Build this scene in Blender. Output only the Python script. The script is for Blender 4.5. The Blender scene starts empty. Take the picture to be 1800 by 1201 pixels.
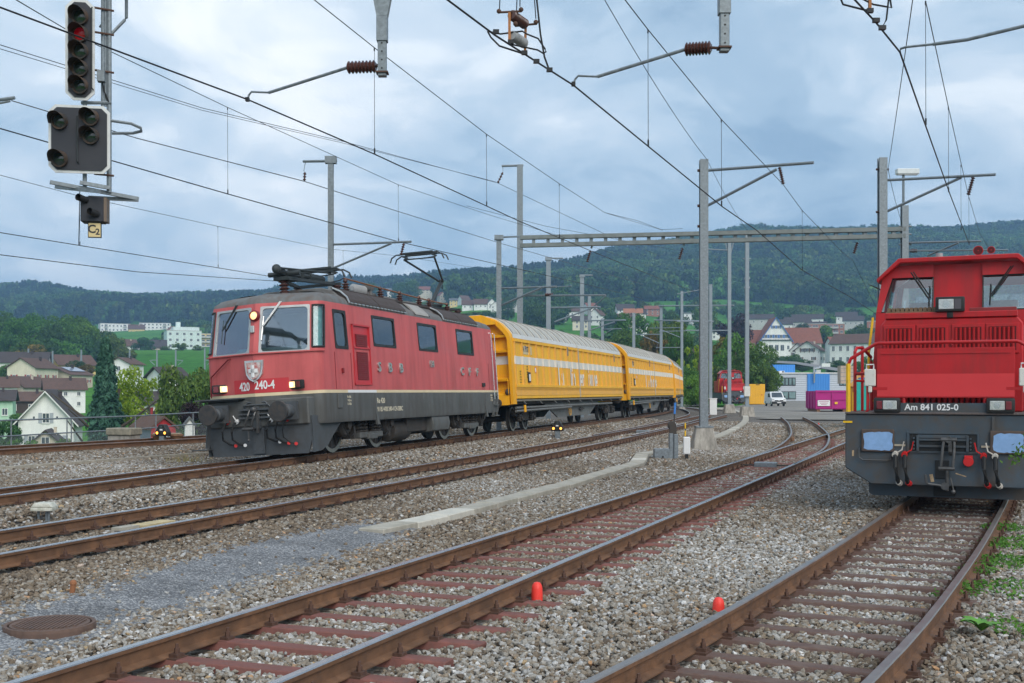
import bpy, bmesh, math, random
import numpy as np
from mathutils import Vector, Matrix
R = math.radians
random.seed(7)
rng = np.random.default_rng(11)
SC = bpy.context.scene
COL = SC.collection
# ------------------------------------------------------------------ camera
FPX, YH, CH = 2060.0, 688.0, 1.95          # focal length in photo pixels, horizon row, lens height (m)
cam_d = bpy.data.cameras.new('camera')
cam = bpy.data.objects.new('camera', cam_d)
COL.objects.link(cam)
cam.location = (0, 0, CH)
cam.rotation_euler = (R(90), 0, 0)
cam_d.sensor_width = 36.0
cam_d.lens = FPX / 1800 * 36.0
cam_d.shift_y = (YH - 600.5) / 1800
cam_d.clip_start = 0.1
cam_d.clip_end = 9000
SC.camera = cam
# ------------------------------------------------------------------ world: overcast sky, cloud layer over a Nishita sky
SUN_AZ, SUN_EL = R(152), R(38)              # sun stands behind the camera, to the right, behind cloud
w = bpy.data.worlds.new('World')
SC.world = w
w.use_nodes = True
nt = w.node_tree
nt.nodes.clear()
def WN(t, **k):
 n = nt.nodes.new(t)
 for a, b in k.items():
  setattr(n, a, b)
 return n
wl = nt.links.new
out = WN('ShaderNodeOutputWorld')
bg = WN('ShaderNodeBackground')
bg.inputs['Strength'].default_value = 0.1
sky = WN('ShaderNodeTexSky', sky_type='NISHITA')
sky.sun_disc = False
sky.sun_elevation = SUN_EL
sky.sun_rotation = SUN_AZ
sky.air_density = 1.0
tc = WN('ShaderNodeTexCoord')
sep = WN('ShaderNodeSeparateXYZ')
wl(tc.outputs['Generated'], sep.inputs[0])
zc = WN('ShaderNodeMath', operation='MAXIMUM'); wl(sep.outputs['Z'], zc.inputs[0]); zc.inputs[1].default_value = 0.0
za = WN('ShaderNodeMath', operation='ADD'); wl(zc.outputs[0], za.inputs[0]); za.inputs[1].default_value = 0.30
ux = WN('ShaderNodeMath', operation='DIVIDE'); wl(sep.outputs['X'], ux.inputs[0]); wl(za.outputs[0], ux.inputs[1])
uy = WN('ShaderNodeMath', operation='DIVIDE'); wl(sep.outputs['Y'], uy.inputs[0]); wl(za.outputs[0], uy.inputs[1])
cmb = WN('ShaderNodeCombineXYZ'); wl(ux.outputs[0], cmb.inputs[0]); wl(uy.outputs[0], cmb.inputs[1])
cmb.inputs[2].default_value = 41.0
n1 = WN('ShaderNodeTexNoise'); n1.inputs['Scale'].default_value = 1.0; n1.inputs['Detail'].default_value = 6
n1.inputs['Roughness'].default_value = 0.47; n1.inputs['Distortion'].default_value = 0.25
wl(cmb.outputs[0], n1.inputs['Vector'])
n2 = WN('ShaderNodeTexNoise'); n2.inputs['Scale'].default_value = 3.0; n2.inputs['Detail'].default_value = 7
n2.inputs['Roughness'].default_value = 0.57; n2.inputs['Distortion'].default_value = 0.5
wl(cmb.outputs[0], n2.inputs['Vector'])
mx = WN('ShaderNodeMix', data_type='FLOAT'); mx.inputs[0].default_value = 0.40
wl(n1.outputs['Fac'], mx.inputs[2]); wl(n2.outputs['Fac'], mx.inputs[3])
ramp = WN('ShaderNodeValToRGB')
er = ramp.color_ramp
er.interpolation = 'EASE'
er.elements[0].position = 0.0; er.elements[0].color = (.27, .385, .515, 1)
er.elements[1].position = 1.0; er.elements[1].color = (.97, .98, .99, 1)
for p_, c_ in ((0.25, (.38, .50, .62)), (0.45, (.50, .61, .715)), (0.62, (.61, .70, .785)), (0.8, (.80, .855, .895))):
 e = er.elements.new(p_); e.color = (*c_, 1)
ct = WN('ShaderNodeMapRange'); ct.inputs['From Min'].default_value = 0.40; ct.inputs['From Max'].default_value = 0.62
wl(mx.outputs[0], ct.inputs['Value']); wl(ct.outputs[0], ramp.inputs[0])
cm = WN('ShaderNodeMix', data_type='RGBA'); cm.inputs[0].default_value = 0.94
up10 = WN('ShaderNodeVectorMath', operation='SCALE'); up10.inputs['Scale'].default_value = 6.7     # cloud radiance on the sky texture's scale
wl(ramp.outputs[0], up10.inputs[0])
wl(sky.outputs[0], cm.inputs[6]); wl(up10.outputs[0], cm.inputs[7])
wl(cm.outputs[2], bg.inputs['Color'])
wl(bg.outputs[0], out.inputs['Surface'])
# ------------------------------------------------------------------ sun (soft: overcast)
sd = bpy.data.lights.new('sun', 'SUN')
sd.energy = 1.5
sd.angle = R(50)
sd.color = (1.0, 0.93, 0.84)
sun = bpy.data.objects.new('sun', sd)
COL.objects.link(sun)
sdir = Vector((math.sin(SUN_AZ) * math.cos(SUN_EL), math.cos(SUN_AZ) * math.cos(SUN_EL), math.sin(SUN_EL)))
sun.rotation_euler = sdir.to_track_quat('Z', 'Y').to_euler()
sun.location = (0, -20, 60)
vs = SC.view_settings
vs.view_transform = 'Standard'
vs.look = 'None'
vs.gamma = 1
vs.use_curve_mapping = False
vs.exposure = 1.0
SC.render.engine = 'CYCLES'
SC.cycles.max_bounces = 6
SC.cycles.diffuse_bounces = 3
SC.cycles.glossy_bounces = 3
SC.cycles.transparent_max_bounces = 12
SC.cycles.volume_bounces = 0
# ------------------------------------------------------------------ placing helpers (photo row/column + distance -> metres)
def P(px, py, Z):
 return Vector(((px - 900) / FPX * Z, Z, CH - (py - YH) / FPX * Z))
def PG(px, py, zg):                          # where the sight line meets height zg
 Z = (CH - zg) * FPX / (py - YH)
 return Vector(((px - 900) / FPX * Z, Z, zg))
# ------------------------------------------------------------------ mesh builder
class MB:
 def __init__(s):
  s.v = []; s.f = []; s.mi = []; s.m = 0
 def _add(s, vs_, fs):
  o = len(s.v)
  s.v.extend([tuple(p) for p in vs_])
  for f in fs:
   s.f.append([i + o for i in f]); s.mi.append(s.m)
  return s
 def bx(s, x0, x1, y0, y1, z0, z1):
  return s._add([(x0,y0,z0),(x1,y0,z0),(x1,y1,z0),(x0,y1,z0),(x0,y0,z1),(x1,y0,z1),(x1,y1,z1),(x0,y1,z1)],
                      [(3,2,1,0),(4,5,6,7),(0,1,5,4),(1,2,6,5),(2,3,7,6),(3,0,4,7)])
 def box(s, c, sz, rot=None):
  hx, hy, hz = sz[0]/2, sz[1]/2, sz[2]/2
  pts = [Vector(p) for p in [(-hx,-hy,-hz),(hx,-hy,-hz),(hx,hy,-hz),(-hx,hy,-hz),(-hx,-hy,hz),(hx,-hy,hz),(hx,hy,hz),(-hx,hy,hz)]]
  if rot is not None:
   pts = [rot @ p for p in pts]
  c = Vector(c)
  return s._add([p + c for p in pts], [(3,2,1,0),(4,5,6,7),(0,1,5,4),(1,2,6,5),(2,3,7,6),(3,0,4,7)])
 def beam(s, p0, p1, wd, ht):             # rectangular bar between two points
  p0, p1 = Vector(p0), Vector(p1)
  d = p1 - p0
  q = d.to_track_quat('X', 'Z').to_matrix()
  return s.box((p0 + p1) / 2, (d.length, wd, ht), q)
 def cyl(s, p0, p1, r0, r1=None, n=10, caps=True):
  if r1 is None: r1 = r0
  p0, p1 = Vector(p0), Vector(p1)
  d = (p1 - p0)
  if d.length < 1e-6: return s
  q = d.normalized().to_track_quat('Z', 'Y').to_matrix()
  a = [q @ Vector((math.cos(2*math.pi*i/n), math.sin(2*math.pi*i/n), 0)) for i in range(n)]
  vs_ = [p0 + u*r0 for u in a] + [p1 + u*r1 for u in a]
  fs = [(i, (i+1) % n, n+(i+1) % n, n+i) for i in range(n)]
  if caps:
   fs.append(tuple(range(n-1, -1, -1))); fs.append(tuple(range(n, 2*n)))
  return s._add(vs_, fs)
 def tube(s, pts, r, n=6, caps=True):
  pts = [Vector(p) for p in pts]
  m = len(pts)
  rr = r if isinstance(r, (list, tuple)) else [r]*m
  rings = []
  up = Vector((0, 0, 1))
  for i in range(m):
   t = (pts[min(i+1, m-1)] - pts[max(i-1, 0)]).normalized()
   u = up if abs(t.dot(up)) < 0.97 else Vector((1, 0, 0))
   a = t.cross(u).normalized(); b = a.cross(t).normalized()
   rings.append([pts[i] + (a*math.cos(2*math.pi*k/n) + b*math.sin(2*math.pi*k/n))*rr[i] for k in range(n)])
  return s.loft(rings, True, caps)
 def loft(s, rings, closed=True, caps=True):
  n = len(rings[0])
  vs_ = [p for r_ in rings for p in r_]
  fs = []
  for j in range(len(rings)-1):
   for i in range(n if closed else n-1):
    k = (i+1) % n
    fs.append((j*n+i, j*n+k, (j+1)*n+k, (j+1)*n+i))
  if caps and closed:
   fs.append(tuple(range(n-1, -1, -1))); fs.append(tuple(range((len(rings)-1)*n, len(rings)*n)))
  return s._add(vs_, fs)
 def lathe(s, prof, org, axis, n=12, caps=True):     # prof: (radius, distance along axis)
  org, axis = Vector(org), Vector(axis).normalized()
  q = axis.to_track_quat('Z', 'Y').to_matrix()
  rings = [[org + axis*t + q @ Vector((math.cos(2*math.pi*i/n)*r_, math.sin(2*math.pi*i/n)*r_, 0)) for i in range(n)] for r_, t in prof]
  return s.loft(rings, True, caps)
 def prism(s, poly, ax, a, b):            # polygon in the two other axes, extruded a..b along ax
  def mk(u, v, t):
   return (t, u, v) if ax == 'x' else ((u, t, v) if ax == 'y' else (u, v, t))
  n = len(poly)
  vs_ = [mk(u, v, a) for u, v in poly] + [mk(u, v, b) for u, v in poly]
  fs = [(i, (i+1) % n, n+(i+1) % n, n+i) for i in range(n)] + [tuple(range(n-1, -1, -1)), tuple(range(n, 2*n))]
  return s._add(vs_, fs)
 def ball(s, c, r, n=8, m=6, sq=1.0):
  prof = [(max(r*math.sin(math.pi*j/m), 1e-4), -r*math.cos(math.pi*j/m)*sq) for j in range(m+1)]
  return s.lathe(prof, c, (0, 0, 1), n, True)
 def poly(s, pts):
  return s._add(pts, [tuple(range(len(pts)))])
 def mesh(s, name, mats, smooth=False, bevel=0, seg=1, recalc=True, ang=32):
  me = bpy.data.meshes.new(name)
  me.from_pydata(s.v, [], s.f)
  for m_ in (mats if isinstance(mats, (list, tuple)) else [mats]):
   me.materials.append(m_)
  if isinstance(mats, (list, tuple)) and len(mats) > 1:
   me.polygons.foreach_set('material_index', s.mi)
  if recalc or bevel:
   bm = bmesh.new(); bm.from_mesh(me)
   if recalc:
    bmesh.ops.recalc_face_normals(bm, faces=bm.faces)
   if bevel:
    es = [e for e in bm.edges if len(e.link_faces) == 2 and e.calc_face_angle(0) > 0.45]
    bmesh.ops.bevel(bm, geom=es, offset=bevel, segments=seg, affect='EDGES', profile=0.6, clamp_overlap=True)
   bm.to_mesh(me); bm.free()
  if smooth or bevel:
   me.polygons.foreach_set('use_smooth', [True]*len(me.polygons))
   me.set_sharp_from_angle(angle=R(ang))
  me.update()
  return me
 def build(s, name, mats, parent=None, **k):
  return link(name, s.mesh(name, mats, **k), parent)
def link(name, data, parent=None, loc=None, rot=None):
 o = bpy.data.objects.new(name, data)
 COL.objects.link(o)
 if parent is not None: o.parent = parent
 if loc is not None: o.location = loc
 if rot is not None: o.rotation_euler = rot
 return o
def tag(o, label, cat=None, group=None, kind=None):
 if label: o['label'] = label
 if cat: o['category'] = cat
 if group: o['group'] = group
 if kind: o['kind'] = kind
 return o
def thing(name, loc, label, cat, group=None, rot=(0, 0, 0)):
 o = link(name, None, None, loc, rot)
 o.empty_display_size = 0.3
 return tag(o, label, cat, group)
KIDS = {}
def copy_tree(o, parent=None):
 c = o.copy()
 COL.objects.link(c)
 c.parent = parent
 for ch in [k for k in o.children]:
  copy_tree(ch, c)
 return c
# ------------------------------------------------------------------ materials
MATS = {}
def mat(name, col, rough=0.6, metal=0.0, var=0.12, scale=3.0, bump=0.0, bscale=30.0, dirt=None, dmix=0.5, dscale=1.2, dpos=0.5, spec=0.4, streak=False, coat=0.0):
 if name in MATS: return MATS[name]
 m = bpy.data.materials.new(name)
 m.use_nodes = True
 t = m.node_tree; N = t.nodes; L = t.links.new
 b = N['Principled BSDF']
 b.inputs['Roughness'].default_value = rough
 b.inputs['Metallic'].default_value = metal
 b.inputs['Specular IOR Level'].default_value = spec
 if coat:
  b.inputs['Coat Weight'].default_value = coat
 tcn = N.new('ShaderNodeTexCoord')
 nz = N.new('ShaderNodeTexNoise')
 nz.inputs['Scale'].default_value = scale; nz.inputs['Detail'].default_value = 6; nz.inputs['Roughness'].default_value = 0.6
 L(tcn.outputs['Object'], nz.inputs['Vector'])
 mp = N.new('ShaderNodeMapRange')
 mp.inputs['From Min'].default_value = 0.3; mp.inputs['From Max'].default_value = 0.7
 L(nz.outputs['Fac'], mp.inputs['Value'])
 mx_ = N.new('ShaderNodeMix'); mx_.data_type = 'RGBA'
 mx_.inputs[6].default_value = (*[c*(1-var) for c in col], 1)
 mx_.inputs[7].default_value = (*[min(1, c*(1+var)) for c in col], 1)
 L(mp.outputs[0], mx_.inputs[0])
 last = mx_.outputs[2]
 if dirt is not None:
  n2_ = N.new('ShaderNodeTexNoise')
  n2_.inputs['Scale'].default_value = dscale; n2_.inputs['Detail'].default_value = 8; n2_.inputs['Roughness'].default_value = 0.68
  if streak:
   mpg = N.new('ShaderNodeMapping'); mpg.inputs['Scale'].default_value = (3.0, 3.0, 0.35)
   L(tcn.outputs['Object'], mpg.inputs['Vector']); L(mpg.outputs[0], n2_.inputs['Vector'])
  else:
   L(tcn.outputs['Object'], n2_.inputs['Vector'])
  mr = N.new('ShaderNodeMapRange')
  mr.inputs['From Min'].default_value = dpos - 0.08; mr.inputs['From Max'].default_value = dpos + 0.14
  mr.inputs['To Max'].default_value = dmix
  L(n2_.outputs['Fac'], mr.inputs['Value'])
  m2 = N.new('ShaderNodeMix'); m2.data_type = 'RGBA'
  L(mr.outputs[0], m2.inputs[0]); L(last, m2.inputs[6]); m2.inputs[7].default_value = (*dirt, 1)
  last = m2.outputs[2]
 L(last, b.inputs['Base Color'])
 rv = N.new('ShaderNodeMapRange'); rv.inputs['From Min'].default_value = .3; rv.inputs['From Max'].default_value = .7
 rv.inputs['To Min'].default_value = rough*.8; rv.inputs['To Max'].default_value = min(1, rough*1.25); L(nz.outputs['Fac'], rv.inputs[0]); L(rv.outputs[0], b.inputs['Roughness'])
 if bump:
  n3 = N.new('ShaderNodeTexNoise'); n3.inputs['Scale'].default_value = bscale; n3.inputs['Detail'].default_value = 4
  L(tcn.outputs['Object'], n3.inputs['Vector'])
  bp = N.new('ShaderNodeBump'); bp.inputs['Strength'].default_value = bump; bp.inputs['Distance'].default_value = 0.02
  L(n3.outputs['Fac'], bp.inputs['Height']); L(bp.outputs[0], b.inputs['Normal'])
 MATS[name] = m
 return m
def glass(name, tint, refl=0.35, trans=0.5):          # thin pane: part mirror, part tinted see-through
 if name in MATS: return MATS[name]
 m = bpy.data.materials.new(name); m.use_nodes = True
 t = m.node_tree; t.nodes.clear(); L = t.links.new
 o = t.nodes.new('ShaderNodeOutputMaterial')
 g = t.nodes.new('ShaderNodeBsdfGlossy'); g.inputs['Roughness'].default_value = 0.03; g.inputs['Color'].default_value = (0.9, 0.95, 1, 1)
 tr = t.nodes.new('ShaderNodeBsdfTransparent'); tr.inputs['Color'].default_value = (*[c*trans for c in tint], 1)
 fr = t.nodes.new('ShaderNodeLayerWeight'); fr.inputs['Blend'].default_value = 0.5
 pw = t.nodes.new('ShaderNodeMath'); pw.operation = 'POWER'; pw.inputs[1].default_value = 4.0; L(fr.outputs['Facing'], pw.inputs[0])
 mr = t.nodes.new('ShaderNodeMapRange'); mr.inputs['To Min'].default_value = refl; mr.inputs['To Max'].default_value = 1.0
 L(pw.outputs[0], mr.inputs[0])
 mx_ = t.nodes.new('ShaderNodeMixShader')
 L(mr.outputs[0], mx_.inputs[0]); L(tr.outputs[0], mx_.inputs[1]); L(g.outputs[0], mx_.inputs[2]); L(mx_.outputs[0], o.inputs[0])
 MATS[name] = m
 return m
def emit(name, col, s):
 if name in MATS: return MATS[name]
 m = bpy.data.materials.new(name); m.use_nodes = True
 b = m.node_tree.nodes['Principled BSDF']
 b.inputs['Base Color'].default_value = (*col, 1); b.inputs['Emission Color'].default_value = (*col, 1)
 b.inputs['Emission Strength'].default_value = s; b.inputs['Roughness'].default_value = 0.2
 MATS[name] = m
 return m
M = {}
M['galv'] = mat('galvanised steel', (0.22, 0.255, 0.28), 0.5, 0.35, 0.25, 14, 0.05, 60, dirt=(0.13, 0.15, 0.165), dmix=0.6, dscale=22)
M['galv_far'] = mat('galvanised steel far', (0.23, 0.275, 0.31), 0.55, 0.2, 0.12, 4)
M['concrete'] = mat('concrete', (0.36, 0.34, 0.30), 0.9, 0, 0.16, 5, 0.3, 40, dirt=(0.14, 0.13, 0.115), dmix=0.75, dscale=2.2, streak=True)
M['slab'] = mat('concrete slab', (0.40, 0.375, 0.32), 0.92, 0, 0.16, 7, 0.25, 60, dirt=(0.22, 0.21, 0.17), dmix=0.6, dscale=2.5)
M['rust'] = mat('rail rust', (0.175, 0.092, 0.05), 0.75, 0.1, 0.3, 9, 0.15, 60, dirt=(0.085, 0.05, 0.034), dmix=0.65, dscale=2.2)
M['railtop'] = mat('rail head steel', (0.42, 0.42, 0.43), 0.28, 0.85, 0.12, 8)
M['railtop_dull'] = mat('dull rail head', (0.31, 0.27, 0.245), 0.36, 0.75, 0.18, 6)
M['sleeper_red'] = mat('red steel sleeper', (0.19, 0.075, 0.062), 0.8, 0.0, 0.25, 6, 0.2, 40, dirt=(0.11, 0.06, 0.05), dmix=0.6, dscale=4)
M['sleeper_brown'] = mat('brown steel sleeper', (0.115, 0.068, 0.056), 0.8, 0.0, 0.25, 6, 0.2, 40, dirt=(0.16, 0.13, 0.11), dmix=0.5, dscale=5)
M['bolt'] = mat('rusty fastening', (0.10, 0.055, 0.04), 0.75, 0.2, 0.3, 20)
M['wire'] = mat('wire', (0.022, 0.024, 0.027), 0.5, 0.4, 0.05, 3)
M['wire_light'] = mat('wire aluminium', (0.11, 0.12, 0.13), 0.5, 0.5, 0.05, 3)
M['insul'] = mat('brown porcelain', (0.075, 0.032, 0.026), 0.25, 0, 0.1, 8, spec=0.6)
M['insul_grey'] = mat('grey porcelain', (0.30, 0.31, 0.32), 0.35, 0, 0.1, 8)
M['black'] = mat('black rubber', (0.016, 0.017, 0.018), 0.6, 0, 0.2, 8)
M['white'] = mat('white paint', (0.72, 0.73, 0.73), 0.5, 0, 0.05, 3)
M['cream_paint'] = mat('cream stripe paint', (0.66, 0.55, 0.36), 0.5, 0, 0.08, 3)
M['yellow_rail'] = mat('yellow handrail paint', (0.78, 0.47, 0.015), 0.45, 0, 0.08, 5, dirt=(0.35, 0.2, 0.03), dmix=0.5, dscale=9, dpos=0.6)
M['silver'] = mat('bare metal trim', (0.62, 0.62, 0.61), 0.3, 0.8, 0.06, 6)
M['red_paint'] = mat('signal red paint', (0.52, 0.018, 0.018), 0.4, 0, 0.08, 4)
def text(s, size, m_, parent, mtx, name='lettering', ext=0.004, align='CENTER', off=0.0, sx=1.0):
 cu = bpy.data.curves.new(name, 'FONT')
 cu.body = s; cu.size = size; cu.extrude = ext; cu.align_x = align; cu.align_y = 'CENTER'; cu.offset = off; cu.resolution_u = 3
 tmp = bpy.data.objects.new('tmp_text', cu)
 COL.objects.link(tmp)
 dg = bpy.context.evaluated_depsgraph_get()
 me = bpy.data.meshes.new_from_object(tmp.evaluated_get(dg))
 bpy.data.objects.remove(tmp); bpy.data.curves.remove(cu)
 me.materials.clear(); me.materials.append(m_)
 if sx != 1.0:
  for v in me.vertices: v.co.x *= sx
 o = link(name, me, parent)
 o.matrix_local = mtx
 return o
def frame(org, xa, ya):                               # matrix from origin, reading direction, up direction
 xa = Vector(xa).normalized(); ya = Vector(ya).normalized(); za_ = xa.cross(ya).normalized()
 m_ = Matrix((xa, ya, za_)).transposed().to_4x4()
 m_.translation = Vector(org)
 return m_
# ================================================================== track plans (metres: distance Y, sideways X)
def hermite(ys, xs, y):
 ys, xs = np.array(ys, float), np.array(xs, float)
 y = np.asarray(y, float)
 d = np.gradient(xs, ys)
 i = np.clip(np.searchsorted(ys, y) - 1, 0, len(ys)-2)
 h = ys[i+1]-ys[i]; t = (y-ys[i])/h
 r = ((2*t**3-3*t**2+1)*xs[i] + (t**3-2*t**2+t)*h*d[i] + (-2*t**3+3*t**2)*xs[i+1] + (t**3-t**2)*h*d[i+1])
 lo = y < ys[0]; hi = y > ys[-1]
 r = np.where(lo, xs[0]+(y-ys[0])*d[0], r)
 return np.where(hi, xs[-1]+(y-ys[-1])*d[-1], r)
class Track:
 def __init__(s, ys, xs, y0, y1, ztop, cant=0.0):
  yy = np.arange(y0, y1, 0.25)
  xx = hermite(ys, xs, yy)
  p = np.stack([xx, yy], 1)
  sg = np.r_[0, np.cumsum(np.hypot(*np.diff(p, axis=0).T))]
  s.L = sg[-1]; s.p = p; s.sg = sg; s.z = ztop; s.cant = cant
 def at(s, u):                                     # centre point and unit tangent at arc length u
  x = np.interp(u, s.sg, s.p[:, 0]); y = np.interp(u, s.sg, s.p[:, 1])
  x1 = np.interp(u+0.3, s.sg, s.p[:, 0]) - np.interp(u-0.3, s.sg, s.p[:, 0])
  y1 = np.interp(u+0.3, s.sg, s.p[:, 1]) - np.interp(u-0.3, s.sg, s.p[:, 1])
  n = math.hypot(x1, y1) or 1.0
  return float(x), float(y), float(x1/n), float(y1/n)
 def u_at_y(s, y):
  return float(np.interp(y, s.p[:, 1], s.sg))
 def zoff(s, d):                                   # rail-top height at lateral offset d (right positive)
  return s.z + s.cant * d / 1.5
yb = np.arange(0, 200, 4.0)
xb = -13.12 - (.283-.2736)*27 + 0.283*yb - np.where(yb > 68, ((yb-68)*1.037)**2/600, 0)
xb = np.where(yb < 27, (-13.12+.2736*27) + (yb-27)*0.252, xb)
TB = Track(yb, xb, 3.0, 185, 0.40, 0.09)
TA = Track([20, 31.7, 39.2, 55, 75], [-18.0, -14.4, -11.1, -5.2, 1.5], 14, 72, 0.40)
TC = Track([4, 12.3, 19.7, 29.8, 42.9, 85.4], [-8.9, -6.05, -3.58, -0.43, 3.45, 14.9], 3.0, 85.4, 0.27)
TK = Track([42, 55, 70, 85, 97, 110, 125, 150], [3.2, 6.75, 10.45, 13.6, 15.3, 16.6, 17.3, 16.8], 44, 150, 0.32)
TD = Track([2, 60, 110], [-5.05+0.777, -5.05+0.3885*60, -5.05+0.3885*110], 2.5, 96, 0.17)
TF = Track([28, 36, 45, 60, 81, 100], [5.83, 8.75, 11.4, 15.0, 19.4, 23.1], 29, 83, 0.17)
TE = Track([3, 7.15, 8.77, 11.46, 18.2, 30, 50], [-1.15, 1.30, 2.19, 3.56, 6.80, 12.15, 21.2], 2.5, 60, 0.17)
ALLT = [(TA, .40), (TB, .40), (TC, .27), (TK, .32), (TD, .17), (TF, .17), (TE, .17)]
def track_dists(x, y):
 """distance of points to each track centre line (numpy arrays in, list of arrays out); inf beyond its ends"""
 res = []
 for t, _ in ALLT:
  xc = np.interp(y, t.p[:, 1], t.p[:, 0])
  sl = np.gradient(t.p[:, 0], t.p[:, 1])
  k = np.interp(y, t.p[:, 1], sl)
  d = (x - xc)/np.sqrt(1+k*k)
  d = np.where((y < t.p[0, 1]) | (y > t.p[-1, 1]), 99.0, d)
  res.append(d)
 return res
def yard_z(x, y):
 x, y = np.asarray(x, float), np.asarray(y, float)
 num = 0.0; den = 0.0
 for d, (t, zt) in zip(track_dists(x, y), ALLT):
  wgt = 1/((np.maximum(np.abs(d)-1.2, 0))**2+0.35)**2
  num = num + wgt*(zt-0.17 + np.clip(d, -1.2, 1.2)*t.cant/1.5); den = den + wgt
 wgt = 0.02
 return (num + wgt*0.02)/(den + wgt)
def edge_x(y):                                        # fence line at the embankment edge
 return np.interp(y, [0, 20, 33.7, 47, 70, 100, 150, 200], [-20, -16.9, -14.95, -13.0, -9.5, -3.0, 4.0, 4.0])
# ================================================================== terrain beyond the yard
TZ = np.array([20, 40, 60, 100, 170, 260, 350, 450, 550, 700, 900, 1100, 1350, 1700, 2300, 3500], float)
TPX = np.array([-1400, 0, 200, 360, 600, 850, 950, 1100, 1250, 1350, 1500, 1800, 3200], float)
TT = np.array([
 [-.6, -4, -8, -10, -9, -3, 6, 14, 20, 30, 45, 60, 92, 138, 145, 145],
 [-.6, -4, -8, -10, -9, -3, 6.5, 12, 18, 28, 44, 58, 88, 134, 140, 140],
 [-.6, -3, -8, -10, -9, -3, 7, 16, 21, 27, 42, 58, 86, 126, 138, 140],
 [-.6, -1.5, -6, -8.5, -6, 1.5, 8.5, 17, 21, 27, 43, 59, 86, 126, 142, 140],
 [-.6, -1.2, -3, -5, -4, 3, 9, 18, 25, 36, 52, 70, 100, 142, 150, 150],
 [-.6, -.6, -1.2, -1.5, -.8, 4, 11, 21, 30.5, 45, 68, 92, 118, 158, 170, 170],
 [-.6, -.6, -.6, -.6, -.2, 4, 11, 20, 30, 44, 66.5, 92, 120, 162, 190, 180],
 [-.6, -.6, -.6, -.5, .5, 4, 11, 20, 30, 43.5, 67, 95, 140, 190, 205, 200],
 [-.6, -.6, -.6, -.4, .4, 3, 9, 16, 24, 38.5, 64, 93, 147, 208, 225, 220],
 [-.6, -.6, -.6, -.35, -.2, -.5, 5, 10, 17, 32, 59, 89, 150, 220, 235, 230],
 [-.6, -.6, -.6, -.35, -.2, -.5, 5, 10, 17, 32, 59, 89, 153, 224, 240, 230],
 [-.6, -.6, -.6, -.35, -.2, -.5, 5, 11, 19, 36, 62, 89, 150, 220, 240, 230],
 [-.6, -.6, -.6, -.3, 0, 1, 6, 13, 22, 38, 62, 88, 140, 200, 220, 220]], float)
def smooth_interp(v, g):
 i = np.clip(np.searchsorted(g, v)-1, 0, len(g)-2)
 t = np.clip((v-g[i])/(g[i+1]-g[i]), 0, 1)
 return i, t
def terr(px, Z):
 px, Z = np.asarray(px, float), np.asarray(Z, float)
 i, a = smooth_interp(px, TPX); j, b = smooth_interp(Z, TZ)
 a = a*a*(3-2*a)
 z = (TT[i, j]*(1-a)*(1-b)+TT[i+1, j]*a*(1-b)+TT[i, j+1]*(1-a)*b+TT[i+1, j+1]*a*b)
 X = (px-900)/FPX*Z
 amp = np.clip((Z-900)/600, 0, 1)*6
 return z + amp*(np.sin(X*0.013+1.3)*np.cos(Z*0.009)+0.5*np.sin(X*0.031+Z*0.017))
def tz(px, Z):
 return float(terr(px, Z))
def grid_mesh(name, V, nx, ny, m_, parent=None, smooth=True):
 me = bpy.data.meshes.new(name)
 i = np.arange(nx*ny).reshape(ny, nx)
 f = np.stack([i[:-1, :-1], i[:-1, 1:], i[1:, 1:], i[1:, :-1]], -1).reshape(-1, 4)
 me.from_pydata(V.tolist(), [], f.tolist())
 me.materials.append(m_)
 if smooth: me.polygons.foreach_set('use_smooth', [True]*len(me.polygons))
 return link(name, me, parent)
def ground_material(name, cols, scale, bump, fine):
 m = bpy.data.materials.new(name); m.use_nodes = True
 t = m.node_tree; N = t.nodes; L = t.links.new; b = N['Principled BSDF']
 b.inputs['Roughness'].default_value = 0.95; b.inputs['Specular IOR Level'].default_value = 0.15
 tcn = N.new('ShaderNodeTexCoord')
 vo = N.new('ShaderNodeTexVoronoi'); vo.inputs['Scale'].default_value = scale; L(tcn.outputs['Object'], vo.inputs['Vector'])
 hs = N.new('ShaderNodeSeparateColor'); L(vo.outputs['Color'], hs.inputs[0])
 cr = N.new('ShaderNodeValToRGB'); e = cr.color_ramp
 e.elements[0].position = 0; e.elements[0].color = (*cols[0], 1)
 e.elements[1].position = 1; e.elements[1].color = (*cols[-1], 1)
 for k, c in enumerate(cols[1:-1]):
  x = e.elements.new((k+1)/(len(cols)-1)); x.color = (*c, 1)
 L(hs.outputs[0], cr.inputs[0])
 nz = N.new('ShaderNodeTexNoise'); nz.inputs['Scale'].default_value = fine; nz.inputs['Detail'].default_value = 5; L(tcn.outputs['Object'], nz.inputs['Vector'])
 mp = N.new('ShaderNodeMapRange'); mp.inputs['From Min'].default_value = .3; mp.inputs['From Max'].default_value = .7
 mp.inputs['To Min'].default_value = .72; mp.inputs['To Max'].default_value = 1.18; L(nz.outputs['Fac'], mp.inputs[0])
 mu = N.new('ShaderNodeMix'); mu.data_type = 'RGBA'; mu.blend_type = 'MULTIPLY'; mu.inputs[0].default_value = 1
 L(cr.outputs[0], mu.inputs[6]); L(mp.outputs[0], mu.inputs[7])
 L(mu.outputs[2], b.inputs['Base Color'])
 bp = N.new('ShaderNodeBump'); bp.inputs['Strength'].default_value = bump; bp.inputs['Distance'].default_value = 0.03; bp.invert = True
 L(vo.outputs['Distance'], bp.inputs['Height']); L(bp.outputs[0], b.inputs['Normal'])
 return m
GM_ballast = ground_material('ballast bed', [(.055, .046, .038), (.12, .105, .088), (.20, .185, .16), (.12, .11, .105), (.27, .255, .235)], 20, 0.9, 0.7)
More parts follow.
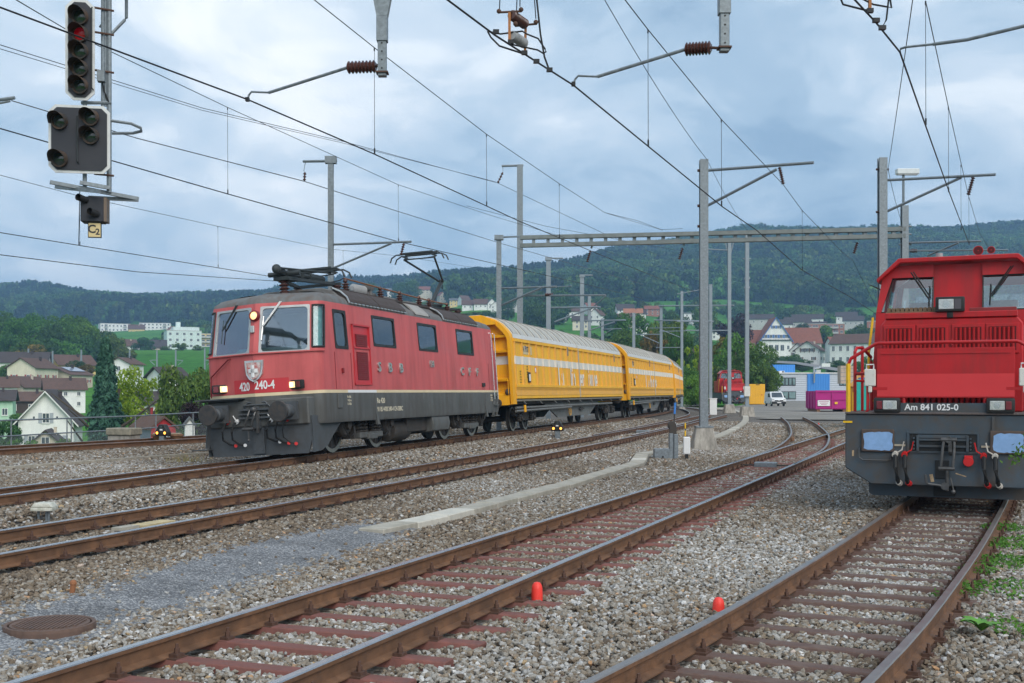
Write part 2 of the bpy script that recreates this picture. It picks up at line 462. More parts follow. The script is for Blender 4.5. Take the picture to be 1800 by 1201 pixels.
GM_fine = ground_material('fine blue-grey chippings', [(.10, .107, .118), (.20, .208, .222), (.155, .163, .176), (.30, .308, .32), (.48, .485, .49)], 62, 0.7, 1.6)
GM_asphalt = ground_material('gravelly asphalt', [(.20, .185, .165), (.25, .235, .21), (.22, .21, .19), (.28, .265, .24)], 9, 0.2, 0.25)
# the yard: one sheet of ballast bed
ny, nx = 190, 150
ys_ = np.r_[np.linspace(-6, 60, 130), np.linspace(61, 200, 60)]
V = []
for y in ys_:
 xl = float(edge_x(max(y, 0))) - 1.6
 xs_ = xl + (78 - xl)*np.linspace(0, 1, nx)**1.5
 z = yard_z(xs_, np.full(nx, y)) - 0.045
 z[0] -= 1.3
 z = z - np.clip((y-150)/40, 0, 1)*0.6
 V.append(np.stack([xs_, np.full(nx, y), z], 1))
tag(grid_mesh('ground', np.concatenate(V), nx, ny, GM_ballast), 'bed of brown and grey track ballast across the yard', None, None, 'structure')
# terrain: valley, meadows and hills
def terrain_material():
 m = bpy.data.materials.new('meadow and wood floor'); m.use_nodes = True
 t = m.node_tree; N = t.nodes; L = t.links.new; b = N['Principled BSDF']
 b.inputs['Roughness'].default_value = 1; b.inputs['Specular IOR Level'].default_value = 0.05
 tcn = N.new('ShaderNodeTexCoord')
 nz = N.new('ShaderNodeTexNoise'); nz.inputs['Scale'].default_value = 0.012; nz.inputs['Detail'].default_value = 6; L(tcn.outputs['Object'], nz.inputs['Vector'])
 cr = N.new('ShaderNodeValToRGB'); e = cr.color_ramp
 e.elements[0].position = .38; e.elements[0].color = (.045, .16, .02, 1)
 e.elements[1].position = .62; e.elements[1].color = (.075, .215, .028, 1)
 L(nz.outputs['Fac'], cr.inputs[0])
 n2_ = N.new('ShaderNodeTexNoise'); n2_.inputs['Scale'].default_value = 0.35; n2_.inputs['Detail'].default_value = 8; L(tcn.outputs['Object'], n2_.inputs['Vector'])
 mp = N.new('ShaderNodeMapRange'); mp.inputs['From Min'].default_value = .35; mp.inputs['From Max'].default_value = .65
 mp.inputs['To Min'].default_value = .72; mp.inputs['To Max'].default_value = 1.15; L(n2_.outputs['Fac'], mp.inputs[0])
 mu = N.new('ShaderNodeMix'); mu.data_type = 'RGBA'; mu.blend_type = 'MULTIPLY'; mu.inputs[0].default_value = 1
 L(cr.outputs[0], mu.inputs[6]); L(mp.outputs[0], mu.inputs[7]); L(mu.outputs[2], b.inputs['Base Color'])
 return m
GM_terr = terrain_material()
pxs = np.r_[np.linspace(-1400, -50, 16), np.linspace(0, 1800, 121), np.linspace(1850, 3200, 16)]
zs = np.r_[np.linspace(20, 170, 24), np.linspace(180, 700, 42), np.linspace(720, 2300, 70), np.linspace(2400, 3500, 6)]
PX_, ZZ_ = np.meshgrid(pxs, zs)
hz_ = terr(PX_, ZZ_)
V = np.stack([(PX_-900)/FPX*ZZ_, ZZ_, hz_], -1).reshape(-1, 3)
tag(grid_mesh('hills', V, len(pxs), len(zs), GM_terr), 'green valley floor rising to wooded hills', None, None, 'structure')
# wide ground under everything, out to the horizon
mb = MB(); mb.poly([(-6000, -2500, -12), (6000, -2500, -12), (6000, 6000, -12), (-6000, 6000, -12)])
tag(mb.build('terrain', GM_terr), 'low green ground reaching out to the horizon', None, None, 'structure')
# asphalt apron of the goods yard
def sheet(name, poly2, dz, m_, label, step=None):
 mb_ = MB(); n = len(poly2)
 pts = [(x, y, float(yard_z(x, y))+dz) for x, y in poly2]
 mb_.poly(pts)
 return tag(mb_.build(name, m_, recalc=False), label, None, None, 'structure')
ap = [(16.5, 83), (19, 80), (24, 78.5), (32, 79.5), (44, 82), (60, 80), (76, 80), (76, 260), (28, 260), (24, 180), (22, 140), (18.5, 104), (16.8, 92)]
mb = MB(); mb.poly([(x, y, 0.03) for x, y in ap])
tag(mb.build('asphalt_yard', GM_asphalt, recalc=False), 'pale dusty asphalt yard in front of the grey building', None, None, 'structure')
# fine chippings path between the middle and the near track
pe = [PG(px, py, 0.03) for px, py in ((-60, 1120), (30, 1076), (150, 1052), (255, 1012), (400, 968), (520, 945), (640, 924), (700, 931), (705, 944), (640, 960), (560, 985), (430, 1020), (330, 1060), (245, 1072), (190, 1090), (150, 1112), (60, 1130), (10, 1150), (-60, 1190))]
def inside(poly2, x, y):
 c = np.zeros(np.shape(x), bool); n = len(poly2); j = n-1
 for i in range(n):
  xi, yi = poly2[i][0], poly2[i][1]; xj, yj = poly2[j][0], poly2[j][1]
  c ^= ((yi > y) != (yj > y)) & (x < (xj-xi)*(y-yi)/(yj-yi+1e-12)+xi)
  j = i
 return c
PATH = [(p.x, p.y) for p in pe]
def seg_dist0(x, y, pts):
 d = np.full(np.shape(x), 99.0)
 for (ax, ay), (bx_, by_) in zip(pts[:-1], pts[1:]):
  vx, vy = bx_-ax, by_-ay
  t = np.clip(((x-ax)*vx+(y-ay)*vy)/(vx*vx+vy*vy+1e-9), 0, 1)
  d = np.minimum(d, np.hypot(x-ax-t*vx, y-ay-t*vy))
 return d
mb = MB()
gx = np.arange(min(p[0] for p in PATH)-.3, max(p[0] for p in PATH)+.4, .07); gy = np.arange(min(p[1] for p in PATH)-.3, max(p[1] for p in PATH)+.3, .07)
GX, GY = np.meshgrid(gx, gy)
jx = GX + rng.normal(0, .012, GX.shape); jy = GY + rng.normal(0, .012, GX.shape)
gz = yard_z(jx, jy) - 0.012 + 0.008*np.sin(jx*7+jy*3)*np.cos(jy*5) + rng.normal(0, .003, GX.shape)
ins = inside(PATH, jx, jy) | (seg_dist0(jx, jy, PATH + PATH[:1]) < .3)
idx = -np.ones(GX.shape, int); cnt = 0; vv = []
ff = []
for a_ in range(GX.shape[0]):
 for b_ in range(GX.shape[1]):
  idx[a_, b_] = len(vv); vv.append((jx[a_, b_], jy[a_, b_], gz[a_, b_]))
for a_ in range(GX.shape[0]-1):
 for b_ in range(GX.shape[1]-1):
  if ins[a_:a_+2, b_:b_+2].sum() >= 3:
   ff.append((idx[a_, b_], idx[a_, b_+1], idx[a_+1, b_+1], idx[a_+1, b_]))
mb._add(vv, ff)
o = mb.build('path', GM_fine, smooth=True, recalc=False)
tag(o, 'walkway of fine blue-grey chippings between two tracks', None, None, 'structure')
# ================================================================== rails, sleepers, fastenings
RAILP = [(-.07, -.155), (.07, -.155), (.07, -.145), (.012, -.128), (.010, -.045), (.034, -.036), (.036, -.008), (.028, 0), (-.028, 0), (-.036, -.008), (-.034, -.036), (-.010, -.045), (-.012, -.128), (-.07, -.145)]
def rail(t, d, u0, u1, parent, top, step=1.0, name='rail'):
 mb_ = MB()
 us = list(np.arange(u0, u1, step)) + [u1]
 n = len(RAILP)
 for u in us:
  x, y, tx, ty = t.at(u)
  rx, ry = ty, -tx
  z = t.zoff(d)
  mb_.v.extend([(x+rx*(d+a), y+ry*(d+a), z+b) for a, b in RAILP])
 for j in range(len(us)-1):
  for i in range(n):
   k = (i+1) % n
   mb_.f.append([j*n+i, j*n+k, (j+1)*n+k, (j+1)*n+i]); mb_.mi.append(1 if i in (7, 6, 8) else 0)
 mb_.f.append(list(range(n-1, -1, -1))); mb_.mi.append(0)
 mb_.f.append(list(range((len(us)-1)*n, len(us)*n))); mb_.mi.append(0)
 return mb_.build(name, [M['rust'], top], parent, smooth=True, recalc=True, ang=25)
# one fastening (base plate, clip, bolt) shared by all
def fastening_mesh(big):
 b_ = MB()
 b_.bx(-.075, .075, -.15, .15, -.165, -.148)
 for s_ in (-1, 1):
  b_.box((0, s_*.102, -.138), (.085, .075, .03))
  b_.cyl((0, s_*.105, -.125), (0, s_*.105, -.085 if big else -.095), .021, .021, 6)
  b_.cyl((0, s_*.105, -.085), (0, s_*.105, -.055 if big else -.075), .012, .012, 6)
 return b_.mesh('rail_fastening', M['bolt'])
FAST = fastening_mesh(True)
def sleeper_mesh(m_, hw=1.25):
 b_ = MB()
 pr = [(-.125, -.13), (-.075, -.002), (.075, -.002), (.125, -.13)]
 b_.prism(pr, 'y', -hw, hw)
 return b_.mesh('sleeper', m_, bevel=.008)
SL_red = sleeper_mesh(M['sleeper_red']); SL_brown = sleeper_mesh(M['sleeper_brown'])
def lay(t, name, label, top, u0, u1, sleepers=None, su=(0, 0), fast=(0, 0), spacing=.6, dz=.012, rails=(-.75, .75), rail_u=None):
 root = link(name, None, None, (0, 0, 0)); tag(root, label, None, None, 'structure')
 for d in rails:
  a_, b_ = (u0, u1) if rail_u is None else rail_u[d]
  rail(t, d, a_, b_, root, top)
 us = np.arange(u0, u1, spacing)
 for u in us:
  x, y, tx, ty = t.at(u)
  ang = math.atan2(ty, tx)
  if sleepers is not None and su[0] <= y <= su[1]:
   o_ = link('sleeper', sleepers, root, (x, y, t.z-.165+dz+random.uniform(-.012, .01)), (0, 0, ang + random.uniform(-.012, .012)))
  else:
   o_ = None
  if fast[0] <= y <= fast[1]:
   for d in rails:
    zr = t.zoff(d)
    if o_ is not None:
     f_ = link('rail_fastening', FAST, o_, (0, -d, zr - o_.location.z), None)
    else:
     f_ = link('rail_fastening', FAST, root, (x+ty*d, y-tx*d, zr), (0, 0, ang))
 return root
lay(TA, 'railway_track', 'farthest track along the fence behind the red locomotive', M['railtop_dull'], 0, TA.L)
lay(TB, 'railway_track', 'main line track that carries the red locomotive and yellow wagons', M['railtop'], 0, TB.L, fast=(10, 52))
lay(TC, 'railway_track', 'second track from the locomotive, beside the chippings walkway', M['railtop'], 0, TC.L, fast=(7, 60))
lay(TK, 'railway_track', 'curved connecting track bending left behind the concrete mast base', M['railtop'], 0, TK.L)
lay(TD, 'railway_track', 'near track with red steel sleepers running diagonally through the centre', M['railtop'], 0, TD.L, SL_red, (3, 48), (3, 40), .62)
lay(TF, 'railway_track', 'siding curving away to the asphalt yard from the near track', M['railtop_dull'], 0, TF.L)
lay(TE, 'railway_track', 'rightmost track with dark sleepers under the parked shunter', M['railtop_dull'], 0, TE.L, SL_brown, (3, 24), (3, 24), .62)
# ================================================================== ballast stones (uncountable: one object, instanced)
def stone_proto(k):
 bm = bmesh.new()
 bmesh.ops.create_icosphere(bm, subdivisions=1, radius=1.0)
 r_ = random.Random(k)
 ax = (1.0, r_.uniform(.62, .95), r_.uniform(.42, .72))
 for v in bm.verts:
  f_ = r_.uniform(.72, 1.14)
  v.co = Vector((v.co.x*ax[0]*f_, v.co.y*ax[1]*f_, v.co.z*ax[2]*f_))
 for _ in range(5):                                # flat broken faces
  n_ = Vector((r_.gauss(0, 1), r_.gauss(0, 1), r_.gauss(0, .8))).normalized()
  c_ = r_.uniform(.42, .62)
  for v in bm.verts:
   q = v.co.dot(n_)
   if q > c_: v.co -= n_*(q-c_)*.92
 me = bpy.data.meshes.new('stone'); bm.to_mesh(me); bm.free()
 return me
def stone_material():
 m = bpy.data.materials.new('ballast stone'); m.use_nodes = True
 t = m.node_tree; N = t.nodes; L = t.links.new; b = N['Principled BSDF']
 b.inputs['Roughness'].default_value = 0.85; b.inputs['Specular IOR Level'].default_value = 0.25
 at = N.new('ShaderNodeAttribute'); at.attribute_name = 'tone'; at.attribute_type = 'INSTANCER'
 cr = N.new('ShaderNodeValToRGB'); e = cr.color_ramp; e.interpolation = 'LINEAR'
 e.elements[0].position = 0; e.elements[0].color = (.10, .08, .062, 1)
 e.elements[1].position = 1; e.elements[1].color = (.62, .62, .61, 1)
 for p_, c_ in ((.18, (.16, .125, .09)), (.36, (.225, .185, .14)), (.5, (.245, .228, .20)), (.66, (.335, .322, .295)), (.8, (.385, .388, .39)), (.93, (.56, .555, .54)), (.955, (.40, .23, .12)), (.975, (.36, .28, .17))):
  x = e.elements.new(p_); x.color = (*c_, 1)
 L(at.outputs['Fac'], cr.inputs[0])
 tcn = N.new('ShaderNodeTexCoord')
 nz = N.new('ShaderNodeTexNoise'); nz.inputs['Scale'].default_value = 2.3; nz.inputs['Detail'].default_value = 5; L(tcn.outputs['Object'], nz.inputs['Vector'])
 mp = N.new('ShaderNodeMapRange'); mp.inputs['From Min'].default_value = .3; mp.inputs['From Max'].default_value = .7
 mp.inputs['To Min'].default_value = .7; mp.inputs['To Max'].default_value = 1.22; L(nz.outputs['Fac'], mp.inputs[0])
 mu = N.new('ShaderNodeMix'); mu.data_type = 'RGBA'; mu.blend_type = 'MULTIPLY'; mu.inputs[0].default_value = 1
 L(cr.outputs[0], mu.inputs[6]); L(mp.outputs[0], mu.inputs[7]); L(mu.outputs[2], b.inputs['Base Color'])
 return m
def scatter(name, protos, pos, rot, scl, tone, pick, label, kind='stuff'):
 """points carrying their own turn, size, tone and prototype number; instanced with geometry nodes"""
 me = bpy.data.meshes.new(name)
 n = len(pos)
 me.vertices.add(n); me.vertices.foreach_set('co', np.asarray(pos, np.float32).ravel())
 def attr(nm, ty, data, key='value'):
  a_ = me.attributes.new(nm, ty, 'POINT'); a_.data.foreach_set(key, np.asarray(data).ravel())
 attr('turn', 'FLOAT_VECTOR', np.asarray(rot, np.float32), 'vector'); attr('size', 'FLOAT_VECTOR', np.asarray(scl, np.float32), 'vector')
 attr('tone', 'FLOAT', np.asarray(tone, np.float32)); attr('pick', 'INT', np.asarray(pick, np.int32))
 o_ = link(name, me)
 tag(o_, label, None, None, kind)
 g = bpy.data.node_groups.new(name + ' scatter', 'GeometryNodeTree')
 g.interface.new_socket('Geometry', in_out='INPUT', socket_type='NodeSocketGeometry')
 g.interface.new_socket('Geometry', in_out='OUTPUT', socket_type='NodeSocketGeometry')
 N = g.nodes; L = g.links.new
 gi, go = N.new('NodeGroupInput'), N.new('NodeGroupOutput')
 jn = N.new('GeometryNodeJoinGeometry')
 def named(nm, ty):
  q = N.new('GeometryNodeInputNamedAttribute'); q.data_type = ty; q.inputs['Name'].default_value = nm; return q.outputs['Attribute']
 e2r = N.new('FunctionNodeEulerToRotation'); L(named('turn', 'FLOAT_VECTOR'), e2r.inputs[0])
 for k, pm in enumerate(protos):
  cmpn = N.new('FunctionNodeCompare'); cmpn.data_type = 'INT'; cmpn.operation = 'EQUAL'
  L(named('pick', 'INT'), cmpn.inputs[2]); cmpn.inputs[3].default_value = k
  ip = N.new('GeometryNodeInstanceOnPoints')
  oi = N.new('GeometryNodeObjectInfo'); oi.inputs['Object'].default_value = pm; oi.inputs['As Instance'].default_value = True
  L(gi.outputs[0], ip.inputs['Points']); L(cmpn.outputs[0], ip.inputs['Selection']); L(oi.outputs['Geometry'], ip.inputs['Instance'])
  L(e2r.outputs[0], ip.inputs['Rotation']); L(named('size', 'FLOAT_VECTOR'), ip.inputs['Scale'])
  L(ip.outputs[0], jn.inputs[0])
 L(jn.outputs[0], go.inputs[0])
 md = o_.modifiers.new('scatter', 'NODES'); md.node_group = g
 return o_
SM = stone_material()
def hidden_proto(name, me, x):
 """prototype kept out of every collection: geometry nodes read it, the render never sees it on its own"""
 o_ = bpy.data.objects.new(name, me)
 return o_
STONES = []
for k in range(7):
 me = stone_proto(k+3); me.materials.append(SM)
 STONES.append(hidden_proto('stone', me, k))
DUCT = [PG(px, py, 0.12) for px, py in ((652, 925), (768, 901), (985.6, 848), (1119, 810), (1129, 797), (1161, 792), (1203, 782), (1262, 766), (1303, 746), (1311, 735), (1304, 726), (1283, 716.7), (1257, 708.7))]
DUCT = [(p.x, p.y) for p in DUCT]
seg_dist = seg_dist0
def make_ballast():
 zones = [(5.2, 9, 900, .020, .039), (9, 15, 740, .022, .041), (15, 26, 430, .028, .047), (26, 45, 180, .040, .064), (45, 72, 60, .056, .085)]
 Ps, Rs, Ss, Ts, Ks = [], [], [], [], []
 for y0, y1, dens, s0, s1 in zones:
  xl = -.46*y1-2.0; xr = .46*y1+2.0
  n = int((xr-xl)*(y1-y0)*dens)
  x = rng.uniform(xl, xr, n); y = rng.uniform(y0, y1, n)
  keep = (np.abs(x) < .455*y+1.6) & (x > edge_x(y)-.8)
  pd = seg_dist(x, y, PATH + PATH[:1]); keep &= ~(inside(PATH, x, y) & (rng.random(n) > .010 + .6*np.clip(1-pd/.28, 0, 1)**1.5))
  keep &= ~inside(ap, x, y)
  keep &= seg_dist(x, y, DUCT) > .27
  x, y = x[keep], y[keep]
  ds = track_dists(x, y)
  k2 = np.ones(len(x), bool)
  low = np.zeros(len(x))
  for q, d in enumerate(ds):
   rr = np.abs(np.abs(d)-.75)
   k2 &= rr > .088
   low = np.where(rr < .2, np.maximum(low, .025), low)
  # keep most stones off the visible sleepers of the two near tracks
  for t, ylim in ((TD, 48), (TE, 24)):
   u = np.interp(y, t.p[:, 1], t.sg); q = ALLT.index((t, .17)); d = ds[q]
   sl = np.gradient(t.p[:, 0], t.p[:, 1]); kk = np.interp(y, t.p[:, 1], sl)
   uu = u + 0*d + (x-np.interp(y, t.p[:, 1], t.p[:, 0]))*kk/np.sqrt(1+kk*kk)
   ph = np.abs((uu/.62+.5) % 1 - .5)*.62
   on = ((d > -.72) & (d < (1.22 if t is TD else .72))) & (ph < .092) & (y < ylim)
   cover = .8 + .19*(np.abs(d) < .7)
   k2 &= ~(on & (rng.random(len(x)) < cover))
  x, y, low = x[k2], y[k2], low[k2]; ds = [d_[k2] for d_ in ds]
  n = len(x)
  s_ = rng.uniform(s0, s1, n)*np.where(rng.random(n) < .08, 1.35, 1)
  dE, dD = ds[6], ds[4]
  cov = ((np.abs(dE) > .85) & (np.abs(dE) < 1.45)) | ((dD < -.85) & (dD > -1.45))
  z = yard_z(x, y) - .018 + rng.uniform(-.012, .012, n) - low + .04*cov
  Ps.append(np.stack([x, y, z], 1))
  Rs.append(np.stack([rng.uniform(-.7, .7, n), rng.uniform(-.7, .7, n), rng.uniform(0, 6.28, n)], 1))
  Ss.append(np.stack([s_]*3, 1)*rng.uniform(.85, 1.15, (n, 3)))
  # tone: dirty brown near the main tracks, paler grey near the centre and right
  big = np.sin(x*.9+y*.37)*.06+np.sin(x*.31-y*.53+1)*.07
  dC = np.minimum(np.abs(ds[2]), np.abs(ds[1]))
  big = big - .10*np.clip(1.6-np.abs(np.abs(ds[2])-1.3), 0, 1)*(y < 22)
  pale = .10*((x > -1.0+.42*(y-9)) & (y < 26))
  near = np.minimum.reduce([np.abs(np.abs(d_)-.75) for d_ in ds]); big = big-.16*np.clip(1-near/.55, 0, 1)
  tn = np.clip(rng.normal(.39, .22, n)+big+pale, 0.02, .93)
  odd = rng.random(n) < .025
  tn = np.where(odd, rng.uniform(.94, .985, n), tn)
  Ts.append(tn); Ks.append(rng.integers(0, len(STONES), n))
 scatter('ballast', STONES, np.concatenate(Ps), np.concatenate(Rs), np.concatenate(Ss), np.concatenate(Ts), np.concatenate(Ks), 'loose broken ballast stones over the whole yard')
 return sum(len(p) for p in Ps)
NST = make_ballast()
# ================================================================== electric locomotive
M['loco_red'] = mat('faded locomotive red', (0.54, 0.105, 0.105), 0.5, 0, 0.10, 1.3, dirt=(0.34, 0.06, 0.06), dmix=0.55, dscale=1.1, streak=True, spec=0.45, dpos=.52)
M['loco_red_fresh'] = mat('fresh red patch', (0.50, 0.035, 0.045), 0.4, 0, 0.05, 2)
M['loco_dark_red'] = mat('dark red grille', (0.20, 0.015, 0.02), 0.5, 0, 0.15, 12)
M['loco_grey'] = mat('grimy frame grey', (0.105, 0.110, 0.108), 0.6, 0, 0.16, 2.2, dirt=(0.065, 0.058, 0.05), dmix=0.6, dscale=1.4, streak=True)
M['plow_grey'] = mat('plough grey', (0.075, 0.085, 0.095), 0.55, 0, 0.16, 2.2, dirt=(0.05, 0.045, 0.04), dmix=0.5, dscale=2)
M['roof_grey'] = mat('sooty roof', (0.135, 0.14, 0.142), 0.65, 0, 0.2, 2.5, dirt=(0.11, 0.075, 0.055), dmix=0.7, dscale=1.6, streak=True)
M['louvre'] = mat('brown roof louvre', (0.055, 0.04, 0.035), 0.7, 0, 0.15, 6)
M['bogie'] = mat('bogie grime', (0.042, 0.039, 0.036), 0.75, 0, 0.3, 4, 0.1, 30, dirt=(0.075, 0.06, 0.048), dmix=0.6, dscale=3)
M['wheel'] = mat('wheel steel', (0.07, 0.066, 0.062), 0.6, 0.3, 0.2, 6)
M['tyre'] = mat('wheel tread', (0.34, 0.33, 0.31), 0.4, 0.7, 0.1, 6)
M['panto'] = mat('pantograph paint', (0.04, 0.048, 0.052), 0.55, 0.2, 0.2, 10)
M['cab_in'] = mat('cab interior', (0.55, 0.62, 0.63), 0.8, 0, 0.1, 2)
M['room_in'] = mat('machine room interior', (0.08, 0.10, 0.11), 0.8, 0, 0.3, 2)
M['curtain'] = mat('teal blind', (0.26, 0.55, 0.55), 0.7, 0, 0.35, 9)
M['trim'] = mat('window rubber', (0.02, 0.02, 0.02), 0.5, 0, 0.1, 5)
G_wind = glass('windscreen glass', (0.80, 0.92, 0.95), 0.34, 0.95)
G_side = glass('side window glass', (0.7, 0.85, 0.85), 0.10, 0.75)
M['wframe'] = mat('windscreen frame', (.42, .43, .43), .4, .5, .1, 6)
LAMP = emit('warm headlight', (1.0, 0.66, 0.32), .55)
M['lens'] = mat('lamp glass', (0.55, 0.56, 0.54), 0.15, 0.3, 0.2, 25, spec=0.8)
M['lens_red'] = mat('tail lamp glass', (0.16, 0.01, 0.02), 0.15, 0, 0.2, 20, spec=0.8)
FX = .50                                      # how far the nose reaches ahead of the measuring point
LL = 14.7                                    # body length
def st_path(inset=0.0, lean=0.0):
 """plan outline of the body as stations from the front centre along +y to the rear centre"""
 hw = 1.475 - inset; xf = FX - inset - lean; nose = .45
 def side(front):
  d = Vector((-nose, hw)).normalized()
  r_ = .26; th = math.acos(max(-1, min(1, d.dot(Vector((-1, 0)))))); T = r_*math.tan(th/2)
  c = Vector((xf-nose, hw)); a = c - d*T; b = c + Vector((-1, 0))*T
  nrm = Vector((-d.y, d.x)) if Vector((-d.y, d.x)).y < 0 else Vector((d.y, -d.x))
  ctr = b + Vector((0, -r_))
  a0 = math.atan2(a.y-ctr.y, a.x-ctr.x); a1 = math.pi/2
  arc = [ctr + Vector((math.cos(a0+(a1-a0)*k/6), math.sin(a0+(a1-a0)*k/6)))*r_ for k in range(7)]
  pl = [Vector((xf, 0)) + (a-Vector((xf, 0)))*t for t in (0, .105, .25, .5, .75, .945)]
  return pl + arc
 f = side(True)
 mid = [Vector((x, hw)) for x in SX]
 rear = [Vector((-LL - (p.x - FX), p.y)) for p in reversed(f)]
 return f + mid + rear
SX = [-.80, -1.52, -1.80, -2.90, -3.18, -4.72, -6.52, -8.10, -9.98, -11.62, -13.1]
NF = 13
def body_z(z):
 if z <= 2.44: return 0.0, 0.0
 t = (z-2.44)/1.14
 return .05*t, .20*t
ZL = [1.50, 1.70, 2.0, 2.42, 2.50, 2.64, 3.40, 3.48, 3.58]
def ring_at(z):
 i, l = body_z(z)
 h = st_path(i, l)
 return h
def full(h, z):                               # close the outline over -y
 return [Vector((p.x, p.y, z)) for p in h] + [Vector((p.x, -p.y, z)) for p in reversed(h[1:-1])]
def wheelset(parent, x, r_, gauge=1.5, name='wheel', y_only=None, hub=True):
 for s in (-1, 1):
  w_ = MB()
  y = s*.75
  w_.lathe([(r_*.0+.09, -.10), (.16, -.09), (.16, -.05), (r_*.78, -.035), (r_*.80, -.055), (r_*.97, -.065), (r_+.028, -.06), (r_+.028, -.03), (r_, -.02), (r_-.004, .07), (r_*.84, .072), (r_*.82, .04), (.18, .055), (.16, .10), (.10, .10)],
                 (x, y, r_), (0, s, 0), 28)
  o_ = w_.build(name, M['wheel'], parent, smooth=True)
  t_ = MB()
  t_.lathe([(r_*.85, .0725), (r_*.995, .0725), (r_*.998, .074), (r_*.85, .074)], (x, y, r_), (0, s, 0), 28, False)
  t_.build('tyre', M['tyre'], o_, smooth=True)
  if hub:
   sp = MB()
   for k in range(9):
    a = 2*math.pi*k/9
    sp.beam((x+math.cos(a)*.17, y+s*.058, r_+math.sin(a)*.17), (x+math.cos(a)*r_*.8, y+s*.05, r_+math.sin(a)*r_*.8), .05, .06)
   sp.build('spokes', M['wheel'], o_)
 ax = MB(); ax.cyl((x, -.68, r_), (x, .68, r_), .09, n=10)
 ax.build('axle', M['bogie'], parent)
def spring(mb_, c, r_, h, turns, n=7, wr=.024):
 pts = []
 for k in range(turns*n+1):
  a = 2*math.pi*k/n
  pts.append((c[0]+math.cos(a)*r_, c[1]+math.sin(a)*r_, c[2]+h*k/(turns*n)))
 mb_.tube(pts, wr, 5)
def insulator(mb_, p0, p1, r0, r1, n):
 """porcelain string: ribbed spindle between two points"""
 p0, p1 = Vector(p0), Vector(p1); d = (p1-p0); L_ = d.length
 prof = [(r0, 0)]
 for k in range(n):
  a = L_*(k+.15)/n; b = L_*(k+.55)/n; c = L_*(k+.95)/n
  prof += [(r0, a), (r1, b), (r1*.9, b+.15*L_/n), (r0, c)]
 prof.append((r0, L_))
 mb_.lathe(prof, p0, d, 12)
def window_on(parent, quad, m_frame, m_glass, name='window', depth=.02, fw=.05, rad=.09, proud=.012, pane_name='pane', fr_name='frame'):
 """quad: function (u,v)->point on the skin and n: outward normal; u,v in 0..1"""
 f, nrm, W, H = quad
 def rr(inset, rad_):
  pts = []
  for cx, cy, a0 in ((1, 1, 0), (0, 1, 90), (0, 0, 180), (1, 0, 270)):
   for k in range(5):
    a = R(a0+90*k/4)
    px = (W-inset-rad_ if cx else inset+rad_) + math.cos(a)*rad_
    py = (H-inset-rad_ if cy else inset+rad_) + math.sin(a)*rad_
    pts.append((px/W, py/H))
  return pts
 outer = [f(u, v) + nrm*proud for u, v in rr(-.02, .03)]
 outb = [f(u, v) - nrm*.005 for u, v in rr(-.02, .03)]
 inner = [f(u, v) + nrm*proud for u, v in rr(fw, rad)]
 innb = [f(u, v) - nrm*depth for u, v in rr(fw, rad)]
 fm = MB(); fm.loft([outb, outer, inner, innb], True, False)
 o_ = fm.build(fr_name if name is None else name, m_frame, parent, smooth=True)
 g_ = MB(); g_.poly([f(u, v) - nrm*(depth*.8) for u, v in rr(fw*.6, rad)])
 g_.build(pane_name, m_glass, o_)
 return o_
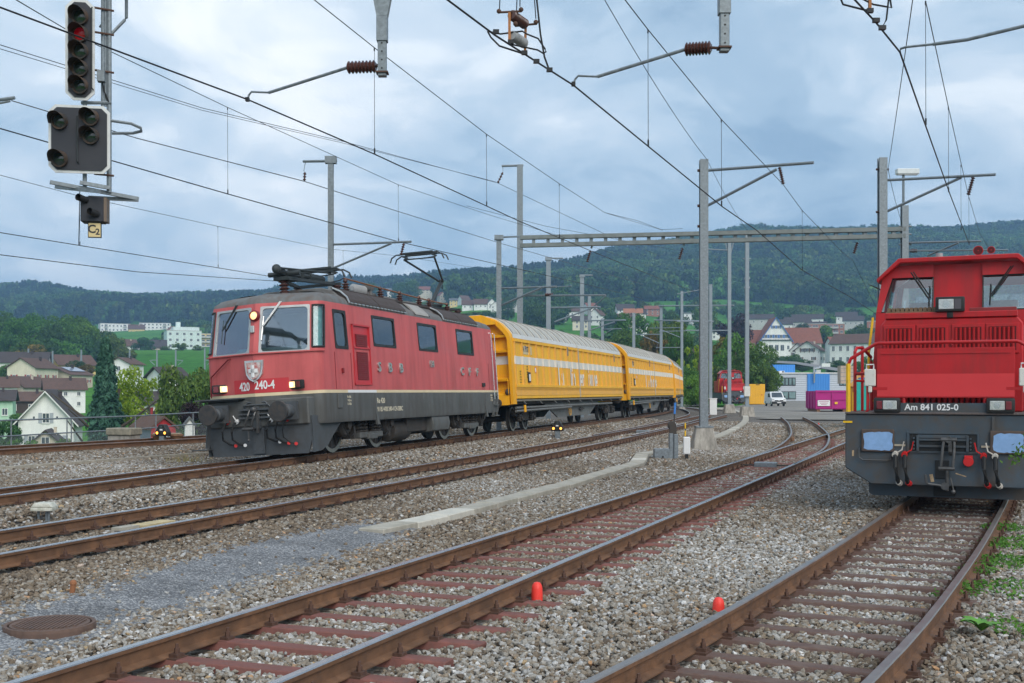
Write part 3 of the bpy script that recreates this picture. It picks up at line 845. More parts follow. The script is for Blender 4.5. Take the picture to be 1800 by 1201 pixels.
def build_loco():
 h0 = TB
 u0 = TB.u_at_y(27.25)
 x0, y0, tx, ty = TB.at(u0 + LL/2)
 xf, yf, _, _ = TB.at(u0)
 root = thing('electric_locomotive', (xf, yf, .40), 'red electric locomotive with raised pantograph at the head of the yellow train', 'locomotive')
 fwd = Vector((xf-x0, yf-y0, 0)).normalized()
 root.rotation_euler = (Matrix.Rotation(math.atan2(fwd.y, fwd.x), 4, 'Z') @ Matrix.Rotation(R(3.4), 4, 'X')).to_euler()
 # --- red body with real window openings on the seen side
 rings = [full(ring_at(z), z) for z in ZL]
 n = len(rings[0]); half = len(ring_at(2.0))
 st = half
 holes = set()
 def cells(i0, i1, z0, z1):
  for j in range(len(ZL)-1):
   if ZL[j] >= z0-1e-6 and ZL[j+1] <= z1+1e-6:
    for i in range(i0, i1): holes.add((i, j))
 cells(1, 5, 2.42, 3.48)                   # right windscreen (stations 1..5 = y .14 .. 1.23)
 cells(n-5, n-1, 2.42, 3.48)               # left windscreen (mirrored)
 cells(6, 12, 2.50, 3.48)                  # right corner window
 cells(n-12, n-6, 2.50, 3.48)              # left corner window
 cells(13, 14, 2.50, 3.40)                 # cab side window
 cells(17, 18, 2.64, 3.40); cells(19, 20, 2.64, 3.40); cells(21, 22, 2.64, 3.40)
 b = MB()
 b.v = [tuple(p) for r_ in rings for p in r_]
 for j in range(len(rings)-1):
  for i in range(n):
   if (i, j) in holes: continue
   k = (i+1) % n
   b.f.append([j*n+i, j*n+k, (j+1)*n+k, (j+1)*n+i]); b.mi.append(0)
 body = b.build('body', M['loco_red'], root, smooth=True, ang=28)
 # belt ledge under the windows
 lb = MB()
 h = [Vector((p.x, p.y, 0)) for p in st_path(0, 0)]
 led = h[:13]
 led = [Vector((p.x, -p.y, 0)) for p in reversed(led[1:])] + led
 ctr = Vector((-2.0, 0, 0))
 def outv(p): 
  q = Vector((p.x+1.2-FX, p.y, 0)).normalized(); return q
 lb.loft([[p+outv(p)*.005+Vector((0, 0, 2.395)) for p in led], [p+outv(p)*.05+Vector((0, 0, 2.40)) for p in led], [p+outv(p)*.05+Vector((0, 0, 2.42)) for p in led], [p+outv(p)*.0+Vector((0, 0, 2.435)) for p in led]], False, False)
 lb.build('belt_ledge', M['loco_red'], root)
 # cream stripe, grey frame skirt
 sm = MB()
 sm.loft([full(st_path(-.008, 0), 1.43), full(st_path(-.008, 0), 1.502)], True, False)
 sm.build('cream_stripe', M['cream_paint'], root, smooth=True)
 ws = MB(); ws.bx(-3.15, -1.35, 1.484, 1.4865, 1.433, 1.50)
 ws.build('white_stripe', M['white'], root)
 fr = MB()
 fr.loft([full(st_path(.02, 0), .74), full(st_path(-.004, 0), .82), full(st_path(-.004, 0), 1.432)], True, True)
 fr.build('frame_skirt', M['loco_grey'], root, smooth=True, ang=28)
 # --- roof: front and rear domes plus the stepped middle
 rf = MB()
 lv = [(3.578, .05, .20), (3.66, .07, .23), (3.76, .15, .32), (3.84, .30, .50), (3.88, .55, .8), (3.90, .9, 1.2)]
 rf.loft([full(st_path(i_, l_), z_) for z_, i_, l_ in lv], True, True)
 roof = rf.build('roof', M['roof_grey'], root, smooth=True, ang=50)
 md = MB()
 pr = [(1.425, 3.56), (1.41, 3.63), (1.02, 3.98), (.72, 4.06), (-.72, 4.06), (-1.02, 3.98), (-1.41, 3.63), (-1.425, 3.56)]
 md.prism(pr, 'x', -1.75, -12.4)
 md.build('roof_middle', M['roof_grey'], roof, bevel=.02)
 def shoulder(x0_, x1_, m_, nm, lift=.02):
  q = MB()
  a = Vector((0, 1.42, 3.645)); c = Vector((0, 1.03, 3.995))
  nn = Vector((0, .67, .74))
  pts = []
  for (t, hh) in ((0, lift), (.12, lift+.03), (.5, lift+.045), (.9, lift+.03), (1, lift)):
   pts.append(a+(c-a)*t+nn*hh)
  inn = [a, c]
  ring0 = [Vector((x0_, p.y, p.z)) for p in pts+[c, a]]; ring1 = [Vector((x1_, p.y, p.z)) for p in pts+[c, a]]
  q.loft([ring0, ring1], True, True)
  return q.build(nm, m_, roof)
 for x0_, x1_ in ((-1.8, -3.75), (-3.79, -5.7), (-8.85, -10.55), (-10.59, -12.3)):
  p_ = shoulder(x0_, x1_, M['louvre'], 'roof_louvre', .035)
  e_ = MB()
  for xx in np.arange(x1_+.06, x0_-.1, .24):
   e_.bx(xx, xx+.17, 1.415, 1.47, 3.625, 3.65)
  e_.build('louvre_lip', M['silver'], p_)
 for xx in (-1.78, -8.82):
  e_ = MB(); e_.tube([(xx, 1.46, 3.63), (xx, 1.40, 3.78), (xx, 1.24, 3.93), (xx+.04, 1.04, 4.03)], .022, 5)
  e_.build('roof_edge_strip', M['silver'], roof)
 shoulder(-6.5, -7.6, mat('pale roof hatch', (.34, .33, .31), .6, 0, .15, 4, dirt=(.2, .18, .16), dmix=.6), 'roof_hatch', .012)
 for xx in (-6.46, -7.64):
  e_ = MB(); e_.tube([(xx, 1.44, 3.64), (xx, 1.03, 4.01)], .012, 4); e_.build('roof_seam', M['black'], roof)
 gt = MB(); gt.bx(-12.4, -1.75, 1.0, 1.06, 4.0, 4.045); gt.build('roof_gutter', M['louvre'], roof)
 # --- windows
 def skin(i0, i1, z0, z1):
  def f(u, v):
   z = z0+(z1-z0)*v
   hh = ring_at(z)
   sgn = 1
   ii0, ii1 = i0, i1
   if i0 < 0: sgn = -1; ii0, ii1 = -i0, -i1
   a, c = hh[ii0], hh[ii1]
   p = a+(c-a)*u
   return Vector((p.x, p.y*sgn, z))
  A, B, C_ = f(0, 0), f(1, 0), f(0, 1)
  nn = (B-A).cross(C_-A).normalized()
  if nn.x*1.0+abs(nn.y) < 0 or (abs(nn.y) > .7 and nn.y*A.y < 0): nn = -nn
  return f, nn, (B-A).length, (C_-A).length
 wl_ = window_on(root, skin(1, 5, 2.42, 3.48), M['wframe'], G_wind, 'windscreen', fw=.032, rad=.09)
 wr_ = window_on(root, skin(-1, -5, 2.42, 3.48), M['wframe'], G_wind, 'windscreen', fw=.032, rad=.09)
 for i0, i1 in ((13, 14),):
  window_on(root, skin(i0, i1, 2.50, 3.40), M['trim'], G_side, 'cab_side_window', fw=.05, rad=.12)
 for i0 in (17, 19, 21):
  window_on(root, skin(i0, i0+1, 2.64, 3.40), M['trim'], G_side, 'side_window', fw=.045, rad=.10)
 for sg in (1, -1):                        # curved corner windows
  g = MB(); rg = []
  for z in (2.50, 2.55, 2.9, 3.2, 3.43, 3.48):
   hh = ring_at(z)[6:13]
   rg.append([Vector((p.x, p.y*sg, z)) for p in hh])
  g.loft(rg, False, False)
  go = g.build('corner_window', G_side, root, smooth=True)
  cu = MB(); rg2 = [[Vector(((p.x+1)*.95-1, p.y*.955, p.z)) for p in q] for q in rg]
  cu.loft(rg2, False, False)
  cu.build('blind', M['curtain'], go, smooth=True)
  ed = MB()
  loop = rg[0] + [q[-1] for q in rg[1:-1]] + list(reversed(rg[-1])) + [q[0] for q in reversed(rg[1:-1])]
  cc = Vector((-1.0, 0, 0))
  ed.tube([p+Vector((p.x+1.2, p.y, 0)).normalized()*.006 for p in loop+[loop[0]]], .026, 5)
  ed.build('rubber_seal', M['trim'], go)
 # --- cab interior seen through the glass
 ci = MB()
 ci.bx(-1.98, -1.94, -1.3, 1.3, 1.9, 3.5)
 ci.bx(-1.95, -.5, -1.3, 1.3, 1.86, 1.92)
 ci.build('cab_wall', M['cab_in'], root)
 ds_ = MB(); ds_.prism([(-1.1, 2.2), (-.75, 2.62), (-.6, 2.50), (-.6, 1.95), (-1.1, 1.95)], 'y', -1.05, 1.05)
 ds_.build('driver_desk', mat('desk green-grey', (.22, .30, .29), .7), root)
 for yy in (.62, -.55):
  s_ = MB(); s_.bx(-1.75, -1.6, yy-.22, yy+.22, 2.2, 2.85); s_.bx(-1.75, -1.25, yy-.22, yy+.22, 2.15, 2.3)
  s_.build('driver_seat', M['black'], root, bevel=.04)
 inn = MB(); inn.bx(-12.6, -2.1, .55, .6, 1.6, 3.5); inn.bx(-12.6, -2.1, .6, 1.38, 2.3, 2.34)
 for k, xx in enumerate(np.arange(-12, -2.6, 1.3)):
  inn.bx(xx, xx+.7, .62, .95, 2.35, 2.75+.2*(k % 3))
 inn.build('machine_room', M['room_in'], root)
 # --- front details
 def fp(y, z, off=.0):                     # point on the V-shaped front
  i_, l_ = body_z(z)
  return Vector((FX-i_-l_-abs(y)*.305+off, y, z))
 npl = MB()
 npl.loft([[fp(y, z, .006) for y in (-.62, -.3, -.001, 0, .001, .35, .75)] for z in (1.51, 1.83)], False, False)
 npl.build('number_panel', M['loco_red_fresh'], root)
 def ftext(s, y, z, size, sx=.9):
  sl = -.305 if y > 0 else .305
  return text(s, size, M['white'], root, frame(fp(y, z, .014), (sl, 1, 0), (0, 0, 1)), 'number', .003, off=.006, sx=sx)
 ftext('420', -.30, 1.66, .27, .80); ftext('240-4', .16+.06, 1.68, .27, .74)
 sh = MB()
 out_ = [(0, -.25), (.12, -.19), (.2, -.08), (.225, .1), (.235, .24), (-.235, .24), (-.225, .1), (-.2, -.08), (-.12, -.19)]
 for k, (sc_, o0, o1) in enumerate(((1, .005, .03),)):
  a = [fp(yy*sc_, 2.02+zz*sc_, o0) for yy, zz in out_]; c = [fp(yy*sc_, 2.02+zz*sc_, o1+.04) for yy, zz in out_]
  sh.loft([a, c], True, True)
 so = sh.build('coat_of_arms', M['silver'], root)
 s2 = MB(); s2.poly([Vector((.076+FX, yy*.8, 2.02+zz*.8)) for yy, zz in out_])
 for v in range(len(s2.v)):
  yy = s2.v[v][1]; s2.v[v] = (fp(yy, s2.v[v][2], .074).x, yy, s2.v[v][2])
 s2.build('shield_field', mat('worn shield red', (.45, .12, .11), .5, 0, .1, 4, dirt=(.6, .58, .56), dmix=.9, dscale=9, dpos=.47), so)
 cr_ = MB()
 for yy0, yy1, zz0, zz1 in ((-.045, .045, -.15, .13), (-.12, .12, -.045, .045)):
  cr_.loft([[fp(yy0, 2.02+zz0, .08), fp(0, 2.02+zz0, .08), fp(yy1, 2.02+zz0, .08)], [fp(yy0, 2.02+zz1, .08), fp(0, 2.02+zz1, .08), fp(yy1, 2.02+zz1, .08)]], False, False)
 cr_.build('shield_cross', M['white'], so)
 for sg, yc in ((1, .92), (-1, -1.02)):
  hb = MB(); p = fp(yc, 1.655, 0)
  rot = Matrix.Rotation(-sg*.296, 3, 'Z')
  hb.box(p+Vector((.03, 0, 0)), (.12, .42, .21), rot)
  ho = hb.build('headlight', M['trim'], root, bevel=.03, seg=2)
  for dy, m_, nm in ((-sg*.08, LAMP, 'lamp_lens'), (sg*.12, M['lens_red'], 'tail_lens')):
   l_ = MB(); l_.box(p+rot @ Vector((.094, dy, 0)), (.012, .20 if m_ is LAMP else .12, .14), rot)
   l_.build(nm, m_, ho, bevel=.02)
  l_ = MB(); l_.lathe([(.003, .008), (.035, .007), (.055, .002)], p+rot @ Vector((.10, -sg*.08, 0)), rot @ Vector((1, 0, 0)), 14, False); l_.build('bulb', emit('bulb glow', (1, .8, .5), 1.6), ho, smooth=True)
 tl = MB(); p = fp(.0, 3.29, 0); tl.lathe([(.13, -.02), (.13, .05), (.10, .09), (.10, .05)], p, (1, 0, .1), 18)
 to = tl.build('top_headlight', M['loco_dark_red'], root, smooth=True)
 l_ = MB(); l_.lathe([(.002, .085), (.06, .075), (.095, .05)], p, (1, 0, .1), 16, False); l_.build('lamp_lens', LAMP, to, smooth=True)
 sk = MB(); sk.box(fp(-.03, 2.98, .03), (.08, .1, .16)); sk.build('socket', M['silver'], root, bevel=.01)
 hr = MB(); hr.tube([fp(-1.32, 1.46, .06), fp(-1.30, 1.95, .06), fp(-.72, 2.34, .06), fp(-.70, 2.34, .01)], .016, 6); hr.build('grab_rail', M['loco_dark_red'], root)
 for sg, y_p, y_t in ((1, .55, .18), (-1, -.58, -.98)):      # wipers
  wp = MB()
  a = fp(y_p, 3.60, .03); c = fp(y_t, 3.02, .035)
  wp.tube([a, c], .014, 5); wp.tube([a+Vector((0, .035, 0)), c+Vector((0, .035, .02))], .012, 5)
  wp.tube([fp(y_t+.02, 3.27, .02), fp(y_t+.0, 2.72, .03)], .012, 4)
  wp.build('wiper', M['silver'] if sg > 0 else M['panto'], root)
 # front step and buffer beam
 fs = MB(); fs.bx(-.62, .18, -1.46, -.30, 1.395, 1.425); fs.bx(-.62, .06, -1.40, -.42, 1.36, 1.395); fs.build('front_step', M['plow_grey'], root)
 bb = MB(); bb.bx(-1.1, -.06, -1.28, 1.28, .74, 1.36); bb.build('buffer_beam', M['loco_grey'], root, bevel=.03)
 for sg in (1, -1):
  bu = MB(); yy = .875*sg
  bu.bx(-.10, -.03, yy-.21, yy+.21, .86, 1.27)
  bu.lathe([(.15, -.05), (.15, .18), (.115, .20), (.115, .46), (.13, .47)], (0, yy, 1.06), (1, 0, 0), 18)
  bo = bu.build('buffer', M['plow_grey'], root, smooth=True)
  bp_ = MB(); bp_.lathe([(.05, .455), (.235, .47), (.235, .50), (.225, .508), (.01, .514)], (0, yy, 1.06), (1, 0, 0), 26)
  bp_.build('buffer_plate', mat('buffer face', (.035, .037, .04), .55, 0, .3, 8, dirt=(.075, .06, .05), dmix=.7, dscale=9), bo, smooth=True)
 # plough: wide plate in front of the first wheels with curved-back sides
 pl = MB()
 prof = [(-1.30, .93), (-1.34, .60), (-1.30, .38), (-1.20, .08), (1.20, .08), (1.30, .38), (1.34, .60), (1.30, .93)]
 pl.prism([(a, c) for a, c in prof], 'x', -.12, -.17)
 for sg in (1, -1):                        # side cheeks sweeping back over the wheel
  ch_ = [(-.12, .93), (-.12, .10), (-.55, .12), (-.9, .24), (-1.25, .48), (-1.75, .78), (-1.9, .93)]
  pl.prism(ch_, 'y', sg*1.30, sg*1.34)
 pl.build('snow_plough', M['plow_grey'], root)
 hk = MB(); hk.bx(-.12, -.05, -.14, .14, .12, .72); hk.bx(-.05, .02, -.1, .1, .70, 1.2); hk.bx(-.06, .06, -.40, .40, 1.12, 1.16); hk.bx(-.06, .05, -.42, .42, .93, .97); hk.bx(-.06, .04, -.44, .44, 1.02, 1.05)
 for k in range(6): hk.cyl((-.05, -.1 if k % 2 else .1, .2+.2*(k//2)), (-.035, -.1 if k % 2 else .1, .2+.2*(k//2)), .018, n=6)
 hk.cyl((.0, -.32, 1.24), (.0, .3, 1.24), .02)
 hk.tube([(-.06, -.34, 1.16), (-.05, -.22, 1.30), (-.05, .22, 1.30), (-.06, .36, 1.16)], .022, 5)
 ho = hk.build('draw_gear', M['plow_grey'], root)
 cp = MB()
 for dy in (-.08, .08):
  cp.tube([(.08, dy-.05, 1.12), (.14, dy-.06, 1.0), (.14, dy-.12, .86), (.12, dy-.16, .72)], .024, 6)
 cp.cyl((.12, -.30, .70), (.12, -.02, .70), .04); cp.tube([(.12, -.16, .70), (.12, -.16, .46)], .02, 6); cp.ball((.12, -.16, .44), .035)
 cp.ball((.1, 0, 1.13), .07); cp.tube([(.02, .05, 1.1), (.05, .05, .8), (.03, .03, .6)], .04, 6)
 cp.build('screw_coupling', mat('coupling steel', (.10, .10, .10), .45, .5, .3, 12), root, smooth=True)
 hs = [(-.72, 'r', .36), (-.48, 'w', .36), (.40, 'w', .40), (.62, 'r', .36), (.80, 't', .34)]
 for yy, kind, zb in hs:
  q = MB(); rr = .028 if kind != 't' else .014
  q.tube([(.0, yy, .88), (.10, yy-.04, .84), (.13, yy-.10, .66), (.10, yy-.10, .48), (.0, yy+.02, zb), (-.06, yy+.14, zb-.03)], rr, 7)
  qo = q.build('brake_hose', M['black'], root, smooth=True)
  hm = M['red_paint'] if kind != 'w' else M['white']
  e_ = MB(); e_.cyl((-.02, yy-.01, .90), (.07, yy+.0, .86), .045, n=8); e_.tube([(.02, yy-.02, .90), (.02, yy-.05, .93), (.03, yy-.10, 1.02)], .014, 4); e_.build('angle_cock', hm, qo)
  e_ = MB(); e_.cyl((-.06, yy+.12, zb-.03), (.02, yy+.17, zb-.03), .04, n=8); e_.build('hose_end', hm, qo)
 stp = MB(); stp.beam((.05, -1.20, .85), (-.02, -1.30, .30), .09, .05); stp.bx(-.12, .12, -1.62, -1.22, .255, .285); stp.build('footstep', M['plow_grey'], root)
 for ch_ in root.children:                  # everything hung on the front end moves out with the nose
  if ch_.type == 'MESH' and ch_.name.split('.')[0] in ('front_step', 'buffer_beam', 'buffer', 'snow_plough', 'draw_gear', 'screw_coupling', 'brake_hose', 'footstep'):
   ch_.location.x += FX + (.14 if ch_.name.startswith('buffer') and not ch_.name.startswith('buffer_beam') else 0)
 # --- side details
 def sp(x, z, off=.012):
  i_, _ = body_z(z); return Vector((x, 1.475-i_+off, z))
 pn = MB(); pn.loft([[sp(-1.80, z, .012), sp(-2.88, z, .012)] for z in (1.62, 3.12)], False, False)
 for (xa, xb_, za_, zb_) in ((-1.80, -1.84, 1.62, 3.12), (-2.84, -2.88, 1.62, 3.12), (-1.80, -2.88, 1.62, 1.66), (-1.80, -2.88, 3.08, 3.12), (-1.80, -2.88, 2.52, 2.56)):
  pn.bx(xb_, xa, 1.46, 1.50, za_, zb_)
 po = pn.build('intake_panel', M['loco_red_fresh'], root)
 gr = MB()
 for z0_, z1_ in ((1.76, 2.42), (2.58, 2.86)):
  for zz in np.arange(z0_, z1_, .05):
   gr.bx(-2.68, -2.02, 1.482, 1.497, zz, zz+.03)
  gr.bx(-2.70, -2.0, 1.46, 1.4865, z0_-.02, z1_+.02)
 gr.build('intake_grille', M['loco_dark_red'], po)
 for (xa, xb_, za_, zb_) in ((-.72, -.70, 1.52, 3.52), (-1.66, -1.64, 1.52, 3.52), (-13.15, -13.13, 1.52, 3.5), (-13.95, -13.93, 1.52, 3.5)):
  dr = MB(); dr.bx(xa, xb_, 1.40, 1.482, za_, 2.4)
  dr.build('door_seam', M['loco_dark_red'], root)
 for ch_, xx in zip('SBBCFF', (-3.40, -4.15, -4.95, -10.25, -11.0, -11.8)):
  text(ch_, .34, M['silver'], root, frame(sp(xx, 2.08, .02), (-1, 0, 0), (0, 0, 1)), 'chrome_letter', .018, off=.008, sx=1.35)
 text('11240', .27, M['silver'], root, frame(sp(-7.45, 2.25, .014), (-1, 0, 0), (0, 0, 1)), 'fleet_number', .008, off=.004, sx=.62)
 cy = mat('cream lettering', (.60, .55, .42), .6, 0, .15, 9)
 text('Re 420', .19, cy, root, frame((-3.15, 1.482, 1.22), (-1, 0, 0), (0, 0, 1)), 'frame_lettering', .002, 'LEFT', .003)
 text('91 85 4420 240-4 CH-SBBC', .17, cy, root, frame((-3.15, 1.482, 1.0), (-1, 0, 0), (0, 0, 1)), 'frame_lettering', .002, 'LEFT', .002, .92)
 for xx in (-1.3, -13.2):
  for k in range(3):
   text(('Br 80t', '14,8 m', 'R 105t')[k], .085, cy, root, frame((xx, 1.482, 1.33-.085*k), (-1, 0, 0), (0, 0, 1)), 'frame_lettering', .002, 'LEFT')
 for xx in (-3.05, -12.6):
  q = MB(); q.bx(xx-.03, xx+.03, 1.46, 1.50, .95, 1.40); q.prism([(xx-.04, .95), (xx+.04, .95), (xx-.05, .62), (xx-.22, .62), (xx-.16, .72)], 'y', 1.44, 1.50); q.build('lifting_lug', M['loco_grey'], root)
 q = MB(); q.bx(-.98, -.72, 1.47, 1.505, 1.07, 1.40); q.build('socket_plate', M['loco_grey'], root, bevel=.01)
 for xx in (-13.45, -13.85):
  q = MB(); q.tube([(xx, 1.47, 3.45), (xx, 1.54, 3.42), (xx, 1.56, 1.2), (xx-.05, 1.5, 1.05)], .016, 5); q.build('door_handrail', M['silver'], root)
 q = MB()
 for zz in (1.3, .98, .62): q.bx(-13.9, -13.45, 1.38, 1.56, zz, zz+.03)
 q.bx(-13.49, -13.45, 1.42, 1.5, .6, 1.35); q.bx(-13.9, -13.86, 1.42, 1.5, .6, 1.35); q.build('door_steps', M['loco_grey'], root)
 q = MB(); q.bx(-12.55, -12.3, 1.47, 1.53, 1.62, 1.74); q.build('marker_box', M['trim'], root, bevel=.01)
 q = MB(); q.bx(-1.12, -1.06, 1.47, 1.53, 1.9, 2.02); q.build('side_lamp', M['loco_dark_red'], root, bevel=.01)
 # rear buffers
 for sg in (1, -1):
  bu = MB(); bu.lathe([(.15, -.05), (.15, .2), (.115, .22), (.115, .46), (.235, .475), (.235, .51), (.02, .53)], (-LL, .875*sg, 1.06), (-1, 0, 0), 18); bu.build('buffer', M['plow_grey'], root, smooth=True)
 # --- underframe and bogies
 uf = MB(); uf.bx(-13.2, -1.0, -1.1, 1.1, .60, .76); uf.build('underframe', M['bogie'], root)
 for c0 in (-3.15, -11.55):
  bg_ = link('bogie', None, root, (c0, 0, 0))
  f_ = MB()
  for s in (-1, 1):
   f_.prism([(-2.1, .62), (-1.75, .80), (-.7, .80), (-.45, .58), (.45, .58), (.7, .80), (1.75, .80), (2.1, .62), (2.0, .5), (1.1, .50), (.8, .42), (-.8, .42), (-1.1, .5), (-2.0, .5)], 'y', s*.98, s*1.12)
  f_.bx(-.5, .5, -1, 1, .45, .7)
  f_.build('bogie_frame', M['bogie'], bg_)
  for xx in (-1.4, 1.4):
   wheelset(bg_, xx, .63)
   for s in (-1, 1):
    a_ = MB(); a_.lathe([(.30, 0), (.30, .10), (.25, .16), (.12, .18), (.12, .26), (.07, .27)], (xx, s*1.05, .66), (0, s, 0), 16)
    for k in range(10):
     an = 2*math.pi*k/10
     a_.cyl((xx+math.cos(an)*.26, s*1.15, .66+math.sin(an)*.26), (xx+math.cos(an)*.26, s*1.18, .66+math.sin(an)*.26), .02, n=5)
    a_.build('axle_box', M['bogie'], bg_, smooth=True)
  for s in (-1, 1):
   for xx in (-.62, -.28, .28, .62):
    q = MB(); spring(q, (xx, s*1.17, .46), .11, .42, 5); q.cyl((xx, s*1.17, .44), (xx, s*1.17, .90), .05, n=6); q.build('coil_spring', M['bogie'], bg_, smooth=True)
   q = MB(); q.bx(-.75, .75, s*1.04 if s > 0 else -1.30, 1.30 if s > 0 else -1.04, .30, .45); q.bx(-.3, .3, min(s*1.1, s*1.34), max(s*1.1, s*1.34), .26, .40); q.build('spring_beam', M['loco_grey'], bg_, bevel=.02)
   for xx in (-1.15, 1.15):
    q = MB(); q.tube([(xx, s*1.30, .72), (xx+.12, s*1.36, .45), (xx+.35, s*1.33, .34), (xx+.55, s*1.28, .62)], .014, 5); q.build('cable', M['black'], bg_)
    q = MB(); q.bx(xx-.35, xx-.22, min(s*.9, s*1.2), max(s*.9, s*1.2), .3, .62); q.build('brake_shoe', M['bogie'], bg_)
 q = MB(); q.prism([(1.05, .74), (1.42, .74), (1.46, .55), (1.42, .32), (1.05, .28)], 'x', -8.9, -7.4)
 q.build('equipment_box', M['loco_grey'], root, bevel=.02)
 q = MB(); q.bx(-7.38, -5.8, .9, 1.25, .34, .74); q.build('battery_box', M['bogie'], root, bevel=.02)
 q = MB(); q.lathe([(.02, 0), (.28, .03), (.30, .12), (.30, 1.2), (.28, 1.28), (.02, 1.32)], (-4.9, .95, .42), (-1, 0, 0), 16); q.build('air_reservoir', M['bogie'], root, smooth=True)
 q = MB(); q.bx(-9.0, -5.0, -.6, .6, .25, .7); q.build('transformer', M['bogie'], root, bevel=.04)
 # --- roof equipment
 q = MB(); q.bx(-6.2, -5.0, -.5, .4, 4.05, 4.3); q.bx(-9.6, -8.4, -.4, .5, 4.05, 4.25); q.prism([(-.6, 4.05), (.6, 4.05), (.4, 4.28), (-.4, 4.28)], 'x', -8.2, -6.6)
 q.build('roof_box', M['roof_grey'], root, bevel=.03)
 q = MB(); insulator(q, (-4.6, .35, 4.32), (-5.4, .35, 4.32), .06, .13, 7); q.build('roof_breaker', M['insul_grey'], root, smooth=True)
 q = MB(); q.cyl((-5.75, .35, 4.05), (-5.75, .35, 4.42), .10, n=10); q.bx(-5.9, -5.55, .25, .45, 4.36, 4.5); q.build('breaker_head', M['roof_grey'], root)
 bus = [(-3.6, .55, 4.48), (-6.0, .55, 4.44), (-8.5, .55, 4.40), (-10.6, .5, 4.40), (-12.3, .45, 4.42)]
 q = MB(); q.tube(bus, .022, 6); q.build('busbar', mat('rusty busbar', (.24, .10, .045), .6, .2, .3, 10), root)
 for p in [(-3.7, .55), (-6.1, .55), (-7.6, .55), (-9.3, .53), (-10.3, .5), (-12.2, .45)]:
  q = MB(); insulator(q, (p[0], p[1], 4.08), (p[0], p[1], 4.36), .06, .11, 4); q.ball((p[0], p[1], 4.42), .06); q.cyl((p[0], p[1], 4.0), (p[0], p[1], 4.1), .12, .09, 8); q.build('post_insulator', M['insul'], root, smooth=True)
 q = MB(); q.tube([(-2.9, .2, 4.38), (-3.1, .35, 4.34), (-3.4, .48, 4.40), (-3.6, .55, 4.48)], .014, 5); q.build('jumper_cable', M['black'], root)
 # lowered pantograph over the front cab
 def panto_base(xc):
  pb = link('pantograph', None, root, (xc, 0, 0))
  for xx, yy in ((-.95, .55), (-.95, -.55), (.95, .0)):
   q = MB(); insulator(q, (xx, yy, 3.92), (xx, yy, 4.26), .075, .14, 4); q.cyl((xx, yy, 3.84), (xx, yy, 3.95), .15, .12, 10); q.build('foot_insulator', M['insul'], pb, smooth=True)
  q = MB(); q.beam((-1.05, .55, 4.29), (1.05, .12, 4.29), .09, .07); q.beam((-1.05, -.55, 4.29), (1.05, -.12, 4.29), .09, .07); q.beam((-.95, -.65, 4.29), (-.95, .65, 4.29), .09, .07); q.bx(.5, 1.1, -.2, .2, 4.25, 4.34)
  q.build('base_frame', M['panto'], pb)
  return pb
 def head(pb, c):
  q = MB()
  for dx in (-.22, .22):
   q.tube([(c[0]+dx, -.92, c[2]-.24), (c[0]+dx, -.86, c[2]-.09), (c[0]+dx, -.70, c[2]), (c[0]+dx, .70, c[2]), (c[0]+dx, .86, c[2]-.09), (c[0]+dx, .92, c[2]-.24)], .024, 6)
   q.bx(c[0]+dx-.04, c[0]+dx+.04, -.55, .55, c[2]+.0, c[2]+.05)
  for yy in (-.5, .5): q.beam((c[0]-.25, yy, c[2]-.06), (c[0]+.25, yy, c[2]-.06), .05, .04)
  q.tube([(c[0]-.1, -.55, c[2]-.1), (c[0], -.25, c[2]-.14), (c[0], .25, c[2]-.14), (c[0]-.1, .55, c[2]-.1)], .018, 5)
  return q.build('contact_head', M['panto'], pb)
 pb = panto_base(-2.2)
 q = MB(); q.cyl((.95, .0, 4.40), (-.65, 0, 4.46), .07, .055, 8); q.cyl((.9, -.42, 4.42), (.9, .42, 4.42), .06, n=8); q.ball((1.3, 0, 4.5), .12); q.cyl((1.3, 0, 4.5), (.9, 0, 4.42), .09, .1, 8); q.build('lower_arm', M['panto'], pb, smooth=True)
 q = MB(); q.tube([(1.25, .08, 4.52), (-.75, .48, 4.56)], .03, 6); q.tube([(1.25, -.08, 4.52), (-.75, -.48, 4.56)], .03, 6); q.tube([(.6, .18, 4.53), (.6, -.18, 4.53)], .02, 5); q.build('upper_arm', M['panto'], pb)
 head(pb, (-.85, 0, 4.66))
 q = MB(); q.cyl((-.7, .25, 4.40), (.1, .25, 4.40), .10, n=10); q.cyl((.1, .25, 4.40), (.4, .25, 4.40), .06, n=8); q.build('air_motor', M['panto'], pb, smooth=True)
 pb = panto_base(-12.1)
 q = MB(); q.cyl((.25, 0, 4.38), (-.95, 0, 5.28), .075, .055, 8); q.cyl((.25, -.4, 4.38), (.25, .4, 4.38), .06, n=8); q.tube([(.55, .1, 4.36), (-.80, .1, 5.22)], .025, 5); q.ball((-.97, 0, 5.30), .09); q.tube([(-1.02, 0, 5.2), (-1.12, 0, 5.14), (-1.06, 0, 5.05), (-.98, 0, 5.12)], .012, 4); q.build('lower_arm', M['panto'], pb, smooth=True)
 q = MB(); q.tube([(-.97, .06, 5.30), (1.1, .52, 5.86)], .034, 6); q.tube([(-.97, -.06, 5.30), (1.1, -.52, 5.86)], .034, 6); q.tube([(1.05, -.52, 5.86), (1.05, .52, 5.86)], .02, 5); q.build('upper_arm', M['panto'], pb)
 head(pb, (1.1, 0, 6.0))
 return root
LOCO = build_loco()
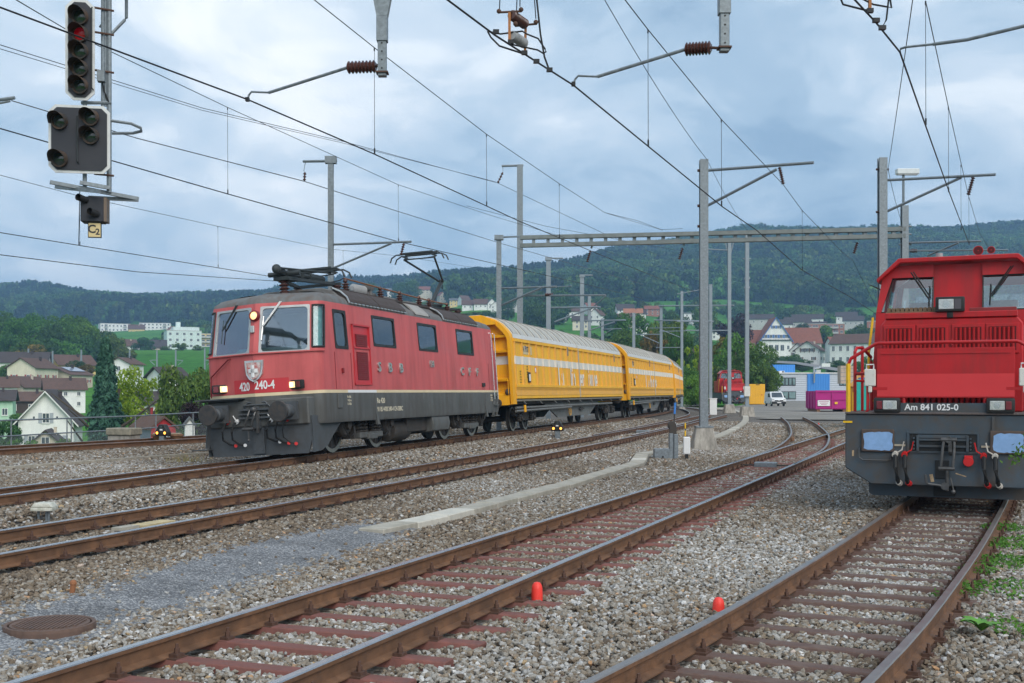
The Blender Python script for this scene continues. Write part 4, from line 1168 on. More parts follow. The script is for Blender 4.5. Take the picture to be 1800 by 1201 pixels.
# driver behind the right windscreen: one skinned figure, seated
def skin_person(name, joints, edges, radii, m_, parent=None, sub=1):
 me = bpy.data.meshes.new(name)
 me.from_pydata([tuple(j) for j in joints], edges, [])
 o_ = link(name, me, parent)
 sk_ = o_.modifiers.new('skin', 'SKIN')
 for i_, r_ in enumerate(radii): me.skin_vertices[0].data[i_].radius = (r_, r_) if not isinstance(r_, tuple) else r_
 me.skin_vertices[0].data[0].use_root = True
 sb = o_.modifiers.new('subsurf', 'SUBSURF'); sb.levels = sub; sb.render_levels = sub
 dg = bpy.context.evaluated_depsgraph_get()
 m2 = bpy.data.meshes.new_from_object(o_.evaluated_get(dg))
 m2.materials.clear(); m2.materials.append(m_)
 m2.polygons.foreach_set('use_smooth', [True]*len(m2.polygons))
 o_.modifiers.clear(); o_.data = m2
 return o_
jt = [(-1.45, .62, 2.33), (-1.47, .62, 2.55), (-1.46, .62, 2.78), (-1.44, .62, 2.90), (-1.42, .62, 3.02), (-1.40, .62, 3.12),
      (-1.45, .82, 2.76), (-1.32, .88, 2.55), (-1.08, .80, 2.52), (-.95, .76, 2.56), (-1.45, .42, 2.76), (-1.32, .36, 2.55), (-1.08, .44, 2.52), (-.95, .48, 2.56)]
ed = [(0, 1), (1, 2), (2, 3), (3, 4), (4, 5), (2, 6), (6, 7), (7, 8), (8, 9), (2, 10), (10, 11), (11, 12), (12, 13)]
drv = skin_person('person', jt, ed, [(.17, .12), (.18, .12), (.16, .11), .055, (.09, .075), (.07, .06), .07, .05, .04, .03, .07, .05, .04, .03], mat('dark work shirt', (.03, .035, .05), .8))
drv.matrix_world = LOCO.matrix_basis
tag(drv, 'train driver in a dark shirt seated behind the windscreen of the red locomotive', 'person')
fc = MB(); fc.ball((-1.35, .62, 3.03), .085, 10, 8, 1.25); fc.box((-1.26, .62, 3.02), (.03, .025, .05)); fc.build('face', mat('skin', (.45, .27, .19), .6), drv, smooth=True)
hr_ = MB(); hr_.ball((-1.39, .62, 3.06), .1, 10, 8, 1.1); hr_.build('hair', M['black'], drv, smooth=True)
# ================================================================== yellow sliding-wall wagons
M['wag_y'] = mat('wagon yellow', (0.84, 0.40, 0.004), 0.5, 0, 0.06, 1.5, dirt=(0.55, 0.25, 0.03), dmix=0.4, dscale=1.5, streak=True)
M['wag_y_pale'] = mat('faded wagon yellow', (0.84, 0.45, 0.025), 0.55, 0, 0.08, 1.2, dirt=(0.58, 0.30, 0.05), dmix=0.4, dscale=1.2, streak=True)
M['wag_rib'] = mat('wagon rib yellow', (0.66, 0.34, 0.05), 0.6, 0, 0.1, 3)
M['wag_roof'] = mat('pale wagon roof', (0.48, 0.48, 0.45), 0.5, 0.1, 0.08, 1.5, dirt=(0.27, 0.26, 0.23), dmix=0.55, dscale=1.3, streak=True)
M['wag_seam'] = mat('roof seam grime', (0.20, 0.19, 0.17), 0.7)
M['wag_grey'] = mat('wagon sole grey', (0.15, 0.155, 0.15), 0.6, 0, 0.15, 2, dirt=(0.08, 0.07, 0.06), dmix=0.5, dscale=2)
M['wag_white'] = mat('wagon white band', (0.62, 0.61, 0.56), 0.55, 0, 0.06, 2, dirt=(0.45, 0.42, 0.36), dmix=0.4, dscale=3)
M['dark_ink'] = mat('dark ink', (0.03, 0.03, 0.035), 0.6)
M['worn_white'] = mat('worn white lettering', (0.74, 0.72, 0.66), 0.6, 0, 0.05, 3, dirt=(0.76, 0.45, 0.10), dmix=0.7, dscale=4, dpos=.64)
WL = 22.3
def build_wagon(letters, label, small=True):
 root = thing('covered_wagon', (0, 0, 0), label, 'wagon', 'yellow wagons behind the locomotive')
 zb, zt, hw = 1.20, 3.43, 1.44
 RP = [(hw-.015, zt), (hw-.05, zt+.13), (1.27, 3.74), (1.08, 3.95), (.82, 4.13), (.45, 4.26), (.28, 4.29)]
 # end bulkheads
 for xe, sg in ((0, 1), (-WL, -1)):
  e = MB()
  prof = [(-hw, zb-.1), (hw, zb-.1)] + RP + [(-a, c) for a, c in reversed(RP)]
  e.prism(prof, 'x', xe-sg*.42, xe-sg*.36)
  eo = e.build('end_wall', M['wag_y'], root)
  fr = MB()                              # deep yellow arch frame around the end
  big = [(a, c) for a, c in [(-hw, zb-.1)]] 
  out_ = [(hw+.01, zb-.2)] + [(a+.012, c+.012) for a, c in RP]; inn = [(hw-.10, zb-.2)] + [(a-.10, c-.10) for a, c in RP]
  for s2 in (1, -1):
   r0 = [Vector((xe-sg*.52, a*s2, c)) for a, c in out_]; r1 = [Vector((xe-sg*.08, a*s2, c)) for a, c in out_]
   r2 = [Vector((xe-sg*.08, a*s2, c)) for a, c in inn]; r3 = [Vector((xe-sg*.52, a*s2, c)) for a, c in inn]
   fr.loft([r0, r1, r2, r3, r0], False, False)
  fr.prism([(-.40, 4.17), (.40, 4.17), (.40, 4.305), (-.40, 4.305)], 'x', xe-sg*.55, xe-sg*.02)
  fr.build('end_arch', M['wag_y'], eo)
  hood = MB(); hood.prism([(-.95, 4.03), (-.45, 4.29), (.45, 4.29), (.95, 4.03), (.95, 3.93), (-.95, 3.93)], 'x', xe-sg*.30, xe+sg*.02); hood.build('end_hood', M['wag_y'], eo)
  for zz in (1.9, 2.95, 3.5):
   rb = MB(); rb.prism([(xe-sg*.36, zz-.05), (xe-sg*.16, zz-.05), (xe-sg*.14, zz+.03), (xe-sg*.36, zz+.08)], 'y', -hw+.12, hw-.12); rb.build('end_rib', M['wag_y'], eo)
  wb = MB(); wb.bx(min(xe-sg*.36, xe-sg*.352), max(xe-sg*.36, xe-sg*.352), -hw+.1, hw-.1, 2.47, 2.77); wb.build('white_band', M['wag_white'], eo)
  lw = MB(); lw.prism([(xe-sg*.42, 1.5), (xe-sg*.06, 1.35), (xe-sg*.02, .98), (xe-sg*.42, .98)], 'y', -1.3, 1.3); lw.build('end_sill', M['wag_y'], eo)
  for s2 in (1, -1):
   bu = MB(); bu.lathe([(.15, -.1), (.15, .1), (.115, .12), (.115, .40), (.235, .42), (.235, .46), (.02, .48)], (xe, .875*s2, 1.06), (sg, 0, 0), 16); bu.build('buffer', M['bogie'], root, smooth=True)
   hr = MB(); hr.tube([(xe-sg*.1, s2*1.25, 1.9), (xe, s2*1.3, 1.85), (xe, s2*1.3, 1.4), (xe-sg*.15, s2*1.25, 1.2)], .016, 5); hr.build('shunter_handrail', M['wag_y'], root)
  if sg > 0:
   sw = MB(); sw.lathe([(.09, 0), (.12, .02), (.12, .08), (.08, .10), (.02, .10)], (xe-.12, 1.22, 1.45), (.6, .8, 0), 12); sw.build('hand_wheel_box', M['bogie'], root)
 # two sliding doors per side, each with its ribs, band and half of the roof
 xm = -WL/2
 for s2 in (1, -1):
  for xa, xb_ in ((-.48, xm-(-.03)), (xm-.03, -WL+.48)):
   d = MB()
   lo, hi = min(xa, xb_), max(xa, xb_)
   y0, y1 = (hw-.06, hw-.015) if s2 > 0 else (-hw+.015, -hw+.06)
   d.bx(lo, hi, y0, y1, zb, zt)
   do = d.build('sliding_door', M['wag_y_pale'], root)
   if s2 > 0:
    rbm = MB(); rbm.prism([(-.055, hw-.02), (.055, hw-.02), (.03, hw+.05), (-.03, hw+.05)], 'z', zb+.52, zt-.12)
    rme = rbm.mesh('rib', M['wag_rib'])
    nR = 10
    for k in range(nR+1):
     link('rib', rme, do, (lo+.08+(hi-lo-.16)*k/nR, 0, 0))
    for z0_, z1_, dy in ((zt-.13, zt-.02, .045), (zb+.42, zb+.52, .05), (zb, zb+.10, .04)):
     r_ = MB(); r_.bx(lo, hi, hw-.016, hw+dy, z0_, z1_); r_.build('rail_moulding', M['wag_y_pale'], do)
    ch = MB(); ch.prism([(hw-.016, zb+.11), (hw+.045, zb+.11), (hw+.015, zb+.30), (hw+.045, zb+.41), (hw-.016, zb+.41)], 'x', lo, hi); ch.build('lower_channel', M['wag_rib'], do)
    wbm = MB(); wbm.bx(-.44, .44, hw-.016, hw-.008, 2.47, 2.77)
    bme = wbm.mesh('white_band', M['wag_white'])
    for k in range(nR):
     q = link('white_band', bme, do, (lo+.08+(hi-lo-.16)*(k+.5)/nR, 0, 0))
    r2 = MB(); r2.prism([(-.058, hw-.021), (.058, hw-.021), (.033, hw+.054), (-.033, hw+.054)], 'z', 2.47, 2.77)
    r2m = r2.mesh('band_on_rib', M['wag_white'])
    for k in range(nR+1):
     link('band_on_rib', r2m, do, (lo+.08+(hi-lo-.16)*k/nR, 0, 0))
    hd = MB(); hd.bx(lo+2.1, lo+2.2, hw+.0, hw+.09, zt-.42, zt-.05); hd.build('door_latch', M['wag_seam'], do)
   rp = MB()
   r_in = [Vector((0, (a-.03)*s2, c-.03)) for a, c in RP]; r_out = [Vector((0, a*s2, c)) for a, c in RP]
   loop = r_out + list(reversed(r_in))
   rp.loft([[p+Vector((lo, 0, 0)) for p in loop], [p+Vector((hi, 0, 0)) for p in loop]], True, True)
   ro = rp.build('roof_panel', M['wag_roof'], do, smooth=True, ang=40)
   if s2 > 0:
    sm_ = MB()
    pts = [Vector((0, a*1.006, c+.008)) for a, c in RP[1:-1]]
    sm_.tube(pts, .028, 4)
    sme = sm_.mesh('roof_seam', M['wag_roof'])
    sm2 = MB(); sm2.tube([p+Vector((-.07, .016, .016)) for p in pts], .03, 4); smd = sm2.mesh('roof_joint', M['wag_seam'])
    for k in range(nR+1):
     xx = lo+.06+(hi-lo-.12)*k/nR
     link('roof_seam', sme, do, (xx, 0, 0)); link('roof_joint', smd, do, (xx, 0, 0))
    lp = MB(); lp.loft([[Vector((lo, hw+.0, zt+.0)), Vector((hi, hw+.0, zt))], [Vector((lo, hw-.02, zt+.15)), Vector((hi, hw-.02, zt+.15))]], False, False); lp.build('roof_skirt', mat('bright roof skirt', (.62, .63, .62), .45, .1, .05, 2), do)
 ce = MB(); ce.bx(xm-.02, xm+.02, hw-.01, hw+.07, zb, zt); 
 ce.tube([Vector((xm, a+.03, c+.03)) for a, c in RP], .04, 5); ce.build('centre_post', M['wag_roof'], root)
 rg = MB(); rg.prism([(-.30, 4.27), (.30, 4.27), (.24, 4.35), (-.24, 4.35)], 'x', -WL+.4, -.4); rg.build('roof_ridge', M['wag_roof'], root, bevel=.02)
 # lettering
 for s_, xx, z_, size, sx in letters:
  text(s_, size, M['worn_white'], root, frame((xx, hw+.012, z_), (-1, 0, 0), (0, 0, 1)), 'slogan', .002, 'LEFT', .028, sx)
 if small:
  pnl = MB(); pnl.bx(-3.1, -1.6, hw-.012, hw-.006, 3.0-.13, 3.22-.04); pnl.build('logo_plate', mat('logo plate', (.60, .50, .30), .6), root)
  text('LA', .30, M['dark_ink'], root, frame((-1.62, hw+.0, 3.05), (-1, 0, 0), (0, 0, 1)), 'logo_lettering', .002, 'LEFT', .006)
  text('P', .34, mat('logo blue', (.02, .05, .2), .5), root, frame((-2.08, hw+.0, 3.06), (-1, 0, 0), (0, 0, 1)), 'logo_lettering', .002, 'LEFT', .008)
  text('STE', .30, M['dark_ink'], root, frame((-2.32, hw+.0, 3.05), (-1, 0, 0), (0, 0, 1)), 'logo_lettering', .002, 'LEFT', .006)
  rng2 = random.Random(5)
  for xx, z0_, rows in ((-1.2, 2.2, 7), (-2.2, 2.4, 5), (-1.7, 1.9, 4), (-2.7, 1.9, 3)):
   for k in range(rows):
    text(''.join(rng2.choice('0123456789') for _ in range(5)), .085, M['dark_ink'], root, frame((xx, hw-.008, z0_-.1*k), (-1, 0, 0), (0, 0, 1)), 'data_lettering', .001, 'LEFT')
  dp = MB(); dp.bx(-2.65, -2.30, hw-.01, hw+.03, 1.80, 2.20); dpo = dp.build('document_holder', M['trim'], root, bevel=.01)
  pp = MB(); pp.bx(-2.60, -2.38, hw+.03, hw+.034, 1.86, 2.12); pp.build('paper', M['white'], dpo)
  wn = MB(); wn.lathe([(.13, 0), (.13, .004), (.10, .005), (.10, .002)], (-3.55, hw-.012, 2.3), (0, 1, 0), 16, False); wn.build('warning_ring', M['red_paint'], root)
  wi = MB(); wi.lathe([(.001, .003), (.10, .003)], (-3.55, hw-.012, 2.3), (0, 1, 0), 16, False); wi.build('warning_disc', M['white'], root)
 # underframe: sole bar, pipes, trapeze panel, hand wheel
 sb = MB(); sb.bx(-WL+.3, -.3, -1.25, 1.25, 1.0, 1.17); sb.build('sole_bar', M['bogie'], root)
 gu = MB(); gu.cyl((-.5, hw-.05, 1.13), (-WL+.5, hw-.05, 1.13), .045, n=8); gu.build('door_guide_rail', mat('guide rail', (.26, .24, .19), .6, .1, .15, 4), root)
 for k in range(9):
  g_ = MB(); g_.beam((-1.5-2.4*k, hw-.08, 1.17), (-1.75-2.4*k, hw+.02, .98), .06, .03); g_.build('guide_bracket', M['wag_grey'], root)
 p1 = MB(); p1.cyl((-.8, 1.32, .86), (-WL+3, 1.32, .86), .05, n=8); p1.build('operating_shaft', M['wag_grey'], root)
 p2 = MB(); p2.cyl((-.5, 1.40, .74), (-9.5, 1.40, .78), .045, n=8); p2.build('lever_shaft', M['wag_grey'], root)
 tp = MB(); tp.prism([(-5.6, 1.0), (-16.7, 1.0), (-14.4, .38), (-7.9, .38)], 'y', 1.10, 1.16); tp.prism([(-5.6, 1.0), (-16.7, 1.0), (-14.4, .38), (-7.9, .38)], 'y', -1.16, -1.10); tp.build('truss_panel', M['wag_grey'], root)
 hwl = MB()
 hwl.tube([(-9.9+math.cos(2*math.pi*k/20)*.25, 1.25, .66+math.sin(2*math.pi*k/20)*.25) for k in range(21)], .02, 6)
 for k in range(5): hwl.tube([(-9.9, 1.25, .66), (-9.9+math.cos(2*math.pi*k/5)*.25, 1.25, .66+math.sin(2*math.pi*k/5)*.25)], .014, 4)
 hwl.build('brake_hand_wheel', mat('ochre wheel', (.42, .24, .05), .6), root)
 vb = MB(); vb.bx(-12.7, -12.2, 1.16, 1.24, .6, .75); vb.cyl((-12.9, 1.22, .68), (-12.0, 1.22, .68), .03, n=6); vb.build('brake_selector', M['bogie'], root)
 hd = MB(); hd.bx(-1.62, -1.5, 1.42, 1.5, .68, .95); hd.build('lever_handle', M['wag_y'], root, bevel=.02)
 for c0 in (-2.9, -WL+2.9):
  bg_ = link('bogie', None, root, (c0, 0, 0))
  f_ = MB()
  for s in (-1, 1):
   f_.prism([(-1.5, .62), (-1.2, .78), (-.5, .70), (.5, .70), (1.2, .78), (1.5, .62), (1.2, .5), (.5, .38), (-.5, .38), (-1.2, .5)], 'y', s*.95, s*1.07)
  f_.bx(-.35, .35, -1.05, 1.05, .5, .95); f_.build('bogie_frame', M['bogie'], bg_)
  for xx in (-.9, .9):
   wheelset(bg_, xx, .46, hub=False)
   for s in (-1, 1):
    a_ = MB(); a_.bx(xx-.15, xx+.15, min(s*.95, s*1.18), max(s*.95, s*1.18), .34, .62); a_.cyl((xx, s*1.15, .47), (xx, s*1.24, .47), .09, n=10); a_.build('axle_box', M['bogie'], bg_, bevel=.02)
    for dx in (-.26, .26):
     q = MB(); spring(q, (xx+dx, s*1.12, .40), .08, .34, 4); q.build('coil_spring', M['bogie'], bg_, smooth=True)
 return root
def place_on(root, t, u_front, length, zr=.40, roll=3.4, px=.13):
 xa, ya, _, _ = t.at(u_front + length*px); xb_, yb_, _, _ = t.at(u_front + length*(1-px))
 d = Vector((xa-xb_, ya-yb_, 0)).normalized()
 o_ = Vector((xa, ya, zr)) + d*length*px
 root.location = o_
 root.rotation_euler = (Matrix.Rotation(math.atan2(d.y, d.x), 4, 'Z') @ Matrix.Rotation(R(roll), 4, 'X')).to_euler()
UL = TB.u_at_y(27.25)
uw = UL + LL + 1.35
W1 = build_wagon([('La', -7.2, 2.0, 1.65, .72), ('lin', -9.5, 2.0, 1.5, .7), ('en', -11.4, 2.0, 1.5, .7), ('jaune', -13.2, 2.0, 1.5, .66)], 'nearest yellow sliding-wall wagon, coupled directly behind the red locomotive')
place_on(W1, TB, uw, WL)
W2 = build_wagon([('La chance', -7.2, 1.98, 1.45, .9)], 'second yellow sliding-wall wagon, between the nearest and the farthest one')
place_on(W2, TB, uw+WL+1.05, WL)
W3 = build_wagon([('La', -12.0, 1.98, 1.5, 1.0)], 'farthest yellow sliding-wall wagon in the bend, ending beside the grey mast', False)
place_on(W3, TB, uw+2*(WL+1.05), WL)
# ================================================================== diesel shunters
M['sh_red'] = mat('shunter red', (0.47, 0.010, 0.014), 0.42, 0, 0.10, 2.5, 0.03, 9, dirt=(0.27, 0.022, 0.02), dmix=0.55, dscale=2.0, streak=True, spec=0.45)
M['sh_red_pale'] = mat('reflective red band', (0.62, 0.04, 0.045), 0.35, 0, 0.05, 2)
M['sh_grey'] = mat('shunter blue-grey', (0.055, 0.078, 0.10), 0.5, 0, 0.2, 1.6, dirt=(0.085, 0.064, 0.046), dmix=0.75, dscale=2.4, streak=False)
M['sh_slat'] = mat('louvre slot', (0.09, 0.004, 0.006), 0.6)
M['pad_blue'] = mat('chalky blue pad', (0.24, 0.40, 0.66), 0.8, 0, 0.07, 6, dirt=(0.17, 0.30, 0.52), dmix=0.5, dscale=14)
M['pad_rust'] = mat('rusted buffer face', (0.085, 0.062, 0.052), 0.75, 0, 0.3, 8)
M['tread'] = mat('chequer walkway', (0.12, 0.10, 0.095), 0.7, 0.2, 0.3, 30, 0.3, 60)
M['hazy'] = mat('cab upholstery', (0.42, 0.46, 0.47), 0.8, 0, 0.2, 3)
G_cab = glass('cab glass', (0.85, 0.93, 0.92), 0.20, 0.95)
def loop_tube(pts, r_, n=7): 
 q = MB(); q.tube(pts, r_, n); return q
def build_shunter(label, number):
 root = thing('diesel_shunter', (0, 0, 0), label, 'shunter')
 def B(nm, m_, fn, parent=root, **k):
  q = MB(); fn(q); return q.build(nm, m_, parent, **k)
 # buffer-beam face with chamfered lower corners, plus the narrower guard plate
 fpn = [(-1.50, 1.42), (-1.50, .57), (-1.10, .32), (1.10, .32), (1.50, .57), (1.50, 1.42)]
 B('front_plate', M['sh_grey'], lambda q: q.prism(fpn, 'x', -.10, 0), bevel=.015)
 B('rear_plate', M['sh_grey'], lambda q: q.prism(fpn, 'x', -10.6, -10.5))
 B('guard_plate', M['sh_grey'], lambda q: q.prism([(-1.18, .36), (-1.18, .16), (-1.12, .12), (1.12, .12), (1.18, .16), (1.18, .36)], 'x', -.40, -.34))
 B('side_sill', M['sh_grey'], lambda q: (q.bx(-10.5, -.1, 1.36, 1.46, .62, 1.40), q.bx(-10.5, -.1, -1.46, -1.36, .62, 1.40)))
 B('walkway', M['tread'], lambda q: q.bx(-10.6, .03, -1.50, 1.50, 1.42, 1.455), bevel=.008)
 B('underframe', M['bogie'], lambda q: (q.bx(-9.9, -.4, -1.2, 1.2, .75, 1.36), q.bx(-6.5, -3.8, -1.3, 1.3, .4, .8)))
 for xx in (-1.7, -3.7, -6.9, -8.9): wheelset(root, xx, .46, hub=False)
 # coupling recess
 ro = B('coupler_recess', M['sh_grey'], lambda q: (q.bx(-.004, .025, -.56, .48, 1.125, 1.15), q.bx(-.004, .025, -.56, .48, .83, .855), q.bx(-.004, .025, -.56, -.535, .855, 1.125), q.bx(-.004, .025, .455, .48, .855, 1.125)))
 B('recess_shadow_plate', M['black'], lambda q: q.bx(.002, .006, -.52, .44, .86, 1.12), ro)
 B('recess_frame', M['sh_grey'], lambda q: (q.bx(.006, .04, -.40, .32, 1.02, 1.05), q.bx(.006, .04, -.40, .32, .92, .95), q.bx(.006, .05, -.42, -.385, .86, 1.10), q.bx(.006, .05, .30, .335, .86, 1.10), q.bx(.008, .03, -.40, .32, 1.06, 1.11)), ro)
 for s in (-1, 1):
  for k in range(4): B('bolt_head', M['sh_grey'], lambda q: q.cyl((.01, -.05+s*.41, .89+.055*k), (.05, -.05+s*.41, .89+.055*k), .016, n=6), ro)
 st = mat('coupling steel', (.10, .10, .10), .45, .5)
 B('screw_coupling', st, lambda q: (q.tube([(.10, -.02, 1.03), (.14, -.04, .84), (.14, -.06, .62)], .022, 7), q.tube([(.10, .13, 1.03), (.14, .13, .84), (.14, .11, .62)], .022, 7), q.cyl((.14, -.09, .60), (.14, .14, .60), .032, n=8), q.tube([(.14, .03, .60), (.12, .03, .40), (.10, .03, .26)], .024, 7), q.cyl((.06, .0, .33), (.14, .0, .33), .06, n=10), q.tube([(.12, .0, .33), (.13, -.25, .36), (.13, -.27, .37), (.13, -.28, .50)], .02, 6), q.tube([(.12, .08, .46), (.12, .12, .28)], .012, 5), q.ball((.12, .12, .25), .035)), smooth=True)
 B('coupling_hook', st, lambda q: (q.cyl((.0, .05, 1.04), (.13, .05, 1.04), .05, n=10), q.cyl((.1, -.06, 1.04), (.1, .17, 1.04), .036, n=10), q.prism([(.06, 1.0), (.16, 1.0), (.15, .86), (.10, .80), (.05, .88)], 'y', .05, .10)), smooth=True)
 B('hook_plate', M['black'], lambda q: (q.bx(.0, .025, -.15, .05, .44, .72), q.bx(-.33, -.30, -.2, .12, .14, .32)), bevel=.004)
 # buffer pads
 for yy in (-1.0, .88):
  pr = B('buffer_pad', M['pad_rust'], lambda q: q.bx(.0, .05, yy-.25, yy+.25, .83, 1.185), bevel=.045, seg=3)
  rr_ = random.Random(int(yy*100))
  pts = []
  for k in range(26):
   a = 2*math.pi*k/26; w_, h_ = .225, .15
   m_ = 1/max(abs(math.cos(a))/w_, abs(math.sin(a))/h_); m_ = min(m_, .255)*rr_.uniform(.90, 1.0)
   pts.append(Vector((.0525, yy+.01+math.cos(a)*m_, 1.0+math.sin(a)*m_)))
  B('blue_paint', M['pad_blue'], lambda q: q.poly(pts), pr)
 # hoses with cocks
 for yy, red in ((-.735, 0), (-.595, 1), (.545, 1), (.705, 0)):
  hm = M['red_paint'] if red else mat('pale cock', (.55, .52, .47), .5)
  ho = B('brake_hose', M['black'], lambda q: q.tube([(.02, yy, .80), (.10, yy+.005, .78), (.12, yy+.01, .6), (.10, yy+.04, .42), (.05, yy+.05, .36)], .034, 8), smooth=True)
  B('angle_cock', hm, lambda q: (q.cyl((.0, yy, .81), (.11, yy, .79), .045, n=10), q.tube([(.05, yy+.02*(1 if yy < 0 else -1), .82), (.06, yy+.10*(1 if yy < 0 else -1), .87), (.06, yy+.13*(1 if yy < 0 else -1), 1.0)], .011, 5)), ho)
  B('hose_end', hm, lambda q: q.cyl((.06, yy+.05, .37), (.0, yy+.07, .34), .045, n=8), ho)
 for yy in (-.70, .62): B('hose_bracket', mat('buff bar', (.38, .33, .25), .7), lambda q: q.bx(.0, .02, yy-.11, yy+.11, .925, .955))
 B('red_socket', M['red_paint'], lambda q: (q.cyl((.0, .33, .71), (.10, .33, .71), .075, n=12), q.bx(0, .06, .27, .39, .75, .80)), bevel=.004)
 B('step_handle', M['sh_grey'], lambda q: q.tube([(.0, -1.28, .88), (.06, -1.28, .86), (.06, -1.28, .74), (.05, -1.22, .70), (.05, -.85, .70), (.05, -.80, .72), (.0, -.80, .80)], .012, 6))
 B('lamp_bracket', M['sh_grey'], lambda q: q.bx(.0, .03, .66, .70, 1.14, 1.40))
 B('scratch', mat('bare scuff', (.42, .30, .18), .7, 0, .4, 20), lambda q: (q.box((.0015, -1.38, .80), (.003, .03, .09)), q.box((.0015, -.20, .44), (.003, .05, .12), Matrix.Rotation(.2, 3, 'X')), q.box((.0015, .22, .50), (.003, .16, .015), Matrix.Rotation(-.3, 3, 'X'))))
 # name strip and headlights
 B('number_strip', M['sh_grey'], lambda q: q.bx(-.04, .0, -.72, .58, 1.455, 1.60))
 text(number, .135, M['white'], root, frame((.004, -.60, 1.53), (0, 1, 0), (0, 0, 1)), 'number', .002, 'LEFT', .003, 1.0)
 for yy, s in ((-.86, -1), (.78, 1)):
  ho = B('headlight', M['trim'], lambda q: q.bx(-.06, .07, yy-.2, yy+.2, 1.45, 1.68), bevel=.035, seg=2)
  B('lamp_lens', M['lens'], lambda q: q.bx(.06, .078, yy-s*.15-.0 if s < 0 else yy-.15, yy+.15 if s < 0 else yy+.06, 1.495, 1.635) if False else q.bx(.06, .078, (yy-.06 if s < 0 else yy-.15), (yy+.15 if s < 0 else yy+.06), 1.495, 1.635), ho, bevel=.015)
  B('reflector', M['silver'], lambda q: q.lathe([(.005, .081), (.05, .0805)], (0, yy+(.045 if s < 0 else -.045), 1.565), (1, 0, 0), 14, False), ho)
  B('tail_lens', M['lens_red'], lambda q: q.bx(.06, .077, (yy-.155 if s < 0 else yy+.07), (yy-.07 if s < 0 else yy+.155), 1.50, 1.63), ho, bevel=.01)
 # front shield panel
 sp_ = B('front_shield', M['sh_red'], lambda q: q.bx(-.05, -.02, -1.02, .98, 1.68, 2.45), bevel=.006)
 B('reflective_band', M['sh_red_pale'], lambda q: q.bx(-.0195, -.017, -1.015, .975, 1.70, 2.05), sp_)
 B('shield_crease', M['sh_red'], lambda q: q.bx(-.021, -.008, -.95, .92, 2.36, 2.375), sp_)
 for yy in (-.62, .56): B('shield_post', M['sh_red'], lambda q: q.cyl((-.06, yy, 1.455), (-.06, yy, 2.45), .03, n=8), sp_)
 B('lower_grille', M['sh_slat'], lambda q: q.bx(-.42, -.40, -.95, .93, 1.46, 1.72))
 for k in range(22): B('grille_bar', M['sh_red'], lambda q: q.prism([(-.39, -.9+.083*k), (-.33, -.88+.083*k), (-.33, -.86+.083*k), (-.39, -.84+.083*k)], 'z', 1.46, 1.70))
 # handrails
 for nm, pts, r_ in (('handrail', [(-.05, -1.46, 2.20), (-.05, -1.42, 2.30), (-.05, -1.05, 2.52), (-.05, -1.0, 2.535), (-.05, 1.0, 2.535), (-.05, 1.05, 2.52), (-.05, 1.42, 2.30), (-.05, 1.46, 2.20)], .027),):
  B(nm, M['sh_red'], lambda q: q.tube(pts, r_, 8), smooth=True)
 for s in (-1, 1):
  B('yellow_post', M['yellow_rail'], lambda q: (q.cyl((-.05, s*1.46, 1.30), (-.05, s*1.46, 2.22), .035, n=8), q.bx(-.11, .01, s*1.46-.07, s*1.46+.07, 1.28, 1.31)))
  for k, (xa, xb_) in enumerate(((-.06, -.55), )):
   B('side_handrail', M['sh_red'], lambda q: q.tube([(-.35, s*1.40, 1.455), (-.35, s*1.40, 2.42), (-.42, s*1.38, 2.48), (-.9, s*1.36, 2.50), (-1.5, s*1.30, 2.36), (-1.55, s*1.30, 2.28), (-1.55, s*1.30, 1.455)], .026, 7), smooth=True)
   B('side_handrail', M['sh_red'], lambda q: q.tube([(-.35, s*1.40, 1.95), (-1.55, s*1.30, 1.95)], .022, 6))
   B('side_handrail', M['sh_red'], lambda q: q.tube([(-.9, s*1.36, 2.5), (-.9, s*1.36, 1.455)], .024, 6))
   B('step_rail', M['sh_red'], lambda q: q.tube([(-.05, s*1.44, 1.42), (-.05, s*1.22, 1.42), (-.05, s*1.16, 1.48), (-.05, s*1.16, 2.02), (-.12, s*1.20, 2.06), (-.35, s*1.38, 2.06)], .026, 7), smooth=True)
  bo = B('white_plate', mat('chipped white plate', (.66, .65, .60), .6, 0, .05, 3, dirt=(.30, .18, .10), dmix=.9, dscale=11, dpos=.66), lambda q: (q.bx(-.02, .01, s*1.12-.085, s*1.12+.085, 1.86, 2.13), q.bx(-.02, .01, s*1.12-.03, s*1.12+.03, 1.76, 1.86)), bevel=.012)
  B('plate_clip', M['white'], lambda q: q.tube([(-.005, s*1.12-.055, 2.13), (-.005, s*1.12-.055, 2.20), (-.005, s*1.12+.055, 2.20), (-.005, s*1.12+.055, 2.13)], .012, 5), bo)
  B('plate_bracket', M['sh_red'], lambda q: (q.bx(-.03, -.015, min(s*.86, s*1.08), max(s*.86, s*1.08), 1.80, 1.845), ))
 # hood
 hd = B('hood', M['sh_red'], lambda q: q.prism([(-1.08, 1.455), (-1.08, 2.86), (-1.0, 2.96), (1.0, 2.96), (1.08, 2.86), (1.08, 1.455)], 'x', -2.7, -.95), bevel=.02)
 dpm = MB(); dpm.bx(-.95, -.925, -.245, .245, 2.38, 2.86); dme = dpm.mesh('hood_door', M['sh_red'], bevel=.008)
 slm = MB(); slm.prism([(-.925, 0), (-.925, .05), (-.895, .034), (-.895, .022)], 'z', 2.44, 2.80); sme = slm.mesh('louvre', M['sh_red'])
 ssm = MB(); ssm.bx(-.9252, -.9235, -.20, .20, 2.43, 2.81); ssme = ssm.mesh('louvre_slot', M['sh_slat'])
